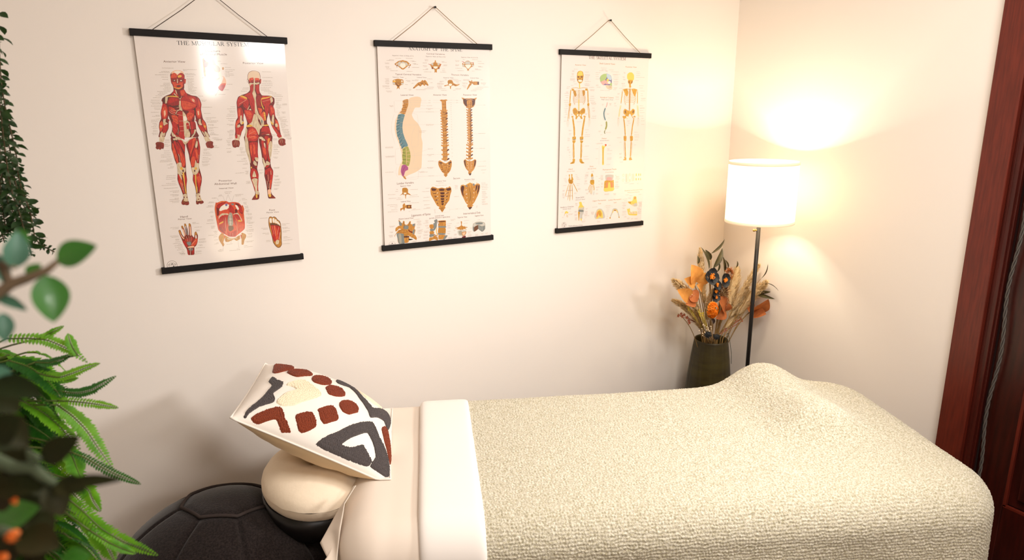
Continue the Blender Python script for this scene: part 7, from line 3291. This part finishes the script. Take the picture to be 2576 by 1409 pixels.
DF = 1.15
FR = [([v0(60, 980, DF), v0(240, 975, DF), v0(400, 990, DF), v0(520, 1040, DF), v0(620, 1090, DF), v0(738, 1182, DF)], .019, 24, 0),
      ([v0(300, 985, DF+.02), v0(400, 950, DF+.02), v0(450, 920, DF+.02), v0(538, 873, DF+.03)], .012, 16, 0),
      ([v0(655, 1120, DF), v0(610, 1050, DF), v0(590, 1000, DF), v0(573, 938, DF)], .015, 16, 0),
      ([v0(300, 1180, DF), v0(410, 1185, DF), v0(500, 1165, DF), v0(610, 1110, DF)], .013, 18, 1),
      ([v0(200, 1230, DF), v0(380, 1290, DF), v0(500, 1310, DF), v0(620, 1270, DF), v0(740, 1220, DF), v0(845, 1188, DF)], .016, 28, 0),
      ([v0(440, 1335, DF+.03), v0(560, 1335, DF+.03), v0(660, 1312, DF+.03)], .011, 16, 0),
      ([v9(380, 225, DF+.04), v9(480, 245, DF+.04), v9(560, 245, DF+.04), v9(640, 225, DF+.04), v9(720, 180, DF+.04), v9(808, 128, DF+.05)], .017, 26, 1),
      ([v9(400, 300, DF), v9(520, 305, DF), v9(650, 320, DF), v9(740, 335, DF), v9(825, 350, DF)], .014, 22, 0),
      ([v9(400, 330, DF), v9(500, 400, DF), v9(600, 500, DF), v9(690, 640, DF), v9(785, 770, DF)], .026, 26, 0),
      ([v9(500, 660, DF-.03), v9(600, 700, DF-.03), v9(700, 760, DF-.03), v9(800, 810, DF-.03), v9(900, 850, DF-.03), v9(982, 882, DF-.03)], .013, 26, 1),
      ([v9(470, 620, DF), v9(510, 700, DF), v9(530, 760, DF), v9(560, 830, DF)], .026, 18, 0),
      ([v9(430, 950, DF-.05), v9(560, 1050, DF-.05), v9(700, 1190, DF-.05), v9(850, 1280, DF-.05), v9(960, 1320, DF-.05), v9(1100, 1377, DF-.05)], .020, 34, 0),
      ([v9(560, 880, DF), v9(620, 920, DF), v9(650, 1000, DF), v9(700, 1070, DF)], .020, 18, 0),
      ([v9(560, 1100, DF-.04), v9(660, 1180, DF-.04), v9(740, 1300, DF-.04), v9(800, 1420, DF-.04)], .028, 22, 0),
      ([v9(620, 1200, DF-.06), v9(760, 1290, DF-.06), v9(850, 1330, DF-.06), v9(945, 1365, DF-.06)], .014, 20, 0),
      ([v9(60, 20, DF), v9(200, 60, DF), v9(330, 150, DF), v9(430, 280, DF)], .030, 24, 1),
      ([v9(60, 120, DF), v9(220, 200, DF), v9(330, 300, DF), v9(420, 440, DF)], .032, 24, 1),
      ([v9(150, 300, DF), v9(300, 380, DF), v9(420, 480, DF), v9(560, 640, DF)], .032, 24, 0),
      ([v9(100, 420, DF+.03), v9(230, 480, DF+.03), v9(350, 560, DF+.03), v9(400, 640, DF+.03)], .034, 22, 1)]
rf = random.Random(31)
for i in range(170):
    y0 = rf.uniform(-40, 1400)
    x0 = rf.uniform(-160, 230+.22*max(y0, 0))
    ln_ = rf.uniform(260, 480)
    an = rf.uniform(.15, 1.2)
    dd_ = DF+rf.uniform(.02, .16)
    q = []
    for k in range(5):
        f = k/4
        q.append(v9(x0+ln_*f*math.cos(an-.3*(1-f)), y0+ln_*f*math.sin(an-.5*(1-f))+30*f*f, dd_+.03*f))
    if x0+ln_*math.cos(an) < 440+.26*(y0+ln_*math.sin(an)):
        FR.append((q, rf.uniform(.024, .038), 22, 1 if rf.random() < .6 else 0))
pot_c = at(-330, 1120, DF+.10)
fern = thing('fern', (pot_c.x, pot_c.y, pot_c.z-.1), 'bright green fern spilling in from the left edge, sharper than the leaves before it', 'fern')
for i, (path, wd, n, dk) in enumerate(FR):
    b1, b2 = MB(), MB()
    base = pot_c + Vector((rf.uniform(-.05, .05), rf.uniform(-.05, .05), rf.uniform(-.03, .03)))
    upv = None
    if i < 15:
        vd = (path[len(path)//2]-Vector((0, 0, CAM_H))).normalized()
        upv = (-vd + Vector((rf.uniform(-.35, .35), rf.uniform(-.35, .35), .45))).normalized()
    frond_mesh(b1, b2, path, wd, n, rf, upv)
    b2.tube(bez(base, base.lerp(path[0], .5)+Vector((0, 0, .05)), path[0], 8), .0016, 5)
    fo = rel(b1.build('frond', m_fern2 if dk else m_fern), fern)
    st_ = b2.build('rachis', m_rach)
    st_.parent = fo
    st_.location = (0, 0, 0)
    # children keep world coordinates: the frond's own offset is undone
    st_.location = -(Vector(fern.location)) - Vector(fo.location)
b = MB()
b.lathe([(0, 0), (.07, 0), (.095, .16), (.10, .165), (.088, .16), (.06, .10), (0, .10)], 40, (pot_c.x, pot_c.y, pot_c.z-.15))
rel(b.build('pot', mat('clay_pot', '8A5A3C', .8)), fern)
# shelf that carries the two plants, outside the frame on the left
sz = pot_c.z-.15

# ---- hanging vine (top left), further away
m_vine = mat('vine_leaf', '24401E', .5, .5, noise=(40, .9, '12260F'), trans=(.2, '3E6A20'))
m_vst = mat('vine_stem', '4A3A20', .8)
DV = 1.35


def vv(x, y, d):
    return at(x/2.5625, 150+y/2.5625, d)


strands = [[(-10, -300), (0, 60), (15, 200), (35, 320), (60, 420), (85, 520), (110, 640), (120, 760), (150, 870), (190, 960), (210, 1060), (225, 1160), (290, 1210), (350, 1240)],
           [(-40, -300), (-20, 100), (0, 300), (20, 480), (40, 640), (60, 780), (90, 900), (130, 1000), (150, 1080), (190, 1200), (205, 1265)],
           [(-80, -300), (-40, 200), (-30, 450), (0, 650), (20, 800), (50, 920), (100, 1010), (120, 1100), (80, 1140)],
           [(-60, 0), (-30, 300), (-10, 500), (10, 700), (0, 850), (20, 1000), (40, 1090), (60, 1130)],
           [(-90, 100), (-60, 400), (-30, 620), (-10, 800), (-20, 960), (0, 1080), (30, 1180)],
           [(-20, 380), (30, 450), (60, 560), (80, 680), (100, 800), (120, 900), (180, 980), (230, 1020)],
           [(-50, 520), (0, 600), (50, 680), (90, 760), (120, 860), (130, 960), (170, 1050), (200, 1110)]]
vine = thing('trailing_vine', tuple(vv(-40, -320, DV)), 'dark small leaved vine hanging down the top left edge', 'hanging plant')
rv_ = random.Random(5)
for si, st in enumerate(strands):
    dd_ = DV+rv_.uniform(-.08, .10)
    pts = [vv(x_, y_, dd_) for x_, y_ in st]
    P_ = []
    for i in range(len(pts)-1):
        P_ += [pts[i].lerp(pts[i+1], k/4) for k in range(4)]
    P_.append(pts[-1])
    for _ in range(2):
        P_ = [P_[0]]+[(P_[i-1]+P_[i]*2+P_[i+1])/4 for i in range(1, len(P_)-1)]+[P_[-1]]
    b2 = MB()
    b2.tube(P_, .0013, 5)
    b1 = MB()
    L = len(P_)-1
    tot = sum((P_[i+1]-P_[i]).length for i in range(L))
    n = int(tot/.0085)
    for i in range(n):
        pos = i/n*L
        j = min(int(pos), L-1)
        p = P_[j].lerp(P_[j+1], pos-j)
        d = (P_[j+1]-P_[j]).normalized()
        a = i*1.57+rv_.uniform(-.5, .5)
        s1 = d.cross(Vector((.3, .9, .1))).normalized()
        s2 = d.cross(s1)
        for sg in (1, -1):
            f = i/n
            sz_ = rv_.uniform(.012, .026)*(1 if f < .9 else .5)
            dr = (s1*math.cos(a)+s2*math.sin(a))*sg + d*.35 + Vector((0, 0, -.2))
            b1.leaf(p, p+dr.normalized()*sz_, sz_*rv_.uniform(.42, .62), Vector((rv_.gauss(0, 1), rv_.gauss(0, 1), rv_.gauss(0, 1)+.6)), fold=.2, curl=.12, n=4)
    fo = rel(b1.build('foliage', m_vine), vine)
    so_ = rel(b2.build('stem', m_vst), vine)

# ---- broad leaved branch nearest the camera (out of focus)
m_near = mat('broad_leaf', '2E6A2A', .38, .6, noise=(18, .8, '3E7A1E'), coat=.2, trans=(.22, '4E9A2A'))
m_teal = mat('eucalyptus_leaf', '4E7A66', .45, .5, noise=(18, .7, '2E5A3E'))
m_dkl = mat('dark_broad_leaf', '1B240C', .6, .15, noise=(14, .8, '33260F'))
m_bst = mat('branch_bark', '7A6650', .8)
DN = .40
br = thing('leafy_branch', tuple(at(-120, 760, DN)), 'blurred branch of broad green leaves closest to the camera at the left', 'plant')


def nleaf(root_, a, c, wpx, m_, d0=DN, nv=None, fn=v0, sc=3.355, d1=None):
    A_, B_ = fn(*a, d0), fn(*c, d1 or d0)
    b_ = MB()
    vd = ((A_+B_)/2-Vector((0, 0, CAM_H))).normalized()
    b_.leaf(A_, B_, wpx/sc/F_PX*d0*1.15, nv or (-vd+Vector((.2, 0, .3))), fold=.28, curl=.06, n=12, shape=.85)
    return rel(b_.build('leaf', m_), root_)


nleaf(br, (478, 320), (820, 195), 185, m_near)
nleaf(br, (385, 440), (455, 845), 235, m_near)
nleaf(br, (120, 385), (150, 75), 165, m_teal)
nleaf(br, (220, 440), (350, 350), 75, m_near)
nleaf(br, (-40, 620), (230, 745), 75, m_teal)
nleaf(br, (20, 760), (40, 1010), 120, m_teal)
nleaf(br, (-40, 330), (70, 530), 100, m_teal)
nleaf(br, (-60, 260), (20, 440), 90, m_teal)
nleaf(br, (100, 90), (250, 180), 110, m_near, DN+.02)
b = MB()
b.tube([v0(-260, 700, DN), v0(-60, 640, DN), v0(90, 520, DN), v0(230, 470, DN), v0(400, 400, DN), v0(490, 325, DN)], [.0042, .0038, .0032, .0028, .0022, .0016], 8)
b.tube([v0(90, 520, DN), v0(0, 330, DN), v0(60, 360, DN), v0(130, 380, DN)], [.0026, .002, .0016, .0012], 8)
b.tube([v0(330, 430, DN), v0(380, 440, DN)], .0014, 8)
rel(b.build('stem', m_bst), br)

# ---- dark leaved plant below it, with orange blossoms, out of focus
dk = thing('dark_leafed_plant', tuple(at(-160, 1250, DN)), 'blurred dark leaved plant with orange blossoms in the bottom left corner', 'plant')
nleaf(dk, (-60, 170), (300, 275), 150, m_dkl, DN, None, v9, 2.769)
nleaf(dk, (290, 720), (560, 545), 150, m_dkl, DN, None, v9, 2.769)
nleaf(dk, (420, 890), (860, 850), 75, m_dkl, DN, None, v9, 2.769)
nleaf(dk, (380, 880), (600, 930), 130, m_dkl, DN, None, v9, 2.769)
nleaf(dk, (-60, 880), (330, 900), 190, m_dkl, DN, None, v9, 2.769)
nleaf(dk, (330, 870), (440, 1110), 150, m_dkl, DN, None, v9, 2.769)
nleaf(dk, (-80, 1000), (130, 860), 220, m_dkl, DN, None, v9, 2.769)
nleaf(dk, (-60, 560), (140, 420), 190, m_dkl, DN, None, v9, 2.769)
nleaf(dk, (-60, 420), (200, 620), 180, m_dkl, DN+.02, None, v9, 2.769)
nleaf(dk, (-40, 1160), (280, 1040), 180, m_near, DN+.02, None, v9, 2.769)
nleaf(dk, (120, 1240), (420, 1330), 200, m_dkl, DN+.02, None, v9, 2.769)
nleaf(dk, (-60, 1400), (200, 1260), 240, m_dkl, DN+.02, None, v9, 2.769)
nleaf(dk, (420, 1420), (640, 1380), 120, m_near, DN+.03, None, v9, 2.769)
nleaf(dk, (160, 1420), (360, 1300), 160, m_dkl, DN+.02, None, v9, 2.769)
nleaf(dk, (-60, 700), (260, 800), 150, m_dkl, DN+.01, None, v9, 2.769)
nleaf(dk, (-80, 60), (60, 240), 130, m_teal, DN+.02, None, v9, 2.769)
for q_ in (((-60, 260), (130, 380), 170), ((-50, 520), (150, 640), 190), ((-60, 980), (210, 1120), 200), ((100, 950), (330, 1060), 170), ((180, 1090), (380, 1210), 160),
           ((-60, 1180), (170, 1340), 210), ((60, 640), (210, 780), 150), ((210, 840), (380, 960), 140)):
    nleaf(dk, q_[0], q_[1], q_[2], m_dkl, DN+.05, None, v9, 2.769)
b = MB()
b.tube([v9(-300, 560, DN), v9(-60, 700, DN), v9(100, 770, DN), v9(230, 770, DN), v9(300, 830, DN), v9(390, 880, DN)], [.0042, .004, .0036, .0034, .003, .002], 8)
b.tube([v9(230, 770, DN), v9(200, 650, DN), v9(290, 720, DN)], .002, 8)
b.tube([v9(-300, 1300, DN), v9(0, 1200, DN), v9(120, 1240, DN)], .003, 8)
rel(b.build('stem', mat('mossy_bark', '47523A', .8)), dk)
for (x_, y_, r_px) in ((80, 1235, 62), (10, 1385, 50), (100, 1000, 30)):
    c = v9(x_, y_, DN-.03)
    R_ = r_px/2.769/F_PX*(DN-.03)*.85
    b = MB()
    for k in range(14):
        v = Vector((rf.gauss(0, 1), rf.gauss(0, 1)-.6, rf.gauss(0, 1))).normalized()
        b.leaf(c, c+v*R_*1.1, R_*.8, Vector((rf.gauss(0, 1), rf.gauss(0, 1), 1)), n=4)
    b.ball(c, R_*.6, 6)
    o_ = rel(b.build('blossom', mat('tangerine_petal', 'D87020', .6, trans=(.3, 'F08A30'))), dk)
    o_['label'] = 'orange blossom'
